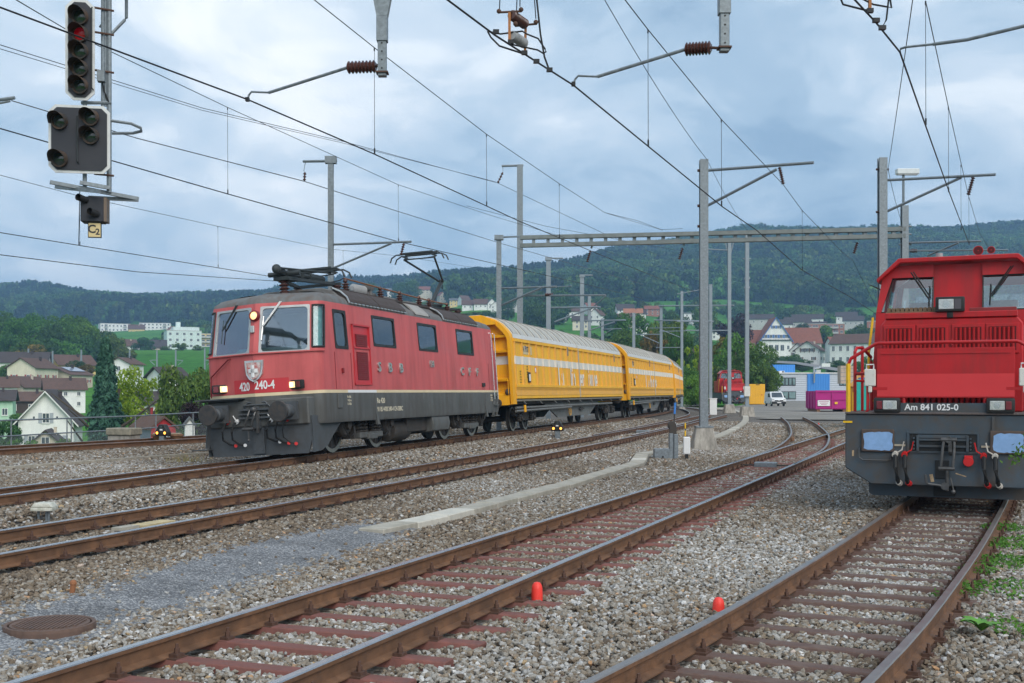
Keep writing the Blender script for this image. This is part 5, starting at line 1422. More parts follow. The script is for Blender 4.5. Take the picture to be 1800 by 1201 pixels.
 for yc in (-.78, -.27, .27, .78):
  d_ = link('hood_door', dme, hd, (0, yc, 0)); link('louvre_slot', ssme, d_)
  for k in range(6): link('louvre', sme, d_, (0, -.205+.066*k, 0))
  B('door_hinge', M['sh_red'], lambda q: q.cyl((-.915, -.24, 2.52), (-.915, -.24, 2.62), .014, n=6), d_)
 B('hood_top_rim', M['sh_red'], lambda q: q.bx(-1.12, -.93, -1.0, 1.0, 2.965, 3.06), hd, bevel=.01)
 B('rusty_grating', mat('rusty grating', (.17, .115, .07), .8, 0, .25, 9), lambda q: [q.bx(-2.2, -1.05, -.98+.07*k, -.98+.07*k+.05, 3.06, 3.15) for k in range(11)] and q.bx(-2.25, -1.0, -1.0, -.18, 2.965, 3.09), hd)
 B('hood_box', mat('hood box maroon', (.22, .03, .03), .5), lambda q: q.bx(-2.3, -1.15, .28, .98, 2.965, 3.13), hd, bevel=.01)
 lo = B('spotlight', M['trim'], lambda q: (q.bx(-1.0, -.88, -.22, .22, 3.06, 3.30), q.bx(-.96, -.92, -.05, .05, 2.96, 3.06)), hd, bevel=.03, seg=2)
 B('spot_lens', M['lens'], lambda q: q.bx(-.885, -.872, -.17, .06, 3.10, 3.26), lo, bevel=.012)
 B('spot_ring', M['silver'], lambda q: q.lathe([(.004, .011), (.055, .011)], (-.88, -.05, 3.18), (1, 0, 0), 14, False), lo)
 B('spot_side_lens', mat('smoked lens', (.09, .08, .09), .2), lambda q: q.bx(-.885, -.873, .07, .17, 3.10, 3.26), lo)
 # cab: real walls round real window openings
 cx = -2.72; cxr = -5.0
 def fw(y, z): return (cx + (-.03 if z > 3.2 else 0) - max(0, z-2.9)*.12, y, z)
 E = lambda z: 1.46 - max(0, z-2.6)*.165            # half width by height
 zs_ = (1.455, 3.18, 3.80, 4.02)
 cab = MB()
 th = .05
 def panel(pts):                                    # flat wall panel with thickness
  a = [Vector(p) for p in pts]; nn = (a[1]-a[0]).cross(a[2]-a[0]).normalized()*th
  cab.loft([a, [p-nn for p in a]], True, True)
 yw = .40
 for s in (-1, 1):
  panel([fw(s*yw, 3.18), fw(s*(E(3.18)), 3.18), fw(s*E(1.46), 1.455), fw(s*yw, 1.455)][::s])
  panel([fw(s*yw, 3.80), fw(s*.98, 3.80), fw(s*.98, 4.02), fw(s*yw, 4.02)][::-s])
  panel([fw(s*(E(3.18)-.07), 3.18), fw(s*E(3.18), 3.18), fw(s*1.27, 3.76), fw(s*.98, 4.02), fw(s*1.13, 3.80)][::-s] if False else [fw(s*(E(3.18)-.08), 3.18), fw(s*E(3.18), 3.18), fw(s*1.27, 3.80), fw(s*1.10, 3.80)][::-s])
  panel([fw(s*.98, 3.80), fw(s*1.27, 3.80), fw(s*.98, 4.02)][::-s])
  # side walls with two windows
  sw = lambda x, z: (x, s*E(z) if z < 3.79 else s*1.27, z)
  xf_ = cx-.06
  panel([sw(xf_, 1.455), sw(cxr, 1.455), sw(cxr, 3.1), sw(xf_, 3.1)][::s])
  for xa, xb_ in ((xf_, xf_-.14), (-3.75, -3.95), (cxr+.14, cxr)): panel([sw(xa-.1*(xa == xf_), 3.1), sw(xb_, 3.1), sw(xb_, 3.8), sw(xa-.1*(xa == xf_), 3.8)][::s])
 panel([fw(-yw, 1.455), fw(yw, 1.455), fw(yw, 4.02), fw(-yw, 4.02)])
 # rear wall: sill, pillars and header
 panel([(cxr, -1.46, 1.455), (cxr, 1.46, 1.455), (cxr, 1.36, 3.18), (cxr, -1.36, 3.18)])
 panel([(cxr, -.12, 3.18), (cxr, .12, 3.18), (cxr, .12, 4.0), (cxr, -.12, 4.0)])
 for s in (-1, 1): panel([(cxr, s*1.22, 3.18), (cxr, s*1.36, 3.18), (cxr, s*1.27, 3.8), (cxr, s*1.13, 3.8)][::s])
 panel([(cxr, -1.25, 3.8), (cxr, 1.25, 3.8), (cxr, .95, 4.02), (cxr, -.95, 4.02)])
 co = cab.build('cab', M['sh_red'], root)
 ro_ = B('cab_roof', M['sh_red'], lambda q: q.prism([(-1.34, 3.72), (-1.36, 3.78), (-.98, 4.14), (.98, 4.14), (1.36, 3.78), (1.34, 3.72), (1.28, 3.78), (.95, 4.06), (-.95, 4.06), (-1.28, 3.78)], 'x', -5.1, -2.66), co, bevel=.012)
 B('cab_floor', M['black'], lambda q: q.bx(-4.95, -2.8, -1.38, 1.38, 1.46, 1.52), co)
 for s in (-1, 1):
  go = B('cab_window', G_cab, lambda q: q.poly([Vector(fw(s*(yw+.0), 3.19))+Vector((-.02, 0, 0)), Vector(fw(s*(E(3.18)-.07), 3.19))+Vector((-.02, 0, 0)), Vector(fw(s*1.10, 3.80))+Vector((-.02, 0, 0)), Vector(fw(s*yw, 3.80))+Vector((-.02, 0, 0))]), root)
  B('window_seal', M['trim'], lambda q: q.tube([Vector(fw(s*(yw+.01), 3.19))+Vector((.012, 0, 0)), Vector(fw(s*(E(3.18)-.075), 3.19))+Vector((.012, 0, 0)), Vector(fw(s*1.095, 3.795))+Vector((.012, 0, 0)), Vector(fw(s*(yw+.01), 3.795))+Vector((.012, 0, 0)), Vector(fw(s*(yw+.01), 3.19))+Vector((.012, 0, 0))], .018, 5), go)
  yA = -.86 if s < 0 else .58; yB = -.50 if s < 0 else .88
  wa, wb = (Vector(fw(-.78, 3.90)), Vector(fw(-.48, 3.42))) if s < 0 else (Vector(fw(.86, 3.94)), Vector(fw(.52, 3.42)))
  o3 = Vector((.05, 0, 0))
  B('wiper', M['black'], lambda q: (q.tube([wa+o3, wb+o3], .014, 5), q.tube([wa+o3+Vector((0, .04, .01)), wb+o3+Vector((0, .04, .01))], .010, 5), q.tube([wb+o3+Vector((0, .02, .22)), wb+o3+Vector((0, .0, -.14))], .012, 4)), root)
  B('cab_seat', M['hazy'], lambda q: (q.bx(-4.2, -3.7, s*.72-.24, s*.72+.24, 2.5, 2.65), q.bx(-4.25, -4.1, s*.72-.24, s*.72+.24, 2.6, 3.45)), root, bevel=.06, seg=2)
  B('rear_window', G_cab, lambda q: q.poly([(cxr+.03, s*.12, 3.18), (cxr+.03, s*1.22, 3.18), (cxr+.03, s*1.13, 3.8), (cxr+.03, s*.12, 3.8)]), root)
  B('cab_grab_rail', M['yellow_rail'], lambda q: q.tube([(-2.66, s*1.42, 1.6), (-2.62, s*1.50, 1.65), (-2.62, s*1.48, 2.5), (-2.68, s*1.42, 3.1)], .022, 6), root)
 B('control_desk', M['hazy'], lambda q: q.bx(-3.2, -2.85, -1.1, 1.1, 2.6, 3.24), root, bevel=.04)
 B('side_mirror', M['sh_grey'], lambda q: q.poly([(-2.7, -1.30, 3.62), (-2.72, -1.52, 3.72), (-2.95, -1.50, 3.70), (-2.95, -1.31, 3.60)]), root)
 for yy, r_ in ((.33, .085), (.54, .065)):
  B('horn', M['sh_red'], lambda q: q.lathe([(r_, .12), (r_*.9, .10), (r_*.45, 0), (r_*.3, -.15), (.02, -.16)], (-3.0, yy, 4.24), (1, 0, 0), 16, True), ro_, smooth=True)
  B('horn_mouth', M['sh_slat'], lambda q: q.lathe([(.01, .121), (r_*.85, .1215)], (-3.0, yy, 4.24), (1, 0, 0), 14, False), ro_)
 B('roof_aerial', M['insul_grey'], lambda q: q.cyl((-3.4, -.35, 4.13), (-3.4, -.35, 4.28), .065, .06, 12), ro_, smooth=True)
 B('roof_beacon', M['insul_grey'], lambda q: q.cyl((-3.6, .10, 4.13), (-3.6, .10, 4.25), .035, .03, 10), ro_, smooth=True)
 # rear hood and the cowl to the right of the front hood
 B('rear_hood', M['sh_red'], lambda q: q.bx(-9.9, -5.1, -1.1, 1.1, 1.455, 2.9), bevel=.03)
 cw = B('side_cowl', M['sh_red'], lambda q: q.bx(-2.7, -1.6, 1.08, 1.42, 1.455, 2.55), bevel=.02)
 B('cowl_grille', M['sh_slat'], lambda q: q.bx(-1.6, -1.592, 1.12, 1.38, 1.50, 1.85), cw)
 return root
def place_shunter(root, X, Y, z, deg):
 root.location = (X, Y, z)
 d = Vector((-math.sin(R(deg)), -math.cos(R(deg)), 0))
 root.rotation_euler = (0, 0, math.atan2(d.y, d.x))
SH1 = build_shunter('large red and blue-grey diesel shunter filling the right edge', 'Am 841 025-0')
place_shunter(SH1, 6.66, 18.0, .17, 24.4)
SH2 = copy_tree(SH1)
SH2['label'] = 'small red diesel shunter far back beside the yellow container'
for ch in list(SH2.children):
 if ch.name.startswith('number') and not ch.name.startswith('number_strip'):
  bpy.data.objects.remove(ch)
p2 = P(1291, 709, 140)
place_shunter(SH2, p2.x, 140, .35, 2.0)
# ================================================================== masts, gantries, signals
def zr_(x, y): return float(yard_z(x, y))
def ins_part(parent, p0, p1, r0=.03, r1=.065, n=7, m_='insul'):
 q = MB(); insulator(q, p0, p1, r0, r1, n); return q.build('insulator', M[m_], parent, smooth=True)
def tube_part(parent, nm, pts, r_, m_, n=6):
 q = MB(); q.tube(pts, r_, n); return q.build(nm, m_, parent)
def mast(label, base, height, wd, group='overhead line masts', block=None, name='catenary_mast', m_=None):
 root = thing(name, base, label, 'mast', group)
 m_ = m_ or M['galv']
 q = MB(); h = wd/2; t = wd*.22
 # H-section: two flanges and a web
 z0 = block[2]-.02 if block else -.3
 q.bx(-h, h, -h, -h+t, z0, height); q.bx(-h, h, h-t, h, z0, height); q.bx(-t*.6, t*.6, -h+t, h-t, z0, height-.01)
 q.build('pole', m_, root)
 if block:
  bw, bt, bh = block
  q = MB(); q.prism([(-bw/2, -.25), (bw/2, -.25), (bt/2, bh), (-bt/2, bh)], 'y', -1, 1)
  for i, v in enumerate(q.v):
   k = (bt+(bw-bt)*(bh-v[2])/(bh+.25))/2
   q.v[i] = (v[0], v[1]*k, v[2])
  bo = q.build('concrete_base', M['concrete'], root, bevel=.03)
  q = MB(); q.bx(-wd*1.05, wd*1.05, -wd*1.05, wd*1.05, bh, bh+.05); q.build('base_plate', M['galv'], bo)
 return root
def loc(root, p): return Vector(p) - root.location
def at_px(base, px, py):                        # point above/below in the plane of the mast (same distance)
 return P(px, py, base[1])
# --- the big mast in the middle distance
b3 = Vector(((1237-900)/FPX*39.2, 39.2, zr_(6.4, 39.2)))
M3 = mast('thick grey mast on a tall weathered concrete block in the centre right', b3, at_px(b3, 1235, 281).z-b3.z, .27, block=(.95, .55, .72))
A = lambda px, py, dz=0: loc(M3, P(px, py, 39.2+dz))
tube_part(M3, 'bracket_tube', [A(1240, 300), A(1430, 286, -2.2)], .05, M['galv'], 8)
tube_part(M3, 'strut', [A(1243, 362), A(1365, 298, -1.5)], .05, M['galv'], 8)
ins_part(M3, A(1370, 294, -1.5), A(1377, 324, -1.5), .03, .07, 8)
tube_part(M3, 'clamp', [A(1226, 300), A(1244, 300)], .05, M['bolt']); tube_part(M3, 'clamp', [A(1226, 362), A(1244, 362)], .05, M['bolt']); tube_part(M3, 'clamp', [A(1226, 398), A(1244, 398)], .05, M['bolt'])
# --- mast behind the parked shunter
b4 = Vector(((1551-900)/FPX*38.5, 38.5, 0))
M4 = mast('thick grey mast standing directly behind the parked red shunter', b4, at_px(b4, 1550, 278).z, .26, block=(.95, .55, .6))
A = lambda px, py, dz=0: loc(M4, P(px, py, 38.5+dz))
tube_part(M4, 'bracket_tube', [A(1556, 317), A(1750, 307, -2.2)], .045, M['galv'], 8)
tube_part(M4, 'strut', [A(1556, 373), A(1690, 312, -1.5)], .045, M['galv'], 8)
ins_part(M4, A(1711, 311, -1.6), A(1702, 343, -1.6), .03, .07, 8)
tube_part(M4, 'clamp', [A(1540, 298), A(1562, 298)], .04, M['bolt']); tube_part(M4, 'clamp', [A(1540, 373), A(1558, 373)], .04, M['bolt'])
# --- mast behind the locomotive
b1 = Vector(((581.5-900)/FPX*33.5, 33.5, .15))
M1 = mast('grey mast rising right behind the red locomotive', b1, P(582, 282, 33.5).z-.15, .15)
A = lambda px, py, dz=0: loc(M1, P(px, py, 33.5+dz))
tube_part(M1, 'top_arm', [A(592, 283), A(533, 284, .3)], .04, M['galv'])
ins_part(M1, A(536, 303, .3), A(535, 318, .3), .02, .05, 3); tube_part(M1, 'hanger', [A(537, 286, .3), A(534, 300, .3), A(536, 303, .3)], .01, M['galv'])
q = MB(); q.bx(-.16, .16, -.1, .1, P(582, 284, 33.5).z-.15-.06, P(582, 279, 33.5).z-.15+.06); q.build('mast_cap', M['galv'], M1)
tube_part(M1, 'bracket_tube', [A(586, 430), A(723, 425, -1)], .035, M['galv']); tube_part(M1, 'strut', [A(587, 471), A(688, 428, -1)], .03, M['galv'])
ins_part(M1, A(710, 428, -1), A(705, 448, -1), .02, .05, 5)
# --- gantry with the battened beam
ZL_, ZR_ = 60.0, 55.0
def zline(px): return ZL_+(ZR_-ZL_)*(px-914)/(1590-914)
bl = P(914, 300, 60); bl.z = .2
ML = mast('tall grey gantry mast at the left end of the long beam, behind the first wagon', bl, P(914, 290, 60).z-.2, .30)
A = lambda px, py, dz=0: loc(ML, P(px, py, 60+dz))
tube_part(ML, 'top_arm', [A(920, 291), A(882, 292)], .06, M['galv']); ins_part(ML, A(884, 303), A(875, 322), .025, .07, 4); tube_part(ML, 'hanger', [A(884, 293), A(884, 303)], .015, M['galv'])
tube_part(ML, 'bracket_tube', [A(919, 520), A(1065, 519, -3)], .05, M['galv']); ins_part(ML, A(958, 518, -1), A(972, 518, -1), .05, .10, 5)
tube_part(ML, 'strut', [A(840+40, 537, 1), A(952, 506, -1)], .05, M['galv'])
br = P(1590, 300, 55); br.z = 0
MR = mast('grey gantry mast with a lamp on top, right end of the long beam', br, P(1590, 362, 55).z, .30)
A = lambda px, py, dz=0: loc(MR, P(px, py, 55+dz))
tube_part(MR, 'lamp_pole', [A(1588, 400), A(1588, 308)], .06, M['galv'])
q = MB(); c = A(1595, 302); q.box(c, (1.05, .35, .26)); lo_ = q.build('yard_lamp', mat('lamp housing', (.62, .66, .67), .5), MR, bevel=.03)
q = MB(); q.box(c-Vector((0, 0, .14)), (.95, .28, .03)); q.build('lamp_glass', M['lens'], lo_)
for py in (398, 412, 430): tube_part(MR, 'crossbar', [A(1580, py), A(1602, py)], .04, M['galv'])
tube_part(MR, 'bracket_tube', [A(1596, 427), A(1725, 424, -2)], .05, M['galv']); tube_part(MR, 'strut', [A(1630, 450), A(1685, 427, -1.5)], .045, M['galv'])
tube_part(MR, 'registration_arm', [A(1596, 441), A(1772, 440, -2.5)], .045, M['galv']); ins_part(MR, A(1600, 441), A(1612, 441, -.2), .05, .1, 5)
gb = thing('gantry_beam', P(914, 420, 60), 'long battened steel gantry beam spanning the tracks', 'gantry')
def GP(px, py): return loc(gb, P(px, py, zline(px)))
for (ya, yb_) in ((418, 403), (432, 415)):
 q = MB(); q.beam(GP(916, ya), GP(1592, yb_), .35, .19); q.build('chord', mat('beam chord', (.20, .22, .215), .6, .2, .2, 3), gb)
for k in range(26):
 px = 938+k*25.3; ya = 418+(403-418)*(px-916)/676; yb_ = 432+(415-432)*(px-916)/676
 q = MB(); q.beam(GP(px, ya+2), GP(px, yb_-2), .22, .16); q.build('batten', M['galv'], gb)
for px, py in ((1041, 433), (1203, 428), (1510, 418)):
 tube_part(gb, 'drop_link', [GP(px, py), GP(px-2, py+4)], .05, M['galv'])
 q = MB(); insulator(q, GP(px-3, py+8), GP(px-9, py+28), .03, .09, 6); q.build('insulator', M['insul'], gb, smooth=True)
bM = P(877, 420, 52); bM.z = .2
MX = mast('slimmer grey mast with a round cap left of the gantry mast', bM, P(877, 418, 52).z-.2, .22)
A = lambda px, py, dz=0: loc(MX, P(px, py, 52+dz))
q = MB(); q.bx(-.2, .2, -.2, .2, P(877, 420, 52).z-.25, P(877, 414, 52).z-.2); q.build('mast_cap', M['galv'], MX)
tube_part(MX, 'bracket_tube', [A(881, 507), A(978, 504, -2)], .05, M['galv']); tube_part(MX, 'strut', [A(881, 537), A(952, 506, -1.5)], .05, M['galv'])
tube_part(MX, 'feeder_arm', [A(881, 417), A(912, 416, 4)], .05, M['galv'])
# --- masts farther along the line
def far_mast(px, top, Z, wd, label, arms=(), zb=None, block=None, cap=False):
 base = P(px, 600, Z); base.z = zb if zb is not None else max(-.2, tz(px, Z)) if Z > 150 else .1
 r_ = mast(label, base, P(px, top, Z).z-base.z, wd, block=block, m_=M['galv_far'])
 for nm, pts, rad in arms:
  tube_part(r_, nm, [loc(r_, P(a, b, Z-c)) for a, b, c in pts], rad, M['galv_far'])
 if cap:
  q = MB(); hh = P(px, top, Z).z-base.z; q.bx(-.2, .2, -.2, .2, hh-.1, hh+.08); q.build('mast_cap', M['galv_far'], r_)
 return r_
far_mast(964, 455, 72, .28, 'grey mast above the first wagon, third from the gantry mast', [('top_arm', [(960, 454, 0), (990, 454, 0)], .05), ('bracket_tube', [(968, 541, 0), (1055, 540, 2)], .06), ('strut', [(975, 566, 1), (1037, 543, 2)], .05), ('registration_arm', [(968, 505, 0), (1005, 503, 1)], .03)], cap=True)
far_mast(1023, 485, 88, .30, 'grey mast over the far half of the first wagon', [('top_arm', [(1019, 484, 0), (1042, 484, 0)], .05), ('bracket_tube', [(1027, 564, 0), (1100, 563, 2)], .06), ('strut', [(1036, 581, 1), (1080, 566, 2)], .05)], cap=True)
far_mast(1036, 518, 96, .26, 'slim mast close to the right of another above the first wagon', [('bracket_tube', [(1036, 546, 0), (1065, 520, 2)], .05)])
far_mast(1059, 560, 105, .24, 'short mast behind the coupling of the first two wagons', [('bracket_tube', [(1059, 579, 0), (1092, 578, 2)], .05), ('strut', [(1062, 588, 1), (1076, 579, 2)], .04)])
far_mast(1114, 550, 110, .26, 'mast in front of the bushy green tree above the second wagon', [('bracket_tube', [(1114, 588, 0), (1160, 588, 2)], .05), ('strut', [(1128, 590, 1), (1158, 603, 2)], .04)])
far_mast(1162, 538, 118, .27, 'mast with a long top crossbar left of the thin tall one', [('crossbar', [(1158, 538, 0), (1290, 537, 6)], .08), ('bracket_tube', [(1150, 563, 0), (1254, 565, 4)], .08), ('registration_arm', [(1142, 577, 0), (1196, 576, 2)], .04)])
far_mast(1198.5, 512, 112, .24, 'tall thin mast at the end of the yellow train', [('registration_arm', [(1158, 583, 0), (1230, 581, 2)], .04), ('strut', [(1165, 581, 0), (1195, 593, 2)], .04), ('bracket_tube', [(1153, 611, 0), (1198, 611, 1)], .04)], block=(.8, .5, .35))
far_mast(1249, 500, 92, .24, 'mast half hidden right beside the thick central mast', [('bracket_tube', [(1190, 517, 2), (1245, 507, 0)], .03), ('crossbar', [(1190, 565, 2), (1253, 565, 0)], .05)])
M5 = far_mast(1282, 424, 98, .28, 'tapered mast in front of the small distant shunter', [('head_brace', [(1274, 424, 0), (1281, 450, 0)], .06), ('head_brace', [(1290, 424, 0), (1283, 450, 0)], .06), ('registration_arm', [(1240, 438, 3), (1280, 440, 0)], .05), ('crossbar', [(1205, 581, 3), (1282, 581, 0)], .05)], zb=.35, block=(1.0, .7, .5))
M6 = far_mast(1313, 410, 88, .28, 'mast on a big concrete block beside the yellow container', [('collar', [(1306, 455, 0), (1320, 455, 0)], .05), ('collar', [(1308, 490, 0), (1318, 490, 0)], .1), ('collar', [(1308, 506, 0), (1318, 506, 0)], .1), ('crossbar', [(1302, 413, 0), (1325, 413, 0)], .05)], zb=.05, block=(1.15, .8, .75))
q = MB(); q.box(loc(M6, P(1313, 688, 87.8)), (.42, .3, .75)); q.build('white_sleeve', mat('white mast sleeve', (.6, .6, .56), .6), M6)
cab_ = thing('signal_cabinet', P(1253, 705, 92).xy.to_3d() + Vector((0, 0, .1)), 'slim white relay cabinet at the foot of the far mast', 'cabinet')
q = MB(); q.bx(-.28, .28, -.25, .25, 0, 1.25); q.build('body', M['white'], cab_, bevel=.02); q = MB(); q.bx(-.31, .31, -.28, .28, 1.25, 1.31); q.build('lid', M['white'], cab_)
# masts of the far line beyond the village
for k, (px, top, bot) in enumerate(((50, 613, 640), (92.5, 617, 650), (143, 615, 650), (228, 616, 648), (276, 616, 650), (309, 615, 650), (360, 612, 640))):
 Z = 335; base = P(px, bot+8, Z)
 lab = ['small far mast above the roof at the left edge', 'small far mast between two brown roofs', 'small far mast above the yellow gabled house', 'small far mast behind the tip of the spruce', 'small far mast in the middle of the green field', 'small far mast right of centre in the green field', 'small far mast beside the locomotive cab window'][k]
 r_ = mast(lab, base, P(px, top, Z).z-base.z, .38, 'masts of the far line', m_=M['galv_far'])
 if px > 200:
  s = 1 if k != 4 else -1
  tube_part(r_, 'bracket_tube', [loc(r_, P(px, 633, Z)), loc(r_, P(px+13*s, 634, Z))], .12, M['galv_far']); tube_part(r_, 'strut', [loc(r_, P(px+4*s, 642, Z)), loc(r_, P(px+12*s, 635, Z))], .1, M['galv_far'])
# --- near gantry (its beam is above the picture) with the two drop posts
ga, gb_ = Vector((-10.6, 17.8, 0)), Vector((10.8, 12.1, 0))
def gz(x): return 15.44-.265*(x+1.71)
NG = thing('gantry', (-1.71, 15.44, 0), 'near gantry whose square drop posts hang into the top of the picture', 'gantry')
def NL(x, z, dy=0): return Vector((x+1.71, gz(x)-15.44+dy, z))
for z in (8.1, 8.75):
 q = MB(); q.beam(NL(-11.2, z), NL(11.2, z), .3, .14); q.build('chord', M['galv'], NG)
for k in range(22):
 x = -10.8+k*1.02
 q = MB(); q.beam(NL(x, 8.1), NL(x, 8.75), .16, .12); q.build('batten', M['galv'], NG)
for x in (-11.0, 11.0):
 q = MB(); p = NL(x, 0); q.bx(p.x-.15, p.x+.15, p.y-.15, p.y+.15, -.3, 8.9); q.build('post', M['galv'], NG)
for nm, px, yb_, yj in (('drop_post', 672, 135, 74), ('drop_post', 1273, 92, 26)):
 # plan position on the gantry line for this column
 k_ = (px-900)/FPX; x = k_*(15.44-.265*1.71)/(1+k_*.265)
 zb_ = CH+(YH-yb_)/FPX*gz(x); zj = CH+(YH-yj)/FPX*gz(x)
 q = MB(); c = NL(x, 0)
 q.bx(c.x-.056, c.x+.056, c.y-.056, c.y+.056, zb_, zj+.2); 
 po = q.build(nm, M['galv'], NG, bevel=.006)
 q = MB(); q.bx(c.x-.072, c.x+.072, c.y-.072, c.y+.072, zj, zj+.33); q.build('post_sleeve', M['galv'], po, bevel=.006)
 q = MB(); zz = zj+.33
 q.prism([(c.x-.072, zz), (c.x+.072, zz), (c.x+.30, 8.1), (c.x-.30, 8.1)], 'y', c.y-.07, c.y-.05); q.prism([(c.x-.072, zz), (c.x+.072, zz), (c.x+.30, 8.1), (c.x-.30, 8.1)], 'y', c.y+.05, c.y+.07); q.build('taper_plate', M['galv'], po)
 for k in range(4): 
  q = MB(); q.cyl((c.x, c.y-.06, zb_+.1+.11*k), (c.x, c.y-.05, zb_+.1+.11*k), .012, n=8); q.build('bolt_hole', M['black'], po)
 cl = MB(); cl.bx(c.x-.08, c.x+.08, c.y-.08, c.y+.08, zb_+.04, zb_+.06); cl.build('clamp', M['bolt'], po)
 tip = P(435, 175, 16.1) if px < 900 else P(1008, 148, 14.95)
 tip = Vector((tip.x+1.71, tip.y-15.44, tip.z))
 a = Vector((c.x-.06, c.y, zb_+.15 if px < 900 else zb_+.05)); d = (tip-a); L_ = d.length; d.normalize()
 f_in = a + Vector((-.12, .03, .0)); 
 if px < 900: i0, i1 = P(661, 117, 15.5), P(611, 119, 15.6)
 else: i0, i1 = P(1250, 84, 14.35), P(1205, 87, 14.5)
 i0 = Vector((i0.x+1.71, i0.y-15.44, i0.z)); i1 = Vector((i1.x+1.71, i1.y-15.44, i1.z))
 tube_part(NG, 'arm_pin', [a, i0], .018, M['bolt'])
 ins_part(NG, i0, i1, .05, .085, 8)
 mid = i1 + (tip-i1)*.78 + Vector((0, 0, .0))
 tube_part(NG, 'registration_arm', [i1, mid], .022, M['galv'], 8)
 tube_part(NG, 'steady_arm', [mid, tip+Vector((.06, -.02, .10)), tip+Vector((.02, 0, .06)), tip], .014, M['galv'], 6)
 q = MB(); q.box(tip, (.05, .07, .05)); q.build('wire_clamp', M['wire'], NG)
# third arm reaching in from the right edge
tip = P(1582, 92, 13.5); e_ = P(1850, 35, 12.5)
o3 = Vector((1.71, -15.44, 0))
tube_part(NG, 'registration_arm', [P(1640, 78, 13.3)+o3, P(1700, 70, 13.1)+o3, P(1800, 46, 12.8)+o3, e_+o3], .02, M['galv'], 8)
tube_part(NG, 'steady_arm', [tip+o3, P(1583, 86, 13.5)+o3, P(1592, 83, 13.45)+o3, P(1640, 78, 13.3)+o3], .014, M['galv'])
x3 = e_.x+.5
q = MB(); c = NL(x3, 0); q.bx(c.x-.056, c.x+.056, c.y-.056, c.y+.056, e_.z-.1, 8.1); q.build('drop_post', M['galv'], NG)
tube_part(NG, 'arm_pin', [e_+o3, Vector((c.x, c.y, e_.z+.05))], .03, M['insul'])
# --- hanging colour-light signal
SG = thing('railway_signal', P(176, 300, 16.53).xy.to_3d(), 'hanging two-board light signal with one red lamp and a C2 plate', 'signal')
SG.rotation_euler = (0, 0, R(10))
S_ = 16.53/FPX                                   # metres per photo pixel at the signal
def sx(px): return (px-176)*S_
def szz(py): return CH+(YH-py)*S_
board = mat('signal board', (.022, .026, .036), .6, 0, .12, 6, dirt=(.05, .05, .055), dmix=.5, dscale=3)
rim = mat('signal rim white', (.60, .62, .62), .5, 0, .05, 4, dirt=(.35, .30, .25), dmix=.5, dscale=6, dpos=.62)
rusty = mat('lamp hood', (.055, .05, .045), .6, .1, .3, 8, dirt=(.12, .065, .035), dmix=.7, dscale=5)
def octo(x0, x1, z0, z1, c): return [(x0+c, z0), (x1-c, z0), (x1, z0+c), (x1, z1-c), (x1-c, z1), (x0+c, z1), (x0, z1-c), (x0, z0+c)]
def sboard(x0, x1, y0, y1, c):
 q = MB(); q.prism(octo(sx(x0), sx(x1), szz(y1), szz(y0), c), 'y', -.012, .012); o_ = q.build('board_rim', rim, SG)
 q = MB(); q.prism(octo(sx(x0+5), sx(x1-5), szz(y1-5), szz(y0+5), c*.82), 'y', -.03, -.0125); q.build('board', board, o_)
 return o_
def lamp(px, py, lit=False, par=None):
 c = Vector((sx(px), -.04, szz(py)))
 q = MB(); ax = Vector((-.22, -1, -.10)).normalized()
 q.lathe([(.10, -.02), (.115, .0), (.115, .05), (.095, .05), (.085, .02)], c, ax, 20); 
 o_ = q.build('lamp_housing', rusty, par or SG, smooth=True)
 q = MB(); n_ = 14; up = Vector((0, 0, 1)); side = ax.cross(up).normalized(); up2 = side.cross(ax).normalized()
 r0, r1 = [], []
 for k in range(n_+1):
  a = R(-20+220*k/n_); ln = .08+.12*max(0, math.sin(R(-20+220*k/n_)))**.7 if math.sin(a) > 0 else .10
  dirv = side*math.cos(a)+up2*math.sin(a)
  r0.append(c+dirv*.112+ax*.04); r1.append(c+dirv*.118+ax*(.04+ln))
 q.loft([r0, r1], False, False); r0b = [p-ax*0+ (c-p).normalized()*.004 for p in r0]; q.loft([r0b, [p+(c+ax*.1-p).normalized()*.004 for p in r1]], False, False)
 q.build('lamp_hood', rusty, o_, smooth=True)
 q = MB(); q.lathe([(.004, .035), (.05, .032), (.088, .02)], c, ax, 18, False)
 q.build('lamp_lens', emit('red signal light', (.42, .004, .012), .06) if lit else mat('dark lens', (.035, .05, .045), .08, 0, .2, 20, spec=.9), o_, smooth=True)
b1_ = sboard(118, 167, 2, 178, .10)
for k in range(5): lamp(144, 33+k*30.2, k == 1)
b2_ = sboard(90, 193, 187, 306, .09)
for px, py in ((110, 217), (162, 209), (162, 241), (110, 283)): lamp(px, py)
for px, y0, y1 in ((163, 15, 160), (139, 205, 290)): tube_part(SG, 'board_rail', [(sx(px), -.03, szz(y0)), (sx(px)-.0, -.06, szz(y0+3)), (sx(px), -.06, szz(y1-3)), (sx(px)+.02, -.03, szz(y1))], .010, M['panto'])
tube_part(SG, 'hanger_pole', [(sx(188), .16, szz(335)), (sx(188), .16, 8.1)], .035, M['galv'], 8)
tube_part(SG, 'conduit', [(sx(177), .14, szz(183)), (sx(177), .14, 8.1)], .022, M['galv']); tube_part(SG, 'conduit', [(sx(182), .14, szz(183)), (sx(182), .14, 8.1)], .018, M['galv'])
tube_part(SG, 'hanger_pole', [(sx(148), .1, szz(330)), (sx(148), .1, szz(170))], .03, M['galv'], 8)
tube_part(SG, 'safety_hoop', [(sx(188), .2, szz(55)), (sx(212), .3, szz(22)), (sx(215), .3, szz(18)), (sx(215), .3, 8.1)], .025, M['galv'])
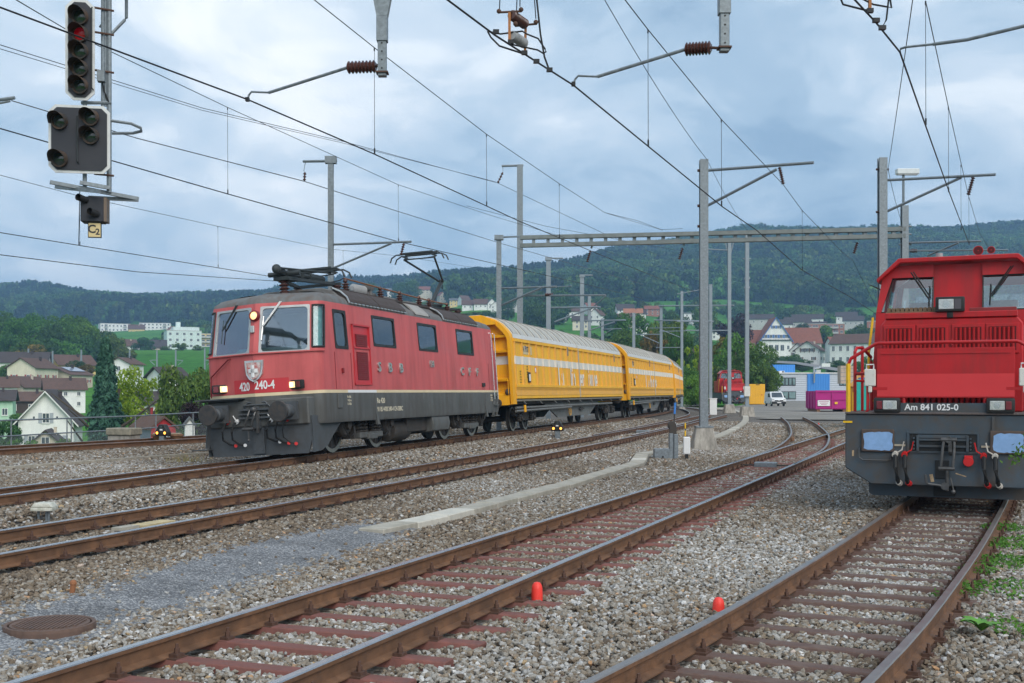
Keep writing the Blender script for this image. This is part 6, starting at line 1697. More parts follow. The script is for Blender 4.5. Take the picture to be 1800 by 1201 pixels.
tube_part(SG, 'safety_hoop', [(sx(172), .2, szz(40)), (sx(178), .3, szz(20)), (sx(178), .3, 8.1)], .02, M['galv'])
tube_part(SG, 'service_ring', [(sx(188), .15, szz(207)), (sx(225), .2, szz(210)), (sx(241), .25, szz(216)), (sx(241), .3, szz(220)), (sx(225), .35, szz(223)), (sx(190), .3, szz(226))], .022, M['galv'])
for py in (12, 55, 122, 305): tube_part(SG, 'pole_clamp', [(sx(165), .05, szz(py)), (sx(196), .16, szz(py))], .016, M['bolt'])
q = MB(); q.bx(sx(170), sx(183), .02, .14, szz(142), szz(122)); q.build('junction_box', M['galv'], SG, bevel=.006)
tube_part(SG, 'cable', [(sx(178), .1, szz(140)), (sx(181), .1, szz(158)), (sx(188), .12, szz(175))], .012, M['black'])
tube_part(SG, 'yoke', [(sx(142), .08, szz(180)), (sx(192), .14, szz(176))], .025, M['galv'])
for a, b in (((95, 325, -.1), (235, 341, .35)), ((95, 325, .3), (180, 342, -.25)), ((150, 342, .3), (235, 343, .35)), ((142, 322, 0), (190, 328, .1))):
 q = MB(); q.beam((sx(a[0]), a[2], szz(a[1])), (sx(b[0]), b[2], szz(b[1])), .05, .05); q.build('bracket_bar', M['galv'], SG)
q = MB(); q.bx(sx(144), sx(183), -.06, .22, szz(391), szz(347)); bo_ = q.build('lower_box', board, SG, bevel=.01)
q = MB(); q.bx(sx(183), sx(188), -.05, .21, szz(390), szz(348)); q.build('box_side', mat('box side brown', (.16, .12, .09), .6), bo_)
for px, py in ((146, 354), (165, 378)):
 q = MB(); c = Vector((sx(px+8), -.06, szz(py))); ax = Vector((-.55, -.8, .15)).normalized()
 q.cyl(c, c+ax*.16, .045, .05, 12, False); q.build('visor', M['black'], bo_, smooth=True)
q = MB(); q.bx(sx(157), sx(177), -.02, -.005, szz(417), szz(393)); pl_ = q.build('plate', mat('cream plate', (.62, .50, .26), .5, 0, .08, 4), SG)
q = MB(); q.bx(sx(155.5), sx(178.5), -.004, .01, szz(418.5), szz(391.5)); q.build('plate_rim', M['black'], SG)
text('C', .16, M['dark_ink'], pl_, frame((sx(162.5), -.022, szz(404)), (1, 0, 0), (0, 0, 1)), 'letter', .001, off=.004); text('2', .12, M['dark_ink'], pl_, frame((sx(172.2), -.022, szz(408.5)), (1, 0, 0), (0, 0, 1)), 'letter', .001, off=.003)
tube_part(SG, 'earth_wire', [(sx(141), .05, szz(330)), (sx(139), .05, szz(432))], .006, M['wire'], 4)
# ================================================================== overhead wires
def wire_pts(pts, sag=0.0, n=10):
 """image points with distances -> smooth 3-D polyline, each span sagging"""
 P3 = [P(*p) for p in pts]
 out_ = []
 for a, b in zip(P3[:-1], P3[1:]):
  for k in range(n):
   t = k/n; p = a.lerp(b, t); p.z -= sag*4*t*(1-t); out_.append(p)
 out_.append(P3[-1])
 return out_
def overhead(label, contact, messenger, drops, rc=.0095, rm=.008, msag=0.0, m_c=None):
 root = thing('overhead_line', (0, 0, 0), label, 'overhead line', 'overhead lines')
 c3 = [P(*p) for p in contact]
 q = MB(); q.tube(c3, rc, 6); q.build('contact_wire', M['wire'], root)
 if messenger:
  m3 = wire_pts(messenger, msag)
  q = MB(); q.tube(m3, rm, 5); q.build('messenger_wire', M['wire'], root)
  for (px, y0, y1, Z) in drops:
   q = MB(); a = P(px, y0, Z); b = P(px+.5, y1, Z); q.cyl(a, b, .0045, n=4); q.cyl(b, b+Vector((0, 0, .10)), .014, n=6); q.cyl(a-Vector((0, 0, .06)), a, .012, n=6); q.build('dropper', M['wire'], root)
 return root
def lin(pts, px):                                 # interpolate an image polyline in 3-D by column
 for a, b in zip(pts[:-1], pts[1:]):
  if min(a[0], b[0]) <= px <= max(a[0], b[0]):
   ia, ib = 1/a[2], 1/b[2]; t = (px-a[0])/(b[0]-a[0])
   return a[1]+(b[1]-a[1])*t, 1/(ia+(ib-ia)*t)
 return None
def drops_for(con, mes, pxs):
 r_ = []
 for px in pxs:
  c = lin(con, px); m_ = lin(mes, px)
  if c and m_: r_.append((px, m_[1-1], c[0], c[1]))
 return r_
# over the second track (carries the left steady arm)
c_C = [(-60, -8, 12.8), (0, 13, 13.2), (435, 175, 16.1), (658, 271, 20.5), (915, 390, 29.5), (1060, 450, 40), (1160, 490, 55), (1240, 520, 75)]
m_C = [(540, -10, 17.0), (672, 95, 20.5), (855, 236, 26.5), (983, 323, 35), (1063, 374, 44), (1165, 405, 56)]
overhead('overhead line above the second track, held by the left steady arm', c_C, m_C, drops_for(c_C, m_C, (658, 855, 983)), .011)
# over the near track (right steady arm, section insulator)
c_D = [(780, -5, 12.2), (870, 62, 13.0), (945, 110, 13.9), (1008, 150, 14.95), (1139, 257, 18.5), (1269, 363, 23), (1330, 405, 27), (1410, 475, 34), (1496, 523, 40), (1560, 565, 50)]
m_D = [(1095, -5, 15.5), (1139, 52, 17.5), (1268, 210, 22.5), (1377, 325, 30), (1410, 370, 33), (1481, 444, 41), (1499, 458, 55), (1540, 540, 60)]
overhead('overhead line above the near diagonal track, held by the central steady arm', c_D, m_D, drops_for(c_D, m_D, (1139, 1268, 1410)), .011)
# earth wire of the same line to the big mast
o_ = thing('feeder_wire', (0, 0, 0), 'single dark wire running down to the top of the thick central mast', 'wire', 'single wires'); tube_part(o_, 'strand', wire_pts([(1060, -5, 21), (1243, 281, 39), ], .15), .0085, M['wire']); tube_part(o_, 'strand', wire_pts([(1243, 281, 39), (1300, 385, 60), (1320, 410, 85)], .1), .0085, M['wire'])
# over the right track
c_E = [(1498, -5, 11.9), (1540, 40, 12.6), (1582, 92, 13.5), (1627, 221, 17.5), (1670, 342, 25), (1704, 430, 36)]
m_E = [(1627, 2, 17.5), (1667, 188, 24), (1702, 343, 37), (1722, 410, 50), (1740, 440, 56)]
overhead('overhead line above the rightmost track, ending over the parked shunter', c_E, m_E, [(1627, 2, 220, 17.5), (1667, 188, 338, 24.5), (1689, 290, 405, 32), (1703, 347, 430, 37)], .011)
o_ = thing('feeder_wire', (0, 0, 0), 'single wire slanting down to the mast behind the parked shunter', 'wire', 'single wires'); tube_part(o_, 'strand', wire_pts([(1605, -5, 19), (1561, 298, 38.5)], .05), .0085, M['wire']); tube_part(o_, 'strand', wire_pts([(1561, 298, 38.5), (1583, 385, 52), (1600, 450, 70)], .1), .009, M['wire'])
# over the locomotive
c_B = [(-60, 208, 20.5), (0, 226, 21.5), (400, 341, 27), (700, 425, 36.5), (880, 466, 46), (1030, 500, 60), (1130, 525, 85)]
m_B = [(20, -5, 15), (130, 60, 18.5), (400, 189, 27), (700, 325, 37), (860, 378, 47), (1000, 420, 60), (1150, 470, 90)]
overhead('overhead line touching the raised pantograph of the red locomotive', c_B, m_B, drops_for(c_B, m_B, (400, 700)), .012)
# over the far track
c_A = [(-60, 400, 30), (0, 409, 31), (383, 471, 42), (560, 500, 52)]
m_A = [(-60, 296, 30), (0, 308, 31), (140, 345, 34), (383, 398, 42), (580, 438, 55), (700, 450, 65), (830, 470, 80)]
overhead('overhead line above the track along the fence', c_A, m_A, [(140, 345, 431, 34), (383, 398, 470, 42), (603, 440, 497, 56)], .012)
for lab, pts, r_ in (('lowest long wire at the left above the valley', [(-40, 445, 40), (0, 448, 41), (240, 478, 52), (480, 494, 66), (640, 500, 80)], .016),
                     ('pair of thin wires crossing behind the signal, upper strand', [(-40, 68, 30), (0, 79, 31), (355, 190, 42), (600, 248, 50), (875, 322, 60), (1060, 410, 72), (1160, 450, 100)], .012),
                     ('pair of thin wires crossing behind the signal, lower strand', [(-40, 75, 30), (0, 86, 31), (355, 194, 42), (600, 251, 50), (872, 320, 60)], .010),
                     ('grey feeder wire through the hanger of the mast behind the locomotive', [(20, 177, 27), (240, 243, 29), (535, 319, 33.8), (700, 372, 42), (880, 428, 55), (1130, 500, 85)], .013),
                     ('thin wire from the upper middle to the long gantry beam', [(1063, 374, 44), (1120, 388, 50), (1163, 404, 56), (1200, 402, 57)], .009),
                     ('thin wire crossing above the long gantry beam', [(820, 362, 62), (960, 398, 60), (1080, 420, 62), (1190, 440, 80)], .010)):
 o_ = thing('feeder_wire', (0, 0, 0), lab, 'wire', 'single wires'); q = MB(); q.tube([P(*p) for p in pts], r_, 5); q.build('strand', M['wire_light'] if 'grey' in lab else M['wire'], o_)
stub = thing('bracket_end', P(8, 178, 26), 'end of a steel cantilever tube poking in at the left edge', 'bracket'); tube_part(stub, 'tube', [loc(stub, P(-120, 192, 26)), loc(stub, P(26, 172, 26))], .04, M['galv'], 8); tube_part(stub, 'stay', [loc(stub, P(-120, 205, 26)), loc(stub, P(18, 178, 26))], .025, M['galv'])
# section insulator on the near wire
SI = thing('section_insulator', P(905, 85, 13.4), 'rusty framed section insulator with two porcelain spindles hanging top centre', 'insulator')
def I(px, py, dz=0): return loc(SI, P(px, py, 13.4+dz))
orange = mat('rusty orange bar', (.34, .14, .05), .7, 0, .3, 12)
q = MB(); q.beam(I(895.5, 22), I(895.5, 72), .03, .03); q.build('upright', orange, SI); q = MB(); q.beam(I(924, 46, .3), I(923, 90, .3), .03, .03); q.build('upright', orange, SI)
ins_part(SI, I(899, 26), I(923, 43, .3), .05, .062, 9); ins_part(SI, I(900, 62), I(922, 77, .3), .05, .062, 6, 'insul_grey')
tube_part(SI, 'spreader', [I(877, 22), I(917, 20)], .013, M['bolt']); tube_part(SI, 'spreader', [I(905, 46, .3), I(944, 42, .3)], .013, M['bolt'])
for a in ((877, 20), (916, 17), (942, 39), (906, 42)):
 q = MB(); q.ball(I(*a), .028); q.build('pivot', M['bolt'], SI)
for a, t in (((878, 16), (879, -8)), ((914, 12), (914, -8)), ((942, 33), (939, -8)), ((908, 20), (909, -8))): tube_part(SI, 'hanger', [I(*a), I(*t), I(t[0], -260)], .006, M['wire'], 4)
tube_part(SI, 'runner', [I(857, 55), I(863, 66), I(878, 81), I(915, 93), I(922, 96)], .011, M['wire']); tube_part(SI, 'runner', [I(857, 55), I(866, 57), I(880, 60), I(918, 55), I(926, 60), I(946, 68), I(958, 86), I(960, 91), I(955, 94), I(945, 88), I(898, 78)], .010, M['wire'])
tube_part(SI, 'jumper', [I(940, -260), I(943, -5), I(950, 60), I(957, 100), I(965, 122)], .012, M['wire'])
for a in ((872, 56), (898, 74), (922, 93), (943, 108), (966, 123)):
 q = MB(); q.box(I(*a), (.07, .05, .045)); q.build('wire_clamp', M['wire'], SI)
S2 = thing('section_insulator', P(1545, 5, 12.5), 'lower end of a section insulator cut by the top edge at right', 'insulator')
def I2(px, py): return loc(S2, P(px, py, 12.5))
q = MB(); q.beam(I2(1529, -40), I2(1529, 18), .03, .03); q.build('upright', orange, S2)
tube_part(S2, 'runner', [I2(1470, -20), I2(1482, 8), I2(1525, 19), I2(1530, 20)], .011, M['wire']); tube_part(S2, 'runner', [I2(1500, -10), I2(1535, 8), I2(1558, 12), I2(1567, 14), I2(1562, -20)], .010, M['wire']); tube_part(S2, 'jumper', [I2(1563, -10), I2(1558, 35), I2(1551, 48)], .010, M['wire'])
for a in ((1529, 19), (1540, 36), (1551, 49)):
 q = MB(); q.box(I2(*a), (.07, .05, .045)); q.build('wire_clamp', M['wire'], S2)
for rt in (S2,):
 tube_part(S2, 'hanger', [I2(1529, -40), I2(1529, -300)], .006, M['wire'], 4)
# ================================================================== houses
def wallm(n, c): return mat('render '+n, c, .9, 0, .07, .6, dirt=tuple(x*.7 for x in c), dmix=.35, dscale=.5, streak=True)
WM = dict(white=wallm('white', (.80, .80, .785)), cream=wallm('cream', (.68, .63, .50)), beige=wallm('beige', (.60, .54, .43)), yellow=wallm('yellow', (.66, .52, .22)), mint=wallm('mint', (.42, .62, .47)),
          pink=wallm('pink', (.62, .48, .44)), grey=wallm('grey', (.48, .48, .46)), timber=mat('dark timber', (.055, .036, .026), .8, 0, .3, 2), brick=mat('brick', (.34, .15, .10), .9, 0, .12, 2), block=wallm('pale green', (.62, .72, .70)), red=mat('red boards', (.38, .02, .025), .7, 0, .15, 2), slate=mat('blue slate', (.16, .19, .24), .7, 0, .2, 3))
def roofm(n, c): return mat('tiles '+n, c, .85, 0, .22, 2.2, .4, 8, dirt=tuple(x*.62 for x in c), dmix=.5, dscale=.8)
RM = dict(brown=roofm('brown', (.115, .068, .052)), dark=roofm('dark', (.062, .050, .048)), red=roofm('red', (.22, .082, .05)), grey=roofm('grey', (.12, .125, .13)), orange=roofm('orange', (.36, .15, .075)))
M['winframe'] = mat('window frame', (.68, .68, .66), .6, 0, .03, 2)
M['winpane'] = mat('far window pane', (.06, .075, .09), .12, 0, .4, .9, spec=.7)
SHUT = dict(grey=mat('grey shutter', (.34, .37, .41), .7), red=mat('red shutter', (.30, .02, .02), .7), blue=mat('blue shutter', (.06, .16, .42), .7), brown=mat('brown shutter', (.12, .07, .05), .7))
WCACHE = {}
def win_mesh(w_, h_):
 k = (round(w_, 2), round(h_, 2))
 if k not in WCACHE:
  q = MB(); t = .09
  q.bx(-w_/2, w_/2, -.06, .02, 0, t); q.bx(-w_/2, w_/2, -.06, .02, h_-t, h_); q.bx(-w_/2, -w_/2+t, -.06, .02, t, h_-t); q.bx(w_/2-t, w_/2, -.06, .02, t, h_-t); q.bx(-.035, .035, -.055, .02, t, h_-t)
  q.bx(-w_/2-.08, w_/2+.08, -.14, .02, -.07, 0)
  p = MB(); p.bx(-w_/2+t, w_/2-t, -.025, .01, t, h_-t)
  WCACHE[k] = (q.mesh('window', M['winframe']), p.mesh('pane', M['winpane']))
 return WCACHE[k]
SHC = {}
def add_window(root, p, ang, w_, h_, shut=None):
 a, b = win_mesh(w_, h_)
 o_ = link('window', a, root, p, (0, 0, ang))
 link('pane', b, o_)
 if shut:
  k = (round(w_, 2), round(h_, 2), shut)
  if k not in SHC:
   q = MB(); q.bx(-.24*w_, .24*w_, -.07, -.005, 0, h_); SHC[k] = q.mesh('shutter', SHUT[shut])
  for s in (-1, 1): link('shutter', SHC[k], o_, (s*(w_/2+.26*w_), 0, 0))
 return o_
HOUSES = []
def seedc(): return random.random() < .6
def house(label, px, top, Z, w_, d_, hw_, hr_, rot, gable, wall, roof, f=(2, 2), s=(2, 2), shut=None, chim=True, ov=.55, group='village houses', cat='house', ww=.95, wh=1.25, name='house', gw=False, zshift=0):
 """ridge at photo row `top`; gable 'f': gable faces the viewer, 's': the eaves side does"""
 zr = CH+(YH-top)/FPX*Z
 X = (px-900)/FPX*Z
 base = zr-hr_-hw_
 HOUSES.append((px, Z, (max(w_, d_)/2+2)*FPX/Z))
 gz_ = min(base, tz(px, Z)-.6)
 fdn = gz_-base-.4
 root = thing(name, (X, Z, base), label, cat, group)
 root.rotation_euler = (0, 0, -math.atan2(X, Z)+R(rot))
 hx, hy = w_/2, d_/2
 q = MB()
 if gable == 'f': q.prism([(-hx, fdn), (hx, fdn), (hx, hw_), (0, hw_+hr_), (-hx, hw_)], 'y', -hy, hy)
 else: q.prism([(-hy, fdn), (hy, fdn), (hy, hw_), (0, hw_+hr_), (-hy, hw_)], 'x', -hx, hx)
 q.build('wall', WM[wall], root)
 q = MB(); th = .18
 half, ln = (hx, hy) if gable == 'f' else (hy, hx)
 sl = hr_/half
 for sg in (-1, 1):
  a = [(sg*(half+ov), hw_-ov*sl+.02), (0, hw_+hr_+.02), (0, hw_+hr_+.02+th), (sg*(half+ov), hw_-ov*sl+.02+th)]
  q.prism(a, 'y' if gable == 'f' else 'x', -ln-ov, ln+ov)
 ro = q.build('roof', RM[roof], root)
 if chim:
  q = MB(); cxp = half*.4; k_ = min(1, w_/8); q.bx(-.26*k_, .26*k_, -.26*k_, .26*k_, -1.2*k_, .5*k_); q.bx(-.33*k_, .33*k_, -.33*k_, .33*k_, .5*k_, .62*k_)
  c_ = q.build('chimney', RM['dark'] if seedc() else WM['beige'], ro); c_.location = (cxp*.7, ln*.3, hw_+hr_*.72+.6) if gable == 'f' else (ln*.3, -cxp*.5, hw_+hr_*.72+.6)
 def rows(n): return [hw_*(k+.5)/n - wh*.45 for k in range(n)]
 if f:
  for z in rows(f[1]):
   for k in range(f[0]): add_window(root, (-hx+w_*(k+.5)/f[0], -hy, z), 0, ww, wh, shut)
 if gw and gable == 'f': add_window(root, (0, -hy, hw_+hr_*.12), 0, ww, wh, shut)
 if s:
  for z in rows(s[1]):
   for k in range(s[0]):
    yy = -hy+d_*(k+.5)/s[0]
    add_window(root, (hx, yy, z), R(90), ww, wh, shut)
    if px > 900: add_window(root, (-hx, yy, z), R(-90), ww, wh, shut)
 return root
# --- the village on the left
h1 = house('white steep-gabled house with dark roof close behind the railing', 90, 687, 170, 7.4, 8, 4.6, 4.4, -10, 'f', 'white', 'dark', f=None, s=None, shut='grey', ov=.7)
for x, z in ((-1.9, 1.2), (1.75, 1.2), (0, 5.0-.6+.0)): add_window(h1, (x, -4, z), 0, 1.0, 1.45, 'grey')
for x in (-1.6, 1.5):
 q = MB(); q.bx(x-.12, x+.12, -4.04, -3.95, 5.0, 5.35); q.build('vent', M['winpane'], h1)
q = MB()
for sg in (-1, 1): q.prism([(sg*4.5, 4.02), (0, 9.0), (0, 8.75), (sg*4.5, 3.78)], 'y', -4.78, -4.72)
q.build('barge_board', M['winframe'], h1)
house('small beige gabled house partly below the railing', 85, 757, 135, 4.8, 6, 3.2, 2.1, -6, 'f', 'beige', 'dark', f=None, s=None, gw=True, ov=.4)
house('beige house with blue-grey shutters left of the long barn roof', 43, 663, 270, 6.3, 11, 4.2, 2.2, -32, 'f', 'cream', 'brown', f=(2, 1), s=(3, 1), shut='blue')
house('long low dark timber barn with brown roof', 52, 690, 245, 9.5, 6, 3.0, 1.6, 4, 's', 'timber', 'brown', f=(3, 1), s=None, chim=True, cat='barn')
house('white house with a broad brown roof left of the spruce', 113, 666, 262, 8.2, 8, 4.4, 2.3, 4, 's', 'white', 'brown', f=(3, 2), s=None, ww=.8, wh=.95)
house('cream gabled house with red shutters', 58, 631, 300, 7.6, 11, 5.0, 2.3, -30, 'f', 'cream', 'brown', f=(2, 1), s=(3, 1), shut='red')
house('white house with the highest broad brown roof in the village', 45, 620, 335, 12.5, 9, 4.2, 2.8, -8, 's', 'white', 'dark', f=(3, 1), s=(2, 2))
h8 = house('low beige house with solar panels on its roof', 113, 646, 312, 11.0, 9, 3.4, 2.0, -38, 'f', 'beige', 'brown', f=(1, 1), s=(3, 1), shut='red', ww=.7, wh=.8)
q = MB(); q.bx(1.0, 4.2, -2.5, 3.5, 0, .08); so = q.build('solar_panel', mat('solar glass', (.22, .26, .33), .15, 0, .1, 2, spec=.8), h8); so.rotation_euler = (0, math.atan2(2.0, 5.5), 0); so.location = (0, 0, 5.75)
house('yellow-gabled house with a long brown roof under the wood', 125, 625, 345, 11, 9, 4.0, 2.8, 24, 's', 'yellow', 'brown', f=(3, 1), s=(2, 2))
house('mint green house cut by the left edge', -2, 687, 205, 5, 7, 4.2, 1.6, -5, 's', 'mint', 'dark', f=(2, 1), s=None)
house('white house with a brown roof cut by the left edge', 5, 664, 262, 6, 7, 4.2, 2.0, 0, 's', 'white', 'brown', f=(1, 1), s=None)
house('white two-storey house behind the yellow-green tree', 294, 647, 210, 4.6, 6, 6.8, 1.6, 30, 's', 'white', 'dark', f=(2, 2), s=(2, 2), shut='brown', ww=.8)
house('small white gabled house below the green field', 221, 630, 300, 6, 8, 2.5, 1.5, -25, 'f', 'white', 'brown', f=(1, 1), s=None)
house('white house with red shutters seen through the yellow-green tree', 268, 690, 175, 5.5, 6, 5.2, 1.6, 10, 's', 'white', 'dark', f=(2, 2), s=None, shut='red')
house('red boarded hut with brown roof and blue slate side behind the railing', 270, 735, 92, 2.0, 3.6, 1.5, .75, 24, 'f', 'red', 'brown', f=None, s=None, ov=.2, cat='hut', gw=False)
RH = bpy.data.objects[[o.name for o in bpy.data.objects if o.get('label', '').startswith('red boarded')][0]]
add_window(RH, (.25, -1.8, .35), 0, .6, .75); q = MB(); q.bx(-1.01, -.99, -1.75, 1.75, -1, 1.45); q.build('slate_side', WM['slate'], RH)
house('tiny white bird-house shed beside the buffer of the locomotive', 333, 738, 70, .55, .6, .8, .35, 5, 'f', 'white', 'grey', f=None, s=None, chim=False, ov=.08, cat='shed')
house('white gabled house with brown roof left of the big block', 224, 597, 620, 9, 10, 4, 3.6, 28, 's', 'white', 'brown', f=(2, 1), s=(2, 1), group='houses above the green field')
house('pink house with a dark roof beside the big block', 277, 598, 640, 9, 9, 4, 4, 0, 's', 'pink', 'dark', f=(2, 1), s=None, group='houses above the green field')
house('brown house between the two white apartment rows', 240, 571, 1080, 14, 10, 5, 4, 0, 's', 'yellow', 'brown', f=(3, 1), s=None, group='houses above the green field')
house('white-gabled house at the end of the right apartment row', 303, 574, 1080, 10, 10, 4, 4, 15, 'f', 'white', 'red', f=(2, 1), s=None, group='houses above the green field')
def block(label, px, top, Z, w_, d_, h_, rot, wall, floors, cols, balc=(), group='apartment blocks', cat='apartment block', roofm_=None, win=(1.5, 1.5)):
 zr = CH+(YH-top)/FPX*Z; X = (px-900)/FPX*Z; base = zr-h_
 HOUSES.append((px, Z, (w_/2+2)*FPX/Z))
 root = thing('apartment_block', (X, Z, base), label, cat, group)
 root.rotation_euler = (0, 0, -math.atan2(X, Z)+R(rot))
 fdn = min(base, tz(px, Z)-1)-base-.5
 q = MB(); q.bx(-w_/2, w_/2, -d_/2, d_/2, fdn, h_); q.build('wall', WM[wall], root)
 q = MB(); q.bx(-w_/2-.15, w_/2+.15, -d_/2-.15, d_/2+.15, h_, h_+.35); q.build('roof', roofm_ or WM['grey'], root)
 fh = h_/floors
 for r_ in range(floors):
  for c in range(cols):
   x = -w_/2+w_*(c+.5)/cols; z = r_*fh+fh*.28
   if c in balc:
    q = MB(); q.bx(x-w_/cols*.48, x+w_/cols*.48, -d_/2-1.3, -d_/2, z-.35, z-.15); q.bx(x-w_/cols*.48, x+w_/cols*.48, -d_/2-1.3, -d_/2-1.2, z-.15, z+.75); q.build('balcony', WM['grey'], root)
    add_window(root, (x, -d_/2, z), 0, w_/cols*.8, fh*.55)
   else: add_window(root, (x, -d_/2, z), 0, *win)
  for c in range(2): add_window(root, (w_/2, -d_/2+d_*(c+.5)/2, r_*fh+fh*.28), R(90), *win)
 return root
B1 = block('large pale green flat-roofed apartment block beside the locomotive cab', 321, 583, 700, 20, 14, 10.5, 8, 'block', 3, 5, group='blocks above the field')
q = MB(); q.bx(-6, 9, -5, 5, 10.85, 13); q.build('penthouse', WM['block'], B1); q = MB(); q.bx(-4, -1.5, -2, 1, 13, 16); q.build('lift_tower', WM['block'], B1)
block('yellow balconied block just behind the pale green one', 359, 588, 740, 9, 12, 9, 8, 'yellow', 3, 2, (0, 1), group='blocks above the field')
block('left one of two far white apartment rows below the wood', 201, 570, 1100, 27, 12, 7.5, 10, 'white', 2, 8, (1, 6), group='far white apartment rows')
block('right one of two far white apartment rows below the wood', 273, 569, 1100, 28, 12, 8.5, -4, 'white', 3, 8, (0, 6), group='far white apartment rows')
# --- houses on the slope above the train
SL = [(690, 507, 980, 16, 9, 5, 3.5, 0, 's', 'white', 'grey', 'long pale house high behind the raised pantograph'),
      (745, 504, 940, 20, 9, 4, 4, 0, 's', 'cream', 'red', 'long red-roofed house high between pantograph and masts'),
      (776, 514, 820, 7, 8, 5, 3.5, 20, 'f', 'beige', 'red', 'beige house with red roof right of the raised pantograph'),
      (797, 525, 760, 7, 8, 4.5, 1.8, 0, 's', 'yellow', 'grey', 'small yellow house on the slope'),
      (815, 520, 800, 8, 9, 3.5, 3.5, 25, 's', 'white', 'brown', 'white house with brown roof behind the small yellow one'),
      (822, 528, 740, 9, 8, 3.5, 3.6, 0, 's', 'white', 'brown', 'white house with brown roof just right of the small yellow one'),
      (845, 526, 750, 11, 8, 3.5, 4, 0, 's', 'white', 'brown', 'wide white house with brown roof left of the slim capped mast'),
      (863, 526, 770, 7, 9, 4, 3.5, 10, 'f', 'white', 'grey', 'white grey-roofed gabled house left of the slim capped mast'),
      (873, 531, 735, 8, 9, 4, 3.2, -10, 'f', 'white', 'dark', 'white gabled house half behind the slim capped mast'),
      (888, 527, 770, 8, 8, 4, 3.3, 15, 's', 'white', 'red', 'white house with red roof between the two gantry masts'),
      (908, 530, 800, 7, 8, 4, 3.5, 0, 'f', 'grey', 'grey', 'grey gabled house beside the tall gantry mast'),
      (985, 546, 640, 8, 8, 4, 2.6, 0, 's', 'white', 'grey', 'pale house with grey hipped roof over the first wagon'),
      (1006, 541, 720, 14, 8, 3.5, 2.8, 0, 's', 'white', 'brown', 'long white house above the middle of the first wagon'),
      (1037, 533, 790, 8, 9, 4, 3.5, 25, 's', 'white', 'red', 'red-roofed house above the far half of the first wagon'),
      (1050, 544, 700, 8, 9, 5, 3.6, -20, 'f', 'white', 'brown', 'white gabled house with brown front left of the round tree'),
      (1022, 556, 600, 10, 8, 4, 2.5, 0, 's', 'cream', 'dark', 'cream house low over the end of the first wagon'),
      (1098, 535, 740, 13, 9, 4.2, 4.2, 12, 's', 'white', 'dark', 'big dark-roofed house with white dormer right of the round tree'),
      (1113, 543, 700, 13, 8, 4, 3, 0, 's', 'cream', 'orange', 'cream house with orange roof below the dark-roofed one'),
      (1104, 552, 620, 13, 9, 4, 3, 0, 's', 'cream', 'brown', 'wide cream house with brown roof under the orange-roofed one'),
      (1128, 546, 680, 6, 8, 3.5, 2.5, 0, 's', 'white', 'dark', 'small dark-roofed house right of the wide cream one'),
      (1147, 538, 760, 12, 9, 4, 2.6, 0, 's', 'brick', 'red', 'red-brown house left of the long top crossbar'),
      (1213, 550, 640, 9, 8, 6, .6, 0, 's', 'white', 'grey', 'white flat-topped house left of the thick central mast'),
      (1226, 553, 610, 7, 8, 5.5, 1.2, 0, 's', 'white', 'grey', 'white house touching the thick central mast'),
      (1128, 568, 420, 6, 7, 4, 1.3, 0, 's', 'white', 'grey', 'low white house above the second wagon'),
      (1262, 575, 480, 9, 8, 4, 2.5, 0, 's', 'white', 'brown', 'white house in the trees right of the thick central mast'),
      (1215, 613, 300, 7, 8, 5, 2.2, 10, 's', 'white', 'brown', 'white house half hidden in the bushes left of the thick central mast')]
for px, top, Z, w_, d_, hw_, hr_, rot, g, wa, rf_, lab in SL:
 w_ *= .85; hr_ *= .9
 zc_ = np.linspace(Z*.75, Z*1.3, 60)             # stand each house where the slope really has its height
 Z = float(zc_[np.argmin(np.abs(CH+(YH-top)/FPX*zc_-hr_-hw_-.4-terr(px, zc_)))])
 house(lab, px, top, Z, w_, d_, hw_, hr_, rot, g, wa, rf_, f=(max(2, int(w_/3)), 1 if hw_ < 4 else 2), s=None, chim=Z < 720, group='houses on the slope')
# --- right: school, timbered house, brick blocks
sc = house('big white school building with red roof and blue-trimmed gable', 1358, 560, 530, 14, 15, 11.5, 10.0, 12, 'f', 'white', 'red', f=None, s=None, group='buildings right of centre', cat='school', ov=.6, chim=False, name='school_building')
for r_ in range(2):
 for k in range(4): add_window(sc, (-4.6+k*2.45, -7.5, 1.6+r_*5.0), 0, 1.7, 2.7)
 add_window(sc, (5.4, -7.5, 2.2+r_*5.0), 0, 1.1, 1.8)
for k in range(5): add_window(sc, (-4.6+k*2.3, -7.5, 12.3), 0, 1.3, 1.5, 'blue')
for k in range(2): add_window(sc, (-1+k*2.0, -7.5, 16.5), 0, 1.2, 1.4, 'blue')
q = MB(); q.bx(-6.5, 6.5, -8.1, -7.5, 11.2, 11.6); q.build('cornice', RM['dark'], sc)
q = MB()
for sg in (-1, 1): q.prism([(sg*7.6, 10.8), (0, 21.75), (0, 21.15), (sg*7.6, 10.2)], 'y', -8.15, -8.08)
q.build('blue_barge_board', SHUT['blue'], sc)
sw_ = MB(); sw_.bx(7, 21, -4, 10, -12, 10.2); sw_.build('wing_wall', WM['white'], sc)
sw_ = MB(); sw_.prism([(-5, 10.0), (3, 17.5), (11, 10.0)], 'x', 3, 21.6); wr_o = sw_.build('wing_roof', RM['red'], sc)
sw_ = MB(); sw_.bx(7.2, 18.5, -7.4, -4, -10, 4.6); sw_.build('porch', WM['white'], sc); sw_ = MB(); sw_.bx(6.8, 19, -7.9, -3.9, 4.6, 5.0); sw_.build('porch_roof', RM['dark'], sc)
for k in range(4): add_window(sc, (8.6+k*1.35, -7.4, .8), 0, 1.1, 3.0)
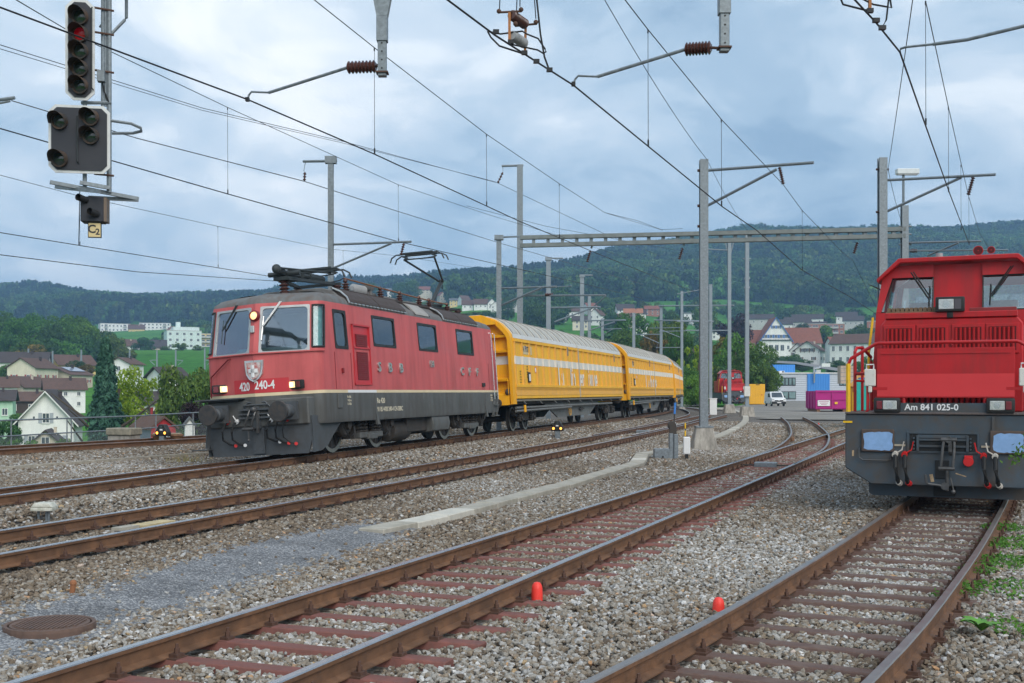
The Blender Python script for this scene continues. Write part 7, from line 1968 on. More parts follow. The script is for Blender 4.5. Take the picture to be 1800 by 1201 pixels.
sw_ = MB(); sw_.bx(-20, -6.9, -2, 9, -12, 8); sw_.build('west_wing_wall', WM['white'], sc); sw_ = MB(); sw_.prism([(-3, 7.6), (3.5, 16.5), (10, 7.6)], 'x', -21, -3); sw_.build('west_wing_roof', RM['red'], sc)
ht = house('white half-timbered house with brown gabled roofs below the school', 1424, 601, 470, 10, 9, 7.0, 3.4, -14, 'f', 'white', 'brown', f=(2, 1), s=(2, 1), shut='brown', group='buildings right of centre', ov=.9, gw=False)
for k in range(3): add_window(ht, (-1.8+k*1.8, -4.5, 6.2), 0, 1.2, 1.5, 'brown')
q = MB(); q.bx(-1.5, 7, -9, -4.6, -12, .2); q.build('timber_annex', WM['timber'], ht); q = MB(); q.bx(-2, 7.5, -9.6, -4.2, .2, .6); q.build('annex_roof', RM['brown'], ht)
for k in range(6):
 q = MB(); q.beam((-4.6+k*1.8, -4.53, 5.7), (-4.6+k*1.8+(.5 if k % 2 else -.5), -4.53, 7.2), .12, .12); q.build('timber_brace', WM['timber'], ht)
house('white side wing with brown roof left of the half-timbered house', 1406, 604, 478, 6, 8, 6.6, 2.8, -14, 'f', 'white', 'brown', f=(2, 2), s=None, shut='brown', group='buildings right of centre')
block('left brick and white apartment block above the half-timbered house', 1427, 571, 660, 15, 10, 9.5, 0, 'brick', 3, 4, (1, 2), group='brick blocks')
block('right brick and white apartment block behind the willow', 1464, 571, 680, 13, 10, 9, 0, 'brick', 3, 4, (1, 2), group='brick blocks')
block('brick block high behind the big tree right of the willow', 1545, 566, 620, 12, 10, 9, 0, 'brick', 2, 3, group='brick blocks')
house('white hall with brown roof and a row of small windows near the shunter', 1506, 588, 430, 16, 12, 8, 3.4, -18, 's', 'white', 'brown', f=(6, 2), s=(0, 1), group='buildings right of centre', ww=1.1, wh=1.9, chim=False)
house('low house with red roof tucked beside the white hall', 1474, 593, 460, 8, 8, 4, 2.4, 20, 's', 'white', 'red', f=(2, 1), s=None, group='buildings right of centre')
for k, (px, top, Z, w_, lab) in enumerate(((1332, 553, 760, 20, 'long dark-roofed row house left above the school'), (1372, 562, 720, 14, 'dark-roofed house right above the school gable'), (1402, 558, 740, 16, 'white dark-roofed house above the school wing'), (1420, 553, 780, 20, 'dark-roofed house on the right of the upper row'), (1434, 566, 690, 12, 'dark flat-roofed house above the brick blocks'), (1488, 549, 820, 14, 'pale house with dark roof at the right of the upper row'), (1500, 556, 780, 13, 'white villa with grey roof close to the red cab'))):
 house(lab, px, top, Z, w_, 9, 4, 3, 0, 's', 'white' if k % 2 else 'grey', 'dark', f=(4, 1), s=None, chim=False, group='dark-roofed upper row')
# --- grey and blue works building
OB = thing('office_building', (0, 236, -1.0), 'low grey panelled office building with bright blue section behind the yard', 'building')
OZ = 236
def ox(px): return (px-900)/FPX*OZ
def oz(py): return CH+(YH-py)/FPX*OZ+1.0
def panel_mat(n, c, sc_):
 m = mat(n, c, .5, 0, .03, 1)
 t = m.node_tree; b = t.nodes['Principled BSDF']; tcn = t.nodes.new('ShaderNodeTexCoord'); sp = t.nodes.new('ShaderNodeSeparateXYZ')
 t.links.new(tcn.outputs['Object'], sp.inputs[0]); ma = t.nodes.new('ShaderNodeMath'); ma.operation = 'PINGPONG'; t.links.new(sp.outputs['Z' if sc_ > 0 else 'X'], ma.inputs[0]); ma.inputs[1].default_value = abs(sc_)
 bp = t.nodes.new('ShaderNodeBump'); bp.inputs['Distance'].default_value = .2; t.links.new(ma.outputs[0], bp.inputs['Height']); t.links.new(bp.outputs[0], b.inputs['Normal'])
 return m
PG_ = panel_mat('pale grey cladding', (.46, .50, .55), .22); PB_ = panel_mat('bright blue cladding', (.045, .23, .62), -.25)
q = MB(); q.bx(ox(1330), ox(1640), 0, 14, -.5, oz(657)); q.build('wall', PG_, OB)
q = MB(); q.bx(ox(1326), ox(1645), -.25, 14.2, oz(657), oz(655)); q.build('roof_edge', M['winframe'], OB)
q = MB(); q.bx(ox(1419), ox(1458), -.2, 0, oz(700), oz(657.3)); q.build('blue_panel', PB_, OB)
q = MB(); q.bx(ox(1340), ox(1410), 6, 20, oz(657), oz(640)); q.build('blue_hall', PB_, OB)
def band(x0, x1, y0, y1, n):
 q = MB(); q.bx(ox(x0), ox(x1), -.10, .05, oz(y1), oz(y0)); o_ = q.build('window_band', M['trim'], OB)
 w1 = (ox(x1)-ox(x0))/n
 for k in range(n):
  q = MB(); q.bx(ox(x0)+w1*k+.12, ox(x0)+w1*(k+1)-.12, -.14, -.1, oz(y1)+.15, oz(y0)-.15); q.build('pane', mat('office pane', (.16, .24, .24), .15, 0, .35, .8, spec=.7), o_)
band(1348, 1398.5, 664, 678, 8); band(1373, 1399, 688, 702, 2); band(1475, 1500, 664, 678, 4); band(1475, 1500, 688, 702, 4); band(1344, 1360, 688, 702, 2)
for x0, x1 in ((1426, 1432), (1444, 1450)): band(x0, x1, 669, 676, 1)
tube_part(OB, 'flue', [(ox(1430), -.5, oz(673)), (ox(1430), -.7, oz(655)), (ox(1429), -.7, oz(646))], .16, M['silver'], 8); tube_part(OB, 'flue', [(ox(1429), -.5, oz(648)), (ox(1440), .5, oz(647)), (ox(1444), 1, oz(645))], .16, M['silver'], 8)
q = MB(); q.bx(ox(1436), ox(1444), .5, 3, oz(657), oz(650)); q.build('roof_plant', M['silver'], OB)
for x0 in (1361, 1372):
 q = MB(); q.bx(ox(x0), ox(x0+9), 1, 2, oz(656.5), oz(652)); a_ = q.build('air_conditioner', M['white'], OB)
 q = MB(); q.lathe([(.22, 0), (.22, .02), (.02, .02)], ((ox(x0)+ox(x0+9))/2+.2, 1, oz(654.2)), (0, -1, 0), 12); q.build('fan', M['black'], a_)
cs = thing('cladding_stack', P(1487, 690, 205).xy.to_3d()+Vector((0, 0, 3.5)), 'pale stack of crates on the grey building roof beside the red handrail', 'crates'); q = MB(); q.bx(-1.2, 1.5, -1, 1, -.2, 2.9); q.build('body', mat('pale timber stack', (.46, .36, .28), .8, 0, .2, 1.5), cs)
for k in range(4): q = MB(); q.bx(-1.22, 1.52, -1.03, -1.0, .3+.7*k, .36+.7*k); q.build('strap', M['galv'], cs)
sg_ = thing('billboard', P(1452, 648, 300).xy.to_3d()+Vector((0, 0, P(1452, 645, 300).z-1)), 'small white roadside billboard above the blue panel', 'sign'); q = MB(); q.bx(-1.1, 1.1, 0, .06, 1.0, 1.9); q.build('panel', M['white'], sg_); q = MB(); q.bx(-.05, .05, 0, .05, -3, 1.0); q.build('post', M['galv'], sg_)
rd = MB(); rd.poly([P(1290, 634, 330), P(1400, 640, 320), P(1470, 652, 300), P(1530, 660, 290), P(1530, 654, 300), P(1470, 646.5, 310), P(1400, 636, 332), P(1290, 630, 345)])
tag(rd.build('road', mat('road asphalt', (.20, .20, .20), .9)), 'grey lane sloping past the half-timbered house', None, None, 'structure')
# ================================================================== trees
def leaf_mat(name, dark, light, trans=.25):
 m = bpy.data.materials.new(name); m.use_nodes = True
 t = m.node_tree; N = t.nodes; L = t.links.new; b = N['Principled BSDF']
 b.inputs['Roughness'].default_value = .6; b.inputs['Specular IOR Level'].default_value = .25
 ge = N.new('ShaderNodeNewGeometry'); cr = N.new('ShaderNodeMix'); cr.data_type = 'RGBA'
 cr.inputs[6].default_value = (*dark, 1); cr.inputs[7].default_value = (*light, 1)
 L(ge.outputs['Random Per Island'], cr.inputs[0])
 oi = N.new('ShaderNodeObjectInfo'); hs = N.new('ShaderNodeHueSaturation'); L(cr.outputs[2], hs.inputs['Color'])
 mp = N.new('ShaderNodeMapRange'); mp.inputs['To Min'].default_value = .72; mp.inputs['To Max'].default_value = 1.25; L(oi.outputs['Random'], mp.inputs[0]); 
 at = N.new('ShaderNodeAttribute'); at.attribute_name = 'tone'; at.attribute_type = 'INSTANCER'
 ad = N.new('ShaderNodeMath'); ad.operation = 'ADD'; L(mp.outputs[0], ad.inputs[0]); L(at.outputs['Fac'], ad.inputs[1]); L(ad.outputs[0], hs.inputs['Value'])
 mp2 = N.new('ShaderNodeMapRange'); mp2.inputs['To Min'].default_value = .485; mp2.inputs['To Max'].default_value = .515
 wn = N.new('ShaderNodeMath'); wn.operation = 'FRACT'; w2 = N.new('ShaderNodeMath'); w2.operation = 'MULTIPLY'; w2.inputs[1].default_value = 7.31; L(oi.outputs['Random'], w2.inputs[0]); L(w2.outputs[0], wn.inputs[0]); L(wn.outputs[0], mp2.inputs[0]); L(mp2.outputs[0], hs.inputs['Hue'])
 L(hs.outputs[0], b.inputs['Base Color'])
 tr = N.new('ShaderNodeBsdfTranslucent'); L(hs.outputs[0], tr.inputs['Color'])
 ms = N.new('ShaderNodeMixShader'); ms.inputs[0].default_value = trans
 o_ = N['Material Output']; L(b.outputs[0], ms.inputs[1]); L(tr.outputs[0], ms.inputs[2]); L(ms.outputs[0], o_.inputs[0])
 MATS[name] = m
 return m
LM = dict(green=leaf_mat('leaf green', (.038, .105, .018), (.105, .235, .036)), dark=leaf_mat('leaf dark green', (.024, .07, .02), (.066, .15, .036)), lime=leaf_mat('leaf yellow green', (.20, .36, .02), (.42, .60, .05), .4),
          olive=leaf_mat('leaf olive', (.05, .105, .02), (.13, .20, .036)), spruce=leaf_mat('blue spruce', (.022, .07, .048), (.06, .15, .095), .12), fir=leaf_mat('dark fir', (.012, .036, .020), (.032, .068, .034), .1), purple=leaf_mat('purple leaf', (.022, .012, .016), (.055, .028, .034)), autumn=leaf_mat('autumn leaf', (.09, .09, .015), (.24, .17, .03)), weed=leaf_mat('weed green', (.05, .15, .015), (.13, .28, .035), .3))
M['bark'] = mat('bark', (.07, .055, .042), .9, 0, .25, 4)
def leaves_mesh(name, pts, nrm, size, m_, seed, asp=1.6, droop=0.0):
 r_ = np.random.default_rng(seed)
 n = len(pts)
 nrm = nrm + r_.normal(0, .55, (n, 3)); nrm /= np.linalg.norm(nrm, axis=1)[:, None]
 a = r_.normal(0, 1, (n, 3)); a[:, 2] -= droop*3; a -= (a*nrm).sum(1)[:, None]*nrm; a /= np.linalg.norm(a, axis=1)[:, None]
 b = np.cross(nrm, a)
 s = size*r_.uniform(.6, 1.35, n)[:, None]
 v = np.stack([pts-a*s*asp*.5, pts+b*s*.42+nrm*s*.1, pts+a*s*asp*.5, pts-b*s*.42+nrm*s*.1], 1).reshape(-1, 3)
 me = bpy.data.meshes.new(name)
 me.vertices.add(4*n); me.vertices.foreach_set('co', v.astype(np.float32).ravel())
 me.loops.add(4*n); me.loops.foreach_set('vertex_index', np.arange(4*n, dtype=np.int32))
 me.polygons.add(n); me.polygons.foreach_set('loop_start', np.arange(0, 4*n, 4, dtype=np.int32)); me.polygons.foreach_set('loop_total', np.full(n, 4, np.int32))
 me.materials.append(m_); me.update(calc_edges=True); me.validate()
 return me
def broad_pts(n, seed, rx=1.0, rz=1.0, clumps=26, cr=(.22, .42), zc=0.0, shell=.55):
 r_ = np.random.default_rng(seed)
 P_, N_ = [], []
 cs_ = []
 for k in range(clumps):
  d = r_.normal(0, 1, 3); d /= np.linalg.norm(d); d[2] = d[2]*.9+.1
  q = r_.uniform(shell, .86)
  cs_.append((d*q*np.array([rx, rx, rz]), r_.uniform(*cr)))
 w_ = np.array([c[1]**2 for c in cs_]); w_ /= w_.sum()
 cnt_ = r_.multinomial(n, w_)
 for (c, rad), m_ in zip(cs_, cnt_):
  d = r_.normal(0, 1, (m_, 3)); d /= np.linalg.norm(d, axis=1)[:, None]
  q = r_.uniform(.72, 1.05, (m_, 1))
  P_.append(c+d*q*rad*np.array([1, 1, .8])); N_.append(d)
 return np.concatenate(P_)+np.array([0, 0, zc]), np.concatenate(N_)
def conifer_pts(n, seed, h=1.0, r0=.3, tiers=16):
 r_ = np.random.default_rng(seed)
 P_, N_ = [], []
 for k in range(n):
  t = r_.random()**1.35*.97
  tier = (math.floor(t*tiers)+r_.random()**2*.9)/tiers
  rad = r0*(1-t)**.85*(.80+.20*math.sin(t*tiers*6.28*.5)**2)+.01
  a = r_.uniform(0, 6.28); lob = .74+.26*math.sin(a*5+math.floor(t*tiers)*1.7)*math.sin(a*3+t*9)
  q = r_.uniform(.45, 1)**.5*rad*lob
  P_.append((math.cos(a)*q, math.sin(a)*q, t*h-.06*q)); N_.append((math.cos(a)*.6, math.sin(a)*.6, .7))
 return np.array(P_), np.array(N_)
def trunk_mesh(h, r0, seed, spread=.5):
 r_ = random.Random(seed); q = MB()
 q.tube([(0, 0, -.6), (r_.uniform(-.05, .05), 0, h*.4), (r_.uniform(-.1, .1), r_.uniform(-.1, .1), h*.9)], [r0, r0*.75, r0*.25], 7)
 for k in range(7):
  a = r_.uniform(0, 6.28); z0 = h*r_.uniform(.3, .65)
  ln = spread*h*r_.uniform(.5, .9)
  q.tube([(0, 0, z0), (math.cos(a)*ln*.5, math.sin(a)*ln*.5, z0+ln*.35), (math.cos(a)*ln, math.sin(a)*ln, z0+ln*.75)], [r0*.42, r0*.25, r0*.08], 5)
 return q.mesh('trunk', M['bark'], smooth=True)
CR = {}
def crown(kind, col, seed):
 k = (kind, col, seed)
 if k not in CR:
  if kind == 'broad': p, n = broad_pts(5200, seed); me = leaves_mesh('crown', p, n, .075, LM[col], seed)
  elif kind == 'fine': p, n = broad_pts(9000, seed, 1, 1, 34, (.16, .36)); me = leaves_mesh('crown', p, n, .052, LM[col], seed)
  elif kind == 'loose': p, n = broad_pts(5200, seed, 1, 1, 60, (.10, .2), shell=.15); me = leaves_mesh('crown', p, n, .065, LM[col], seed)
  elif kind == 'poplar': p, n = broad_pts(4200, seed, .8, 1, 26, (.2, .36)); me = leaves_mesh('crown', p, n, .08, LM[col], seed)
  elif kind == 'spruce': p, n = conifer_pts(17000, seed, 1, .27, 19); me = leaves_mesh('crown', p, n, .015, LM[col], seed, 2.4, .5)
  elif kind == 'fir': p, n = conifer_pts(2200, seed, 1, .2, 12); me = leaves_mesh('crown', p, n, .05, LM[col], seed, 2.2, .3)
  CR[k] = me
 return CR[k]
TRK = {}
def tree(label, px, top, Z, rad, h, kind='broad', col='green', seed=1, group=None, name='tree', cat='tree', zb=None):
 """top of the crown at photo row `top`; h = crown height, rad = crown radius"""
 zt = CH+(YH-top)/FPX*Z; X = (px-900)/FPX*Z
 g_ = tz(px, Z) if zb is None else zb
 base = min(g_, zt-h*.7)
 root = thing(name, (X, Z, base), label, cat, group)
 tot = zt-base
 if seed not in TRK: TRK[seed] = trunk_mesh(1.0, .035, seed)
 t_ = link('trunk', TRK[seed], root); t_.scale = (max(tot, 1)*.8, max(tot, 1)*.8, max(tot, 1)*.8)
 c_ = link('crown', crown(kind, col, seed), root)
 if kind in ('spruce', 'fir'): c_.scale = (rad/.24, rad/.24, h); c_.location = (0, 0, tot-h)
 else: c_.scale = (rad, rad, h/2); c_.location = (0, 0, tot-h/2)
 c_.rotation_euler = (0, 0, random.uniform(0, 6.28))
 return root
tree('tall blue-green spruce left of the locomotive', 186, 586, 100, 2.9, 15.5, 'spruce', 'spruce', 1, name='spruce_tree')
tree('bright yellow-green leafy tree between the spruce and the locomotive', 250, 640, 112, 3.1, 8.5, 'fine', 'lime', 2)
tree('olive green bushy tree touching the locomotive front', 337, 622, 96, 3.0, 10.5, 'fine', 'olive', 3)
tree('dark purple shrub beside the locomotive buffer', 345, 706, 80, 1.4, 2.8, 'fine', 'purple', 4, name='shrub', cat='shrub')
tree('green shrub climbing the railing at the left', 38, 762, 60, 1.0, 2.0, 'loose', 'weed', 5, name='shrub', cat='shrub')
tree('small green shrub at the railing right of the beige gable', 112, 766, 62, .7, 1.5, 'loose', 'weed', 6, name='shrub', cat='shrub')
tree('dark green bushes at the bottom left corner of the village', 5, 735, 120, 1.8, 4, 'broad', 'dark', 7, name='shrub', cat='shrub')
tree('green garden hedge below the timber barn', 40, 726, 190, 3.0, 2.6, 'broad', 'green', 8, name='shrub', cat='shrub')
tree('round green tree at the left edge beside the cream house', 8, 640, 300, 3.4, 6.5, 'broad', 'green', 9)
tree('round evergreen bush in front of the yellow-gabled house', 135, 631, 325, 2.6, 4.5, 'broad', 'dark', 10, name='shrub', cat='shrub')
tree('brownish hedge right of the round evergreen bush', 152, 640, 322, 2.2, 3.5, 'broad', 'autumn', 11, name='shrub', cat='shrub')
tree('dark round tree in front of the pink house', 252, 594, 600, 6.2, 10, 'broad', 'dark', 12)
tree('grey-green tree in front of the pale green block', 318, 598, 560, 4.6, 7, 'loose', 'olive', 13)
tree('pale bush at the right foot of the pale green block', 348, 606, 560, 3.6, 5, 'loose', 'olive', 14, name='shrub', cat='shrub')
tree('bush at the left foot of the pale green block', 292, 608, 580, 3.0, 4.5, 'broad', 'olive', 15, name='shrub', cat='shrub')
# wood at the left behind the village: individual crowns
wood = [(10, 548, 430, 'dark'), (35, 556, 400, 'green'), (62, 548, 440, 'green'), (85, 560, 405, 'dark'), (105, 557, 415, 'green'), (128, 552, 440, 'green'), (150, 560, 430, 'green'), (172, 566, 450, 'dark'), (15, 588, 385, 'green'), (48, 596, 375, 'green'), (78, 590, 385, 'dark'), (112, 588, 390, 'green'), (140, 590, 400, 'dark'), (165, 595, 410, 'dark'), (-25, 555, 420, 'green'), (-20, 595, 380, 'dark'), (60, 606, 368, 'autumn'), (30, 612, 365, 'olive'), (192, 585, 430, 'olive'), (205, 600, 420, 'olive')]
wl2 = ['at the far left edge, top row', 'second from the left edge, top row', 'tallest in the left wood', 'dark crown mid left wood', 'green crown in the middle of the left wood', 'top crown right of the wood centre', 'right shoulder of the left wood', 'dark crown at the right end of the wood top', 'lower left of the wood', 'lower wood above the highest brown roof', 'dark crown above the red-shuttered house', 'bright crown low in the left wood', 'dark crown above the yellow-gabled house', 'dark crown behind the spruce tip', 'mostly cut by the left edge, top row', 'mostly cut by the left edge, lower row', 'yellowish crown at the wood foot', 'olive crown at the wood foot', 'olive crown behind the spruce tip', 'olive crown right of the spruce tip']
for k, (px, top, Z, c) in enumerate(wood):
 tree('leafy tree, ' + wl2[k], px, top, Z, 5.6+(k % 3)*.8, 16 if k < 8 else 13, 'broad', c, 20+k % 4, 'trees of the left wood')
# trees round the bend and behind the masts
RT = [(1110, 548, 330, 5.6, 15, 'broad', 'green', 21, 'round green tree above the first coupling'), (1093, 575, 260, 4.0, 10, 'broad', 'olive', 22, 'olive tree left of the round green one'), (1172, 548, 230, 5.0, 17, 'fine', 'olive', 3, 'tall light olive tree behind the top crossbar mast'), (1148, 570, 215, 4.4, 14, 'broad', 'autumn', 23, 'yellowish tree left of the tall olive tree'), (1195, 575, 200, 3.6, 13, 'fine', 'green', 30, 'green tree behind the thin tall mast'), (1220, 600, 165, 3.0, 10, 'loose', 'lime', 2, 'yellow-green bush left of the thick central mast'), (1206, 640, 150, 2.4, 6, 'fine', 'green', 30, 'green bush beside the train end'), (1222, 655, 140, 2.0, 4.5, 'broad', 'weed', 24, 'grassy bush below the thick central mast'),
      (1265, 590, 200, 4.2, 13, 'broad', 'autumn', 25, 'yellowing tree just right of the thick central mast'), (1300, 585, 185, 4.4, 13, 'fine', 'green', 31, 'big dark green tree behind the small shunter, left half'), (1328, 596, 180, 3.9, 11, 'fine', 'olive', 32, 'big green tree beside the yellow container, right half'), (1345, 640, 178, 2.4, 7, 'fine', 'olive', 33, 'lower branches reaching towards the van'), (1285, 640, 178, 3.0, 8, 'broad', 'dark', 26, 'dark bush behind the small shunter'),
      (1262, 640, 170, 2.2, 6, 'broad', 'olive', 27, 'olive bush right behind the thick central mast'), (1290, 548, 420, 6, 16, 'broad', 'purple', 28, 'dark purple-brown tree above the small shunter'), (1450, 568, 560, 6.5, 18, 'poplar', 'green', 29, 'large willow-like tree in front of the brick blocks'), (1482, 600, 455, 4.4, 10, 'broad', 'green', 20, 'round tree left of the white hall'), (1412, 567, 640, 5, 14, 'broad', 'dark', 21, 'dark tree between the school and the brick block'), (1515, 568, 540, 7, 14, 'broad', 'dark', 22, 'broad dark tree above the white hall'), (1390, 620, 430, 4.5, 6, 'broad', 'green', 23, 'green shrubs below the school'), (1372, 628, 400, 3, 4, 'broad', 'dark', 25, 'round dark bush on the school bank'), (1410, 630, 400, 4, 5, 'broad', 'dark', 26, 'dark hedge left of the half-timbered house'), (1352, 618, 420, 3.6, 6, 'broad', 'green', 24, 'green shrub left below the school'),
      (1470, 632, 330, 3.5, 5, 'broad', 'dark', 27, 'dark hedge beside the billboard'), (1520, 625, 300, 3.5, 6, 'broad', 'green', 28, 'green trees seen through the shunter handrail'), (1350, 526, 860, 7, 24, 'poplar', 'green', 20, 'left one of three tall poplars above the school'), (1366, 528, 870, 6, 22, 'poplar', 'green', 23, 'middle one of three tall poplars above the school'), (1396, 533, 880, 7.5, 22, 'poplar', 'olive', 24, 'right one of three tall poplars above the school'), (1436, 542, 860, 7.5, 18, 'broad', 'green', 21, 'round tree right of the poplars'), (1462, 527, 900, 10, 26, 'broad', 'dark', 22, 'huge dark tree behind the upper row'), (1476, 545, 880, 7, 18, 'broad', 'dark', 25, 'dark tree beside the huge one'), (1496, 552, 860, 6, 18, 'broad', 'green', 26, 'green tree left of the red cab'), (1410, 553, 850, 5, 12, 'broad', 'lime', 27, 'small yellowish tree right of the poplars'),
      (960, 500, 640, 14, 30, 'broad', 'dark', 28, 'large dark tree right of the tall gantry mast'), (945, 530, 560, 9, 20, 'broad', 'dark', 29, 'dark tree low beside the tall gantry mast'), (1000, 520, 760, 9, 20, 'broad', 'dark', 21, 'dark tree above the pale grey-roofed house'), (892, 520, 690, 6, 16, 'broad', 'dark', 22, 'dark tree between slim mast and gantry mast'), (860, 545, 600, 9, 8, 'broad', 'dark', 24, 'dark hedge below the white houses'), (830, 547, 600, 8, 7, 'broad', 'green', 25, 'green hedge below the brown-roofed houses'), (1060, 520, 800, 8, 18, 'broad', 'green', 26, 'green tree behind the red-roofed house'), (1080, 548, 560, 7, 14, 'broad', 'dark', 27, 'dark tree left of the big dark-roofed house'), (925, 500, 860, 8, 18, 'broad', 'olive', 30, 'olive tree high behind the gantry mast'), (1240, 540, 560, 7, 18, 'broad', 'green', 31, 'green tree half behind the thick central mast'), (1185, 545, 520, 6, 14, 'broad', 'dark', 28, 'dark tree behind the tall olive one'), (650, 495, 1000, 9, 20, 'broad', 'dark', 29, 'dark round tree beyond the locomotive roof'), (700, 498, 1000, 9, 18, 'broad', 'dark', 20, 'dark tree behind the pantograph'), (720, 492, 1010, 11, 22, 'broad', 'green', 21, 'green trees right behind the pantograph')]
for px, top, Z, rad, h, kind, col, seed, lab in RT:
 tree(lab, px, top, Z, rad, h, kind, col, seed, 'trees beyond the yard', zb=None if Z > 165 else 0.0, cat='tree' if 'bush' not in lab and 'hedge' not in lab and 'shrub' not in lab else 'shrub')
# --- the wooded hills: one mass, instanced
def proto(name, kind, col, seed):
 if kind == 'fir': p, n = conifer_pts(420, seed, 1, .2, 9); me = leaves_mesh(name, p, n, .085, LM[col], seed, 2.0, .3)
 else: p, n = broad_pts(420, seed, .42, .5, 14, (.13, .24), zc=.5); me = leaves_mesh(name, p, n, .11, LM[col], seed)
 return bpy.data.objects.new(name, me)
PR = [proto('far_fir', 'fir', 'fir', 1), proto('far_fir', 'fir', 'fir', 2), proto('far_fir', 'fir', 'dark', 3), proto('far_broadleaf', 'broad', 'dark', 4), proto('far_broadleaf', 'broad', 'green', 5), proto('far_broadleaf', 'broad', 'dark', 6), proto('far_broadleaf', 'broad', 'olive', 7)]
def forest():
 r_ = np.random.default_rng(3)
 n = 90000
 px = r_.uniform(-260, 2060, n); Z = np.sqrt(r_.uniform(880**2, 2100**2, n))
 X = (px-900)/FPX*Z
 lo = np.interp(px, [-260, 0, 200, 330, 420, 600, 760, 900, 1000, 1250, 1350, 1500, 2060], [1150, 1160, 1190, 1150, 1120, 1080, 1040, 960, 930, 960, 1010, 1000, 980])
 wob = 40*np.sin(X*.011)+25*np.sin(X*.037+1)
 keep = Z > lo+wob
 # clearings
 for cpx, cz, ra, rb in ((238, 1215, 14, 40), (690+170, 1180, 30, 60), (1530, 1270, 18, 45), (15, 1225, 26, 40)):
  keep &= (((px-cpx)/ra)**2+((Z-cz)/rb)**2) > 1
 keep &= r_.random(n) < np.interp(Z, [900, 1400, 2100], [.95, .7, .45])
 for hp, hz__, hwp in HOUSES: keep &= ~((np.abs(px-hp) < hwp+5) & (Z < hz__+10) & (Z > hz__-250))
 px, Z, X = px[keep], Z[keep], X[keep]
 n = len(px)
 z = terr(px, Z)
 h = r_.uniform(14, 25, n)
 mixv = np.sin(X*.006+2)*.5+np.sin(X*.017-Z*.008)*.4+r_.normal(0, .45, n)+np.where(px < 700, .55, .1)-np.where(Z < 1250, .45, 0)
 con = mixv > 0.05
 pk = np.where(con, r_.integers(0, 3, n), r_.integers(3, 7, n))
 sc_ = np.stack([np.where(con, h*1.0, h*.85)]*2+[h], 1)
 scatter('forest', PR, np.stack([X, Z, z-1], 1), np.stack([np.zeros(n), np.zeros(n), r_.uniform(0, 6.28, n)], 1), sc_, np.clip(.28*np.sin(X*.021+Z*.013)*np.sin(Z*.03-X*.008)+.22*np.sin(X*.006+1)*np.cos(Z*.011)+r_.normal(0, .16, n)-np.where(con, .12, -.12)-.26, -.55, .5), pk, 'dark mixed forest covering the hazy hills')
 # loose woodland and hedges among the houses of the slopes
 Ps, Hs = [], []
 for cpx, cz, rpx, rz, m_ in ((800, 880, 150, 110, 130), (1000, 800, 130, 120, 150), (1150, 700, 110, 150, 150), (1330, 860, 120, 60, 70), (1470, 760, 90, 110, 70), (600, 960, 130, 90, 90), (450, 900, 120, 140, 120), (1060, 450, 130, 90, 90), (950, 380, 120, 80, 70), (1200, 400, 70, 110, 60), (1270, 480, 60, 120, 50), (215, 560, 30, 40, 16), (270, 545, 70, 12, 40), (330, 760, 60, 60, 30), (200, 1080, 70, 30, 26), (260, 1060, 60, 14, 14), (120, 470, 110, 40, 60), (1600, 700, 130, 220, 90), (350, 1000, 40, 60, 30), (90, 230, 50, 40, 20), (150, 320, 60, 18, 14), (20, 320, 40, 30, 10)):
  a = r_.uniform(0, 6.28, m_); q = np.sqrt(r_.random(m_))
  Ps.append(np.stack([cpx+np.cos(a)*q*rpx, cz+np.sin(a)*q*rz], 1)); Hs.append(r_.uniform(.45, 1, m_)*np.interp(cz, [200, 400, 700, 1000], [3, 7, 10, 14]))
 pz = np.concatenate(Ps); h = np.concatenate(Hs); px, Z = pz[:, 0], pz[:, 1]; n = len(px)
 k3 = np.ones(n, bool)
 for hp, hz__, hwp in HOUSES: k3 &= ~((np.abs(px-hp) < hwp+4) & (Z < hz__+6) & (Z > hz__*.72))
 px, Z, h = px[k3], Z[k3], h[k3]; n = len(px)
 X = (px-900)/FPX*Z
 pk = np.where(r_.random(n) < .14, r_.integers(0, 3, n), r_.integers(3, 7, n))
 scatter('woodland', PR, np.stack([X, Z, terr(px, Z)-.5], 1), np.stack([np.zeros(n), np.zeros(n), r_.uniform(0, 6.28, n)], 1), np.stack([h*1.15, h*1.15, h], 1), r_.normal(0, .15, n), pk, 'loose trees and hedges between the houses on the slopes')
forest()
# ================================================================== small trackside things
# cable trough: a run of concrete cover slabs
ctr = thing('cable_trough', (DUCT[0][0], DUCT[0][1], 0), 'run of pale concrete cable trough slabs winding from the walkway to the far masts', 'cable trough')
def resample(pts, step):
 out_ = []; carry = 0.0
 for (ax, ay), (bx_, by_) in zip(pts[:-1], pts[1:]):
  L_ = math.hypot(bx_-ax, by_-ay); n = max(1, round(L_/step))
  for k in range(n): out_.append(((ax+(bx_-ax)*k/n, ay+(by_-ay)*k/n), (ax+(bx_-ax)*(k+1)/n, ay+(by_-ay)*(k+1)/n)))
 return out_
rs = random.Random(4)
smooth_d = []
for k in range(len(DUCT)-1):                     # round the far bend
 if k >= 7:
  p0, p1, p2, p3 = DUCT[max(k-1, 0)], DUCT[k], DUCT[k+1], DUCT[min(k+2, len(DUCT)-1)]
  for t in (0, .33, .66):
   smooth_d.append(tuple(.5*((2*p1[i])+(-p0[i]+p2[i])*t+(2*p0[i]-5*p1[i]+4*p2[i]-p3[i])*t*t+(-p0[i]+3*p1[i]-3*p2[i]+p3[i])*t**3) for i in (0, 1)))
 else: smooth_d.append(DUCT[k])
smooth_d.append(DUCT[-1])
slab_pale = mat('new pale slab', (.52, .50, .44), .9, 0, .1, 6)
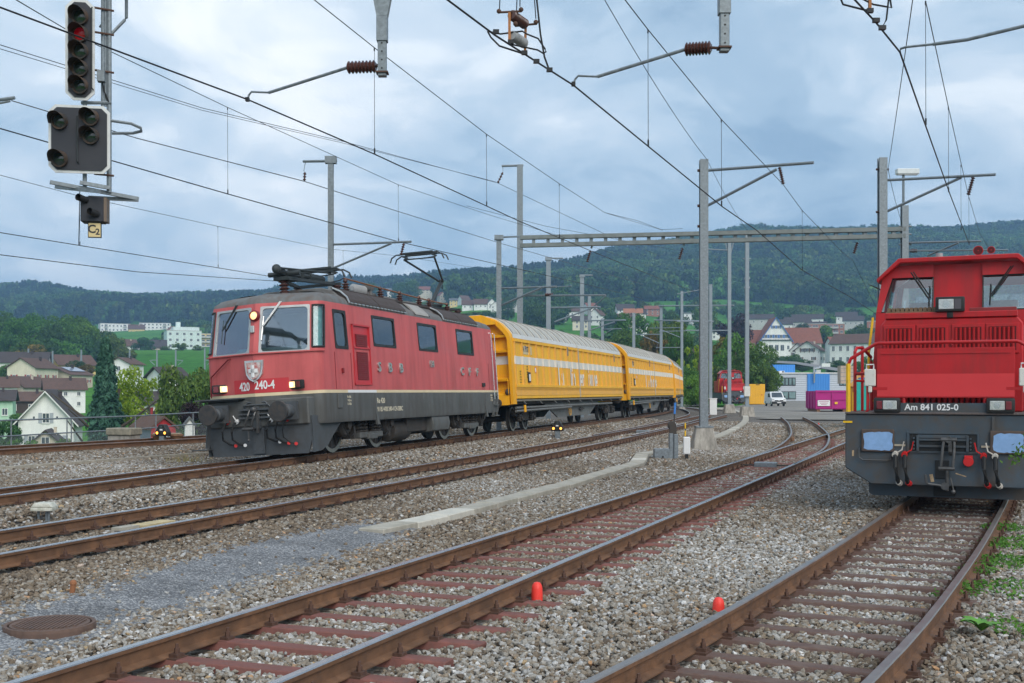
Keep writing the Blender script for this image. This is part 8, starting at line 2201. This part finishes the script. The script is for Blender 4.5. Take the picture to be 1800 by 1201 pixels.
for k, (a, b) in enumerate(resample(smooth_d, 1.0)):
 cx, cy = (a[0]+b[0])/2, (a[1]+b[1])/2
 L_ = math.hypot(b[0]-a[0], b[1]-a[1])
 q = MB(); q.bx(-L_/2+.006, L_/2-.006, -.20, .20, -.05, .055); q.bx(-L_/2+.01, L_/2-.01, -.21, .21, -.22, -.05)
 o_ = q.build('slab', slab_pale if k in (1, 2, 17) or rs.random() < .06 else M['slab'], ctr, bevel=.012)
 o_.location = (cx-DUCT[0][0], cy-DUCT[0][1], max(zr_(cx, cy), .0)-.012+rs.uniform(-.008, .008)); o_.rotation_euler = (rs.uniform(-.012, .012), 0, math.atan2(b[1]-a[1], b[0]-a[0])+rs.uniform(-.01, .01))
# red pegs
pegm = mat('fluorescent red peg', (.80, .05, .035), .5, 0, .06, 6, dirt=(.35, .04, .03), dmix=.5, dscale=14, dpos=.62)
for px, py, lab in ((944, 1052, 'red domed marker peg beside the near track'), (1263, 1081, 'red domed marker peg beside the rightmost track')):
 p = PG(px, py, .0); pr = thing('marker_peg', p, lab, 'marker peg', 'red marker pegs')
 q = MB(); q.lathe([(.052, -.06), (.054, .02), (.051, .09), (.045, .125), (.03, .148), (.004, .156)], (0, 0, .0), (0, 0, 1), 18); q.build('cap', pegm, pr, smooth=True)
p = PG(1439, 748, 0); pr = thing('marker_peg', p, 'tiny red marker peg far off beside the curving siding', 'marker peg', 'red marker pegs'); q = MB(); q.lathe([(.05, -.05), (.05, .09), (.03, .14), (.004, .15)], (0, 0, 0), (0, 0, 1), 10); q.build('cap', pegm, pr, smooth=True)
# manhole
p = PG(88, 1100, .03); mh = thing('manhole_cover', p, 'round rusty manhole cover at the end of the chippings walkway', 'manhole cover')
iron = mat('rusty iron cover', (.13, .085, .068), .75, .2, .25, 9)
q = MB(); q.lathe([(.002, .022), (.31, .022), (.315, .0), (.315, -.05)], (0, 0, 0), (0, 0, 1), 32, False); mo = q.build('lid', iron, mh)
q = MB(); q.lathe([(.325, -.05), (.325, .02), (.33, .024), (.355, .024), (.36, .0), (.36, -.05)], (0, 0, 0), (0, 0, 1), 32, False); q.build('ring', iron, mh)
q = MB()
for i in range(-8, 9):
 hl = math.sqrt(max(0, .28**2-(i*.035)**2))
 if hl > .03:
  for y0, y1 in ((-hl, -.08), (-.07, .07), (.08, hl)):
   if y1 > y0: q.bx(i*.035-.010, i*.035+.010, y0, y1, .0205, .031)
q.build('tread_bars', iron, mo)['kind'] = 'stuff'
# white capped vent box
p = PG(78, 914, .17); vb = thing('vent_box', p, 'small weathered white capped box between the two left tracks', 'box')
vm = mat('weathered white plastic', (.56, .56, .50), .6, 0, .08, 8, dirt=(.25, .27, .2), dmix=.6, dscale=12)
q = MB(); q.bx(-.15, .15, -.12, .12, .13, .18); q.prism([(-.15, .18), (.15, .18), (.10, .24), (-.10, .24)], 'y', -.12, .12); q.build('cap', vm, vb, bevel=.015, seg=2)
for x in (-.08, .03, .06): q = MB(); q.cyl((x, 0, -.05), (x, 0, .14), .018, n=6); q.build('foot', M['galv'], vb)
# dwarf signals with two lit yellow lamps
amber = emit('amber lamp', (1.0, .40, .06), 1.3)
def dwarf(px, py, zg, yaw, lab, post=.22):
 p = PG(px, py, zg); r_ = thing('dwarf_signal', p, lab, 'dwarf signal', 'dwarf signals'); r_.rotation_euler = (0, 0, R(yaw))
 q = MB(); q.bx(-.09, .09, -.08, .08, -.1, post); q.build('post', M['galv'], r_)
 q = MB(); q.prism([(-.23, post), (.23, post), (.23, post+.12), (.09, post+.38), (-.09, post+.38), (-.23, post+.12)], 'y', -.10, .14); b_ = q.build('head', M['trim'], r_, bevel=.015)
 for x in (-.14, .14):
  q = MB(); q.lathe([(.002, .03), (.045, .02), (.05, 0)], (x, -.10, post+.10), (0, -1, 0), 14, False); q.build('lamp', amber, b_, smooth=True)
  q = MB(); q.lathe([(.06, 0), (.06, .03), (.05, .03)], (x, -.10, post+.10), (0, -1, 0), 14, False); q.build('lamp_ring', M['black'], b_)
 q = MB(); q.lathe([(.002, .02), (.04, .015), (.045, 0)], (0, -.10, post+.29), (0, -1, 0), 12, False); q.build('top_lamp', mat('dark lens', (.035, .05, .045), .08), b_)
 q = MB(); q.bx(-.05, .05, -.104, -.1, post+.18, post+.23); q.build('number_plate', M['white'], b_)
dwarf(980, 768, .22, -10, 'dwarf signal with two amber lamps below the first wagon')
dwarf(286, 776, .30, -14, 'dwarf signal with two amber lamps by the railing', .18)
for px, lab in ((279, 'rusty buffer-like pot left of the railing dwarf signal'), (310, 'rusty pot right of the railing dwarf signal')):
 p = PG(px, 775, .30); r_ = thing('point_pot', p, lab, 'pot', 'rusty pots'); q = MB(); q.lathe([(.14, -.05), (.2, .14), (.24, .16), (.24, .22), (.05, .24)], (0, 0, 0), (0, 0, 1), 14); q.build('body', mat('rusty pot', (.20, .11, .06), .8, 0, .3, 8), r_, smooth=True); q = MB(); q.bx(-.15, .15, -.1, .1, .22, .26); q.build('lid', mat('buff bar', (.38, .33, .25), .7), r_)
# point lever with blue handle
p = PG(1184, 806, .02); pl = thing('point_lever', p, 'grey hand point lever with blue handle in front of the thick central mast', 'point lever')
q = MB(); q.bx(-.13, -.02, -.12, .12, -.1, .72); q.bx(.0, .12, -.10, .10, -.1, .70); q.build('stand', M['galv'], pl, bevel=.01)
q = MB(); q.lathe([(.10, -.02), (.13, 0), (.13, .03), (.10, .05)], (-.05, -.02, .95), (0, 1, 0), 16); q.bx(-.12, .08, -.05, .05, .70, .95); q.build('quadrant', M['bogie'], pl, smooth=True)
tube_part(pl, 'lever', [(.0, 0, .80), (.03, 0, 1.30)], .022, M['bogie']); tube_part(pl, 'handle', [(.03, 0, 1.28), (.045, 0, 1.60)], .03, mat('blue handle', (.05, .22, .62), .5)); tube_part(pl, 'catch', [(.06, .03, .72), (.09, .03, .95), (.05, .03, 1.05)], .014, M['silver'])
p = PG(1164, 806, .02); r_ = thing('steel_box', p, 'low galvanised box left of the point lever', 'box'); q = MB(); q.bx(-.24, .2, -.15, .2, -.1, .28); q.build('body', M['galv'], r_, bevel=.01); q = MB(); q.cyl((0, -.16, .05), (0, -.15, .05), .03, n=10); q.build('hole', M['black'], r_)
p = PG(1207, 806, .02); r_ = thing('marker_post', p, 'white marker post with a yellow banded tip beside the point lever', 'marker post'); q = MB(); q.bx(-.10, .10, -.05, .05, .12, .62); q.build('white_sleeve', M['white'], r_, bevel=.02)
q = MB(); q.bx(-.045, .045, -.03, .03, -.1, .12); q.build('foot', M['black'], r_)
for k in range(2): q = MB(); q.cyl((-.04, 0, .64+.22*k), (-.04, 0, .80+.22*k), .022, n=8); q.build('yellow_band', M['yellow_rail'], r_)
q = MB(); q.cyl((-.04, 0, .60), (-.04, 0, .88), .015, n=6); q.build('rod', M['bogie'], r_)
# point machine boxes
for px, py, ang, zg, lab in ((1346, 822, -20, .0, 'grey point machine box between the rails of the near track'), (1130, 762, -16, .12, 'pale flat box between the rails of the second track')):
 p = PG(px, py, zg); r_ = thing('point_machine', p, lab, 'point machine', 'point machines'); r_.rotation_euler = (0, 0, R(ang))
 q = MB(); q.bx(-.28, .28, -.16, .16, .0, .14); q.build('cover', M['galv'], r_, bevel=.02)
 tube_part(r_, 'drive_rod', [(-.9, 0, .06), (.7, 0, .06)], .02, M['bogie']); q = MB(); q.bx(-1.0, -.8, -.08, .08, .02, .09); q.build('crank', M['bogie'], r_)
p = PG(1393, 776, .05); r_ = thing('rail_stop', p, 'small rusty block on the curving siding rail', 'block'); q = MB(); q.bx(-.07, .07, -.07, .07, 0, .17); q.build('body', mat('rusty pot', (.2, .11, .06), .8), r_, bevel=.03)
# yellowish rail lubricator plates between the rails of the second track
p = PG(268, 925, .10); r_ = thing('cover_plate', p, 'worn yellowish cover plate between the rails at the left', 'plate'); r_.rotation_euler = (0, 0, R(70)); q = MB(); q.bx(-.35, .35, -.12, .12, .02, .05); q.build('plate', mat('worn yellow plate', (.46, .38, .22), .8, 0, .2, 8), r_); q = MB(); q.bx(-.75, -.38, -.08, .08, .02, .06); q.build('tongue', M['slab'], r_)
p = PG(123, 1050, .03); r_ = thing('iron_stake', p, 'short rusty stake at the edge of the chippings walkway', 'stake'); q = MB(); q.cyl((0, 0, -.1), (.03, 0, .12), .022, .028, 8); q.ball((.03, 0, .13), .034); q.build('stake', mat('orange rust', (.26, .11, .05), .8), r_)
# concrete slabs in the bend
for k, (px, py, w_, d_) in enumerate(((1228, 712, 2.6, 9), (1193, 712, 1.6, 7), (1262, 718, 1.2, 5))):
 p = PG(px, py, .27); q = MB(); q.bx(-w_/2, w_/2, -d_/2, d_/2, -.1, .03); o_ = q.build('slab_path', M['slab'], None, bevel=.02); o_.location = (p.x, p.y, .27); o_.rotation_euler = (0, 0, R(-16)); tag(o_, ['wide pale concrete slab in the bend of the tracks', 'pale concrete slab nearest the train in the bend', 'small pale concrete slab right of the curved rails'][k], None, None, 'structure')
# edging strip in the far ballast
es = [PG(px, py, .12) for px, py in ((-40, 829), (60, 821), (150, 814), (250, 806), (380, 797))]
ed_ = thing('edging_strip', (es[0].x, es[0].y, 0), 'low mossy concrete edging between the fence track and the main line', 'edging')
for a, b in resample([(p.x, p.y) for p in es], 1.0):
 q = MB(); L_ = math.hypot(b[0]-a[0], b[1]-a[1]); q.bx(-L_/2+.004, L_/2-.004, -.06, .06, -.2, .06); o_ = q.build('edging_stone', M['slab'], ed_)
 cx, cy = (a[0]+b[0])/2, (a[1]+b[1])/2; o_.location = (cx-es[0].x, cy-es[0].y, zr_(cx, cy)); o_.rotation_euler = (0, 0, math.atan2(b[1]-a[1], b[0]-a[0]))
# railing with chain-link mesh
ft = [P(px, py, Z) for px, py, Z in ((-60, 742, 31.5), (0, 739.5, 33.7), (120, 735.5, 37.5), (238, 731.5, 41), (342, 725.5, 47), (430, 722, 53))]
rl = thing('railing', (ft[1].x, ft[1].y, .3), 'galvanised tube railing with chain-link mesh along the embankment edge', 'railing')
top_ = [p-rl.location for p in ft]
tube_part(rl, 'top_rail', top_, .024, M['galv'], 8); tube_part(rl, 'middle_rail', [p-Vector((0, 0, .46)) for p in top_], .022, M['galv'], 8)
def along(t):                                   # t in 0..len-1
 i = min(int(t), len(top_)-2); return top_[i].lerp(top_[i+1], t-i)
fl = [0]
for a, b in zip(top_[:-1], top_[1:]): fl.append(fl[-1]+(b-a).length)
for px in (18, 117.5, 125, 238, 271, 339, 400):
 t = np.interp(px, [-60, 0, 120, 238, 342, 430], range(6)); p = along(float(t))
 q = MB(); q.cyl(p-Vector((0, 0, 1.1)), p, .022, n=8); q.build('post', M['galv'], rl)
q = MB()
for s in (-1, 1):
 for k in range(0, 330):
  t = -.5+k*.0168*1.0; 
  a = along(max(0, min(4.999, t))); b = along(max(0, min(4.999, t+s*.028)))
  q.cyl(a-Vector((0, 0, .48)), b-Vector((0, 0, 1.0)), .0022, n=3, caps=False)
q.build('wire_mesh', M['galv'], rl)['kind'] = 'stuff'
p = PG(218, 779, .25); cb = thing('concrete_box', p, 'mossy concrete block with overhanging lid at the railing', 'concrete box'); cb.rotation_euler = (0, 0, R(-14))
q = MB(); q.bx(-.42, .42, -.3, .3, -.2, .26); q.build('body', M['concrete'], cb, bevel=.02); q = MB(); q.bx(-.46, .46, -.36, .36, .26, .50); q.build('lid', mat('mossy lid', (.24, .22, .17), .95, 0, .3, 7, .4, 30), cb, bevel=.03)
# ---------------------------------------------------------------- goods yard
p = PG(1331, 712, -.0); yc = thing('shipping_container', (p.x, 168, 0), 'narrow yellow container beside the far shunter', 'container'); yc.location = (P(1331, 700, 168).x, 168, -.02)
yel = mat('container yellow', (.76, .40, .02), .5, 0, .06, 1)
q = MB(); q.bx(-1.12, 1.12, 0, 5, .1, 3.0); q.build('body', yel, yc, bevel=.03)
for k in range(6): q = MB(); q.bx(-.95+.36*k, -.80+.36*k, -.04, 0, .2, 2.85); q.build('corrugation', yel, yc)
q = MB(); q.bx(.55, .75, -.06, -.04, 1.4, 1.5); q.build('handle', M['red_paint'], yc); q = MB(); q.bx(-.2, .35, -.03, -.0, 2.86, 2.96); q.build('plate', M['black'], yc)
# van
def build_van(label, loc_, yaw, body_m, low_m):
 r_ = thing('delivery_van', loc_, label, 'van'); r_.rotation_euler = (0, 0, R(yaw))
 q = MB()                                      # front faces -y
 prof = [(-2.2, .35), (-2.25, .75), (-2.05, 1.0), (-1.35, 1.12), (-.75, 1.78), (-.5, 1.86), (2.0, 1.84), (2.2, 1.7), (2.25, .35)]
 rings = []
 for x, k in ((-.90, .93), (-.86, 1.0), (.86, 1.0), (.90, .93)):
  rings.append([Vector((x*(1 if z < 1.1 else 1-.13*(z-1.1)/.75), y, .35+(z-.35)*k)) for y, z in prof])
 q.loft(rings, True, True); q.build('body', body_m, r_, smooth=True)
 q = MB(); q.poly([(-.72, -1.33, 1.13), (.72, -1.33, 1.13), (.64, -.80, 1.74), (-.64, -.80, 1.74)]); 
 for i, v in enumerate(q.v): q.v[i] = (v[0], v[1]-.03, v[2]+.02)
 q.build('windscreen', M['winpane'], r_)
 q = MB(); q.bx(-.90, .90, -2.30, -2.0, .32, .62); q.build('bumper', M['trim'], r_, bevel=.05)
 q = MB(); q.bx(-.55, .55, -2.27, -2.2, .66, .80); q.build('grille', M['trim'], r_); q = MB(); q.bx(-.09, .09, -2.29, -2.27, .69, .78); q.build('badge', M['silver'], r_)
 q = MB(); q.bx(-.26, .26, -2.32, -2.30, .42, .53); q.build('number_plate', M['white'], r_)
 for s in (-1, 1):
  q = MB(); q.bx(s*.72-.13, s*.72+.13, -2.24, -2.05, .74, .94); q.build('headlight', M['lens'], r_, bevel=.03)
  q = MB(); q.bx(min(s*.88, s*1.06), max(s*.88, s*1.06), -1.2, -1.05, 1.15, 1.35); q.build('mirror', M['trim'], r_, bevel=.03)
  q = MB(); q.prism([(-1.15, 1.15), (-.70, 1.62), (.1, 1.66), (.1, 1.15)], 'x', s*.888, s*.892); q.build('side_window', M['winpane'], r_)
  for y in (-1.45, 1.4):
   q = MB(); q.lathe([(.31, -.1), (.32, -.08), (.32, .08), (.2, .1), (.02, .1)], (s*.80, y, .32), (s, 0, 0), 18); w_ = q.build('wheel', M['black'], r_, smooth=True)
   q = MB(); q.lathe([(.19, .102), (.02, .11)], (s*.80, y, .32), (s, 0, 0), 14, False); q.build('rim', M['silver'], w_)
 return r_
vp = P(1362, 700, 152)
build_van('white van with dark bumper facing the tracks beside the yellow container', (vp.x, 152, .03), 1, mat('van white', (.72, .74, .75), .35, 0, .03, 1), None)
vp = P(1494, 700, 150); build_van('pale car partly hidden behind the magenta skip and handrail', (vp.x, 150, .03), 80, mat('van silver', (.45, .48, .5), .35), None)
# magenta skip
sk_ = thing('skip_container', (P(1449, 700, 111).x, 111, .03), 'magenta roll-off skip with a white label standing on the asphalt', 'skip'); sk_.rotation_euler = (0, 0, R(-4))
mag = mat('magenta paint', (.42, .012, .20), .5, 0, .1, 1, dirt=(.28, .012, .13), dmix=.5, dscale=1)
q = MB(); q.bx(-.95, 2.02, -1.15, 3.8, .22, 1.92); sb_ = q.build('body', mag, sk_, bevel=.02)
q = MB(); q.bx(-1.02, 2.08, -1.22, -1.0, 1.82, 2.0); q.build('rim', mag, sk_); q = MB(); q.bx(-1.06, -.95, -.9, 3.8, .3, 1.95); q.build('side', mag, sk_)
for x in (-.98, .50, 1.98): q = MB(); q.bx(x-.05, x+.05, -1.24, -1.15, .25, 1.85); q.build('rib', mag, sk_)
for z in (.35, 1.15): q = MB(); q.bx(-.9, 1.95, -1.22, -1.15, z-.04, z+.05); q.build('cross_rib', mag, sk_)
for y in (.2, 1.6, 3.0): q = MB(); q.bx(-1.14, -1.06, y-.08, y+.08, .3, 1.9); q.build('rib', mag, sk_)
q = MB(); q.bx(-.85, .28, -1.255, -1.24, .55, 1.08); lo_ = q.build('label_panel', M['white'], sk_)
for k in range(3): q = MB(); q.bx(-.75+.1*k, .18-.1*k, -1.2575, -1.255, .92-.14*k, .98-.14*k); q.build('faded_print', mat('pink ink', (.45, .2, .3), .6, 0, .3, 30), lo_)
q = MB(); q.bx(.72, .98, -1.255, -1.24, .72, .92); q.build('yellow_sticker', M['yellow_rail'], sk_)
q = MB(); q.bx(-.9, -.6, -1.1, 3.7, .0, .22); q.build('skid', mat('rusty pot', (.2, .11, .06), .8), sk_); q = MB(); q.bx(1.5, 1.8, -1.1, 3.7, .0, .22); q.build('skid', mat('rusty pot', (.2, .11, .06), .8), sk_)
# teal container and orange machine seen through the handrail
tc_ = thing('shipping_container', (P(1516, 700, 62).x, 62, 0), 'teal container seen through the shunter handrail', 'container'); tc_.rotation_euler = (0, 0, R(-17)); q = MB(); q.bx(-.40, .9, 0, 3, .35, 2.6); q.build('body', mat('teal paint', (.03, .42, .36), .5), tc_, bevel=.03); q = MB(); q.bx(-.42, .9, -.1, 3, .05, .35); q.build('chassis', M['bogie'], tc_)
q = MB(); q.bx(-.50, -.41, .0, .5, .3, 1.9); q.build('yellow_end', M['yellow_rail'], tc_)
ex = thing('excavator', (P(1522, 690, 68).x, 68, 0), 'orange and blue machine top above the teal container', 'excavator'); q = MB(); q.bx(-.6, .8, 0, 1.5, 0, 2.2); q.prism([(-.7, 2.2), (.9, 2.2), (.5, 3.2), (.1, 3.2)], 'y', .2, 1.2); q.build('body', mat('machine orange', (.75, .33, .02), .5), ex, bevel=.05); q = MB(); q.bx(-.35, .2, -.05, .3, 2.4, 2.75); q.build('blue_hood', mat('machine blue', (.08, .2, .55), .5), ex); q = MB(); q.bx(-.5, .7, -.1, 1.6, -.1, .5); q.build('tracks', M['black'], ex)
# ---------------------------------------------------------------- weeds at the right
def weeds():
 r_ = np.random.default_rng(8)
 P_, N_ = [], []
 spots = [((1768, 930), .26, 420), ((1770, 990), .30, 420), ((1720, 1005), .16, 160), ((1690, 1035), .10, 60), ((1790, 1040), .35, 420), ((1752, 960), .16, 160), ((1760, 1100), .14, 90), ((1790, 1120), .14, 60), ((1650, 1050), .06, 25), ((1700, 1045), .1, 60), ((1800, 960), .4, 500), ((1850, 1000), .5, 600)]
 for (px, py), rad, m_ in spots:
  c = PG(px, py, .02)
  a = r_.uniform(0, 6.28, m_); q = np.sqrt(r_.random(m_))*rad*1.25
  x = c.x+np.cos(a)*q; y = c.y+np.sin(a)*q*1.4
  z = .015+r_.random(m_)**1.5*.13*(1-q/(rad*1.3))+.02
  P_.append(np.stack([x, y, z+.0], 1)); n = np.stack([r_.normal(0, .4, m_), r_.normal(0, .4, m_)-.3, np.ones(m_)], 1); N_.append(n)
 me = leaves_mesh('weeds', np.concatenate(P_), np.concatenate(N_), .030, LM['weed'], 9, 1.5)
 tag(link('weeds', me), 'low green weeds creeping over the ballast at the right edge', None, None, 'stuff')
weeds()
c = PG(1725, 1112, .05); wp_ = thing('leafy_weed', c, 'single broad-leaved weed on the stones at bottom right', 'plant')
lf = mat('fresh leaf', (.10, .26, .035), .5, 0, .15, 20)
rw = random.Random(3)
for k in range(9):
 a = k*.7+rw.uniform(-.2, .2); L_ = rw.uniform(.12, .2); up = rw.uniform(.6, 1.5)
 q = MB(); d = Vector((math.cos(a), math.sin(a), 0)); sd_ = Vector((-d.y, d.x, 0)); rings = []
 for t in (0, .2, .45, .7, .9, 1):
  w_ = .045*math.sin(math.pi*min(1, .08+t*.95))**.8+.003; p_ = d*L_*t+Vector((0, 0, L_*up*(t-.65*t*t)+.01))
  rings.append([p_-sd_*w_+Vector((0, 0, .012)), p_, p_+sd_*w_+Vector((0, 0, .012))])
 q.loft(rings, False, False); q.build('leaf', lf, wp_, smooth=True)
# tuft of creeper reaching in at the shunter's corner
cr_ = thing('creeper_twig', P(1796, 790, 15.5), 'green leafy twig reaching in at the right edge before the shunter', 'plant')
tube_part(cr_, 'twig', [Vector((.35, 0, .35)), Vector((.1, 0, .12)), Vector((-.05, 0, .0)), Vector((-.14, 0, -.16))], .006, M['bark'], 4)
r2_ = np.random.default_rng(4); t_ = r2_.random(120); pp = np.stack([.35-.49*t_+r2_.normal(0, .05, 120), r2_.normal(0, .05, 120), .35-.5*t_+r2_.normal(0, .06, 120)], 1)
link('leaves', leaves_mesh('leaves', pp, np.tile([0, -1., .5], (120, 1)), .035, LM['weed'], 3), cr_)
tube_part(cr_, 'stem', [Vector((.35, 0, .35)), Vector((.55, .0, -.3)), Vector((.6, 0, -1.2))], .01, M['bark'], 5)
# dry grass tuft in front of the locomotive
c = PG(328, 812, .12); tf = thing('grass_tuft', c, 'dry yellowish grass tuft left of the locomotive plough', 'plant'); q = MB()
for k in range(70):
 a = rw.uniform(0, 6.28); b0 = Vector((rw.gauss(0, .25), rw.gauss(0, .12), 0)); h_ = rw.uniform(.1, .32); q.poly([b0-Vector((.006, 0, 0)), b0+Vector((.006, 0, 0)), b0+Vector((math.cos(a)*.08, math.sin(a)*.08, h_))])
q.build('blades', mat('dry grass', (.30, .26, .11), .8, 0, .3, 5), tf, recalc=False)
# ================================================================== haze
hz = MB(); hz.bx(-3300, 3300, -300, 3600, -13, 330)
hzo = hz.build('haze', None)
hzo.data.materials.clear()
hm = bpy.data.materials.new('thin blue haze'); hm.use_nodes = True
hm.node_tree.nodes.clear()
o_ = hm.node_tree.nodes.new('ShaderNodeOutputMaterial'); v_ = hm.node_tree.nodes.new('ShaderNodeVolumePrincipled')
v_.inputs['Color'].default_value = (.35, .64, 1.0, 1); v_.inputs['Density'].default_value = 0.0003; v_.inputs['Anisotropy'].default_value = 0.0
hm.node_tree.links.new(v_.outputs[0], o_.inputs['Volume'])
hzo.data.materials.append(hm)
tag(hzo, 'thin bluish haze over the valley', None, None, 'stuff')
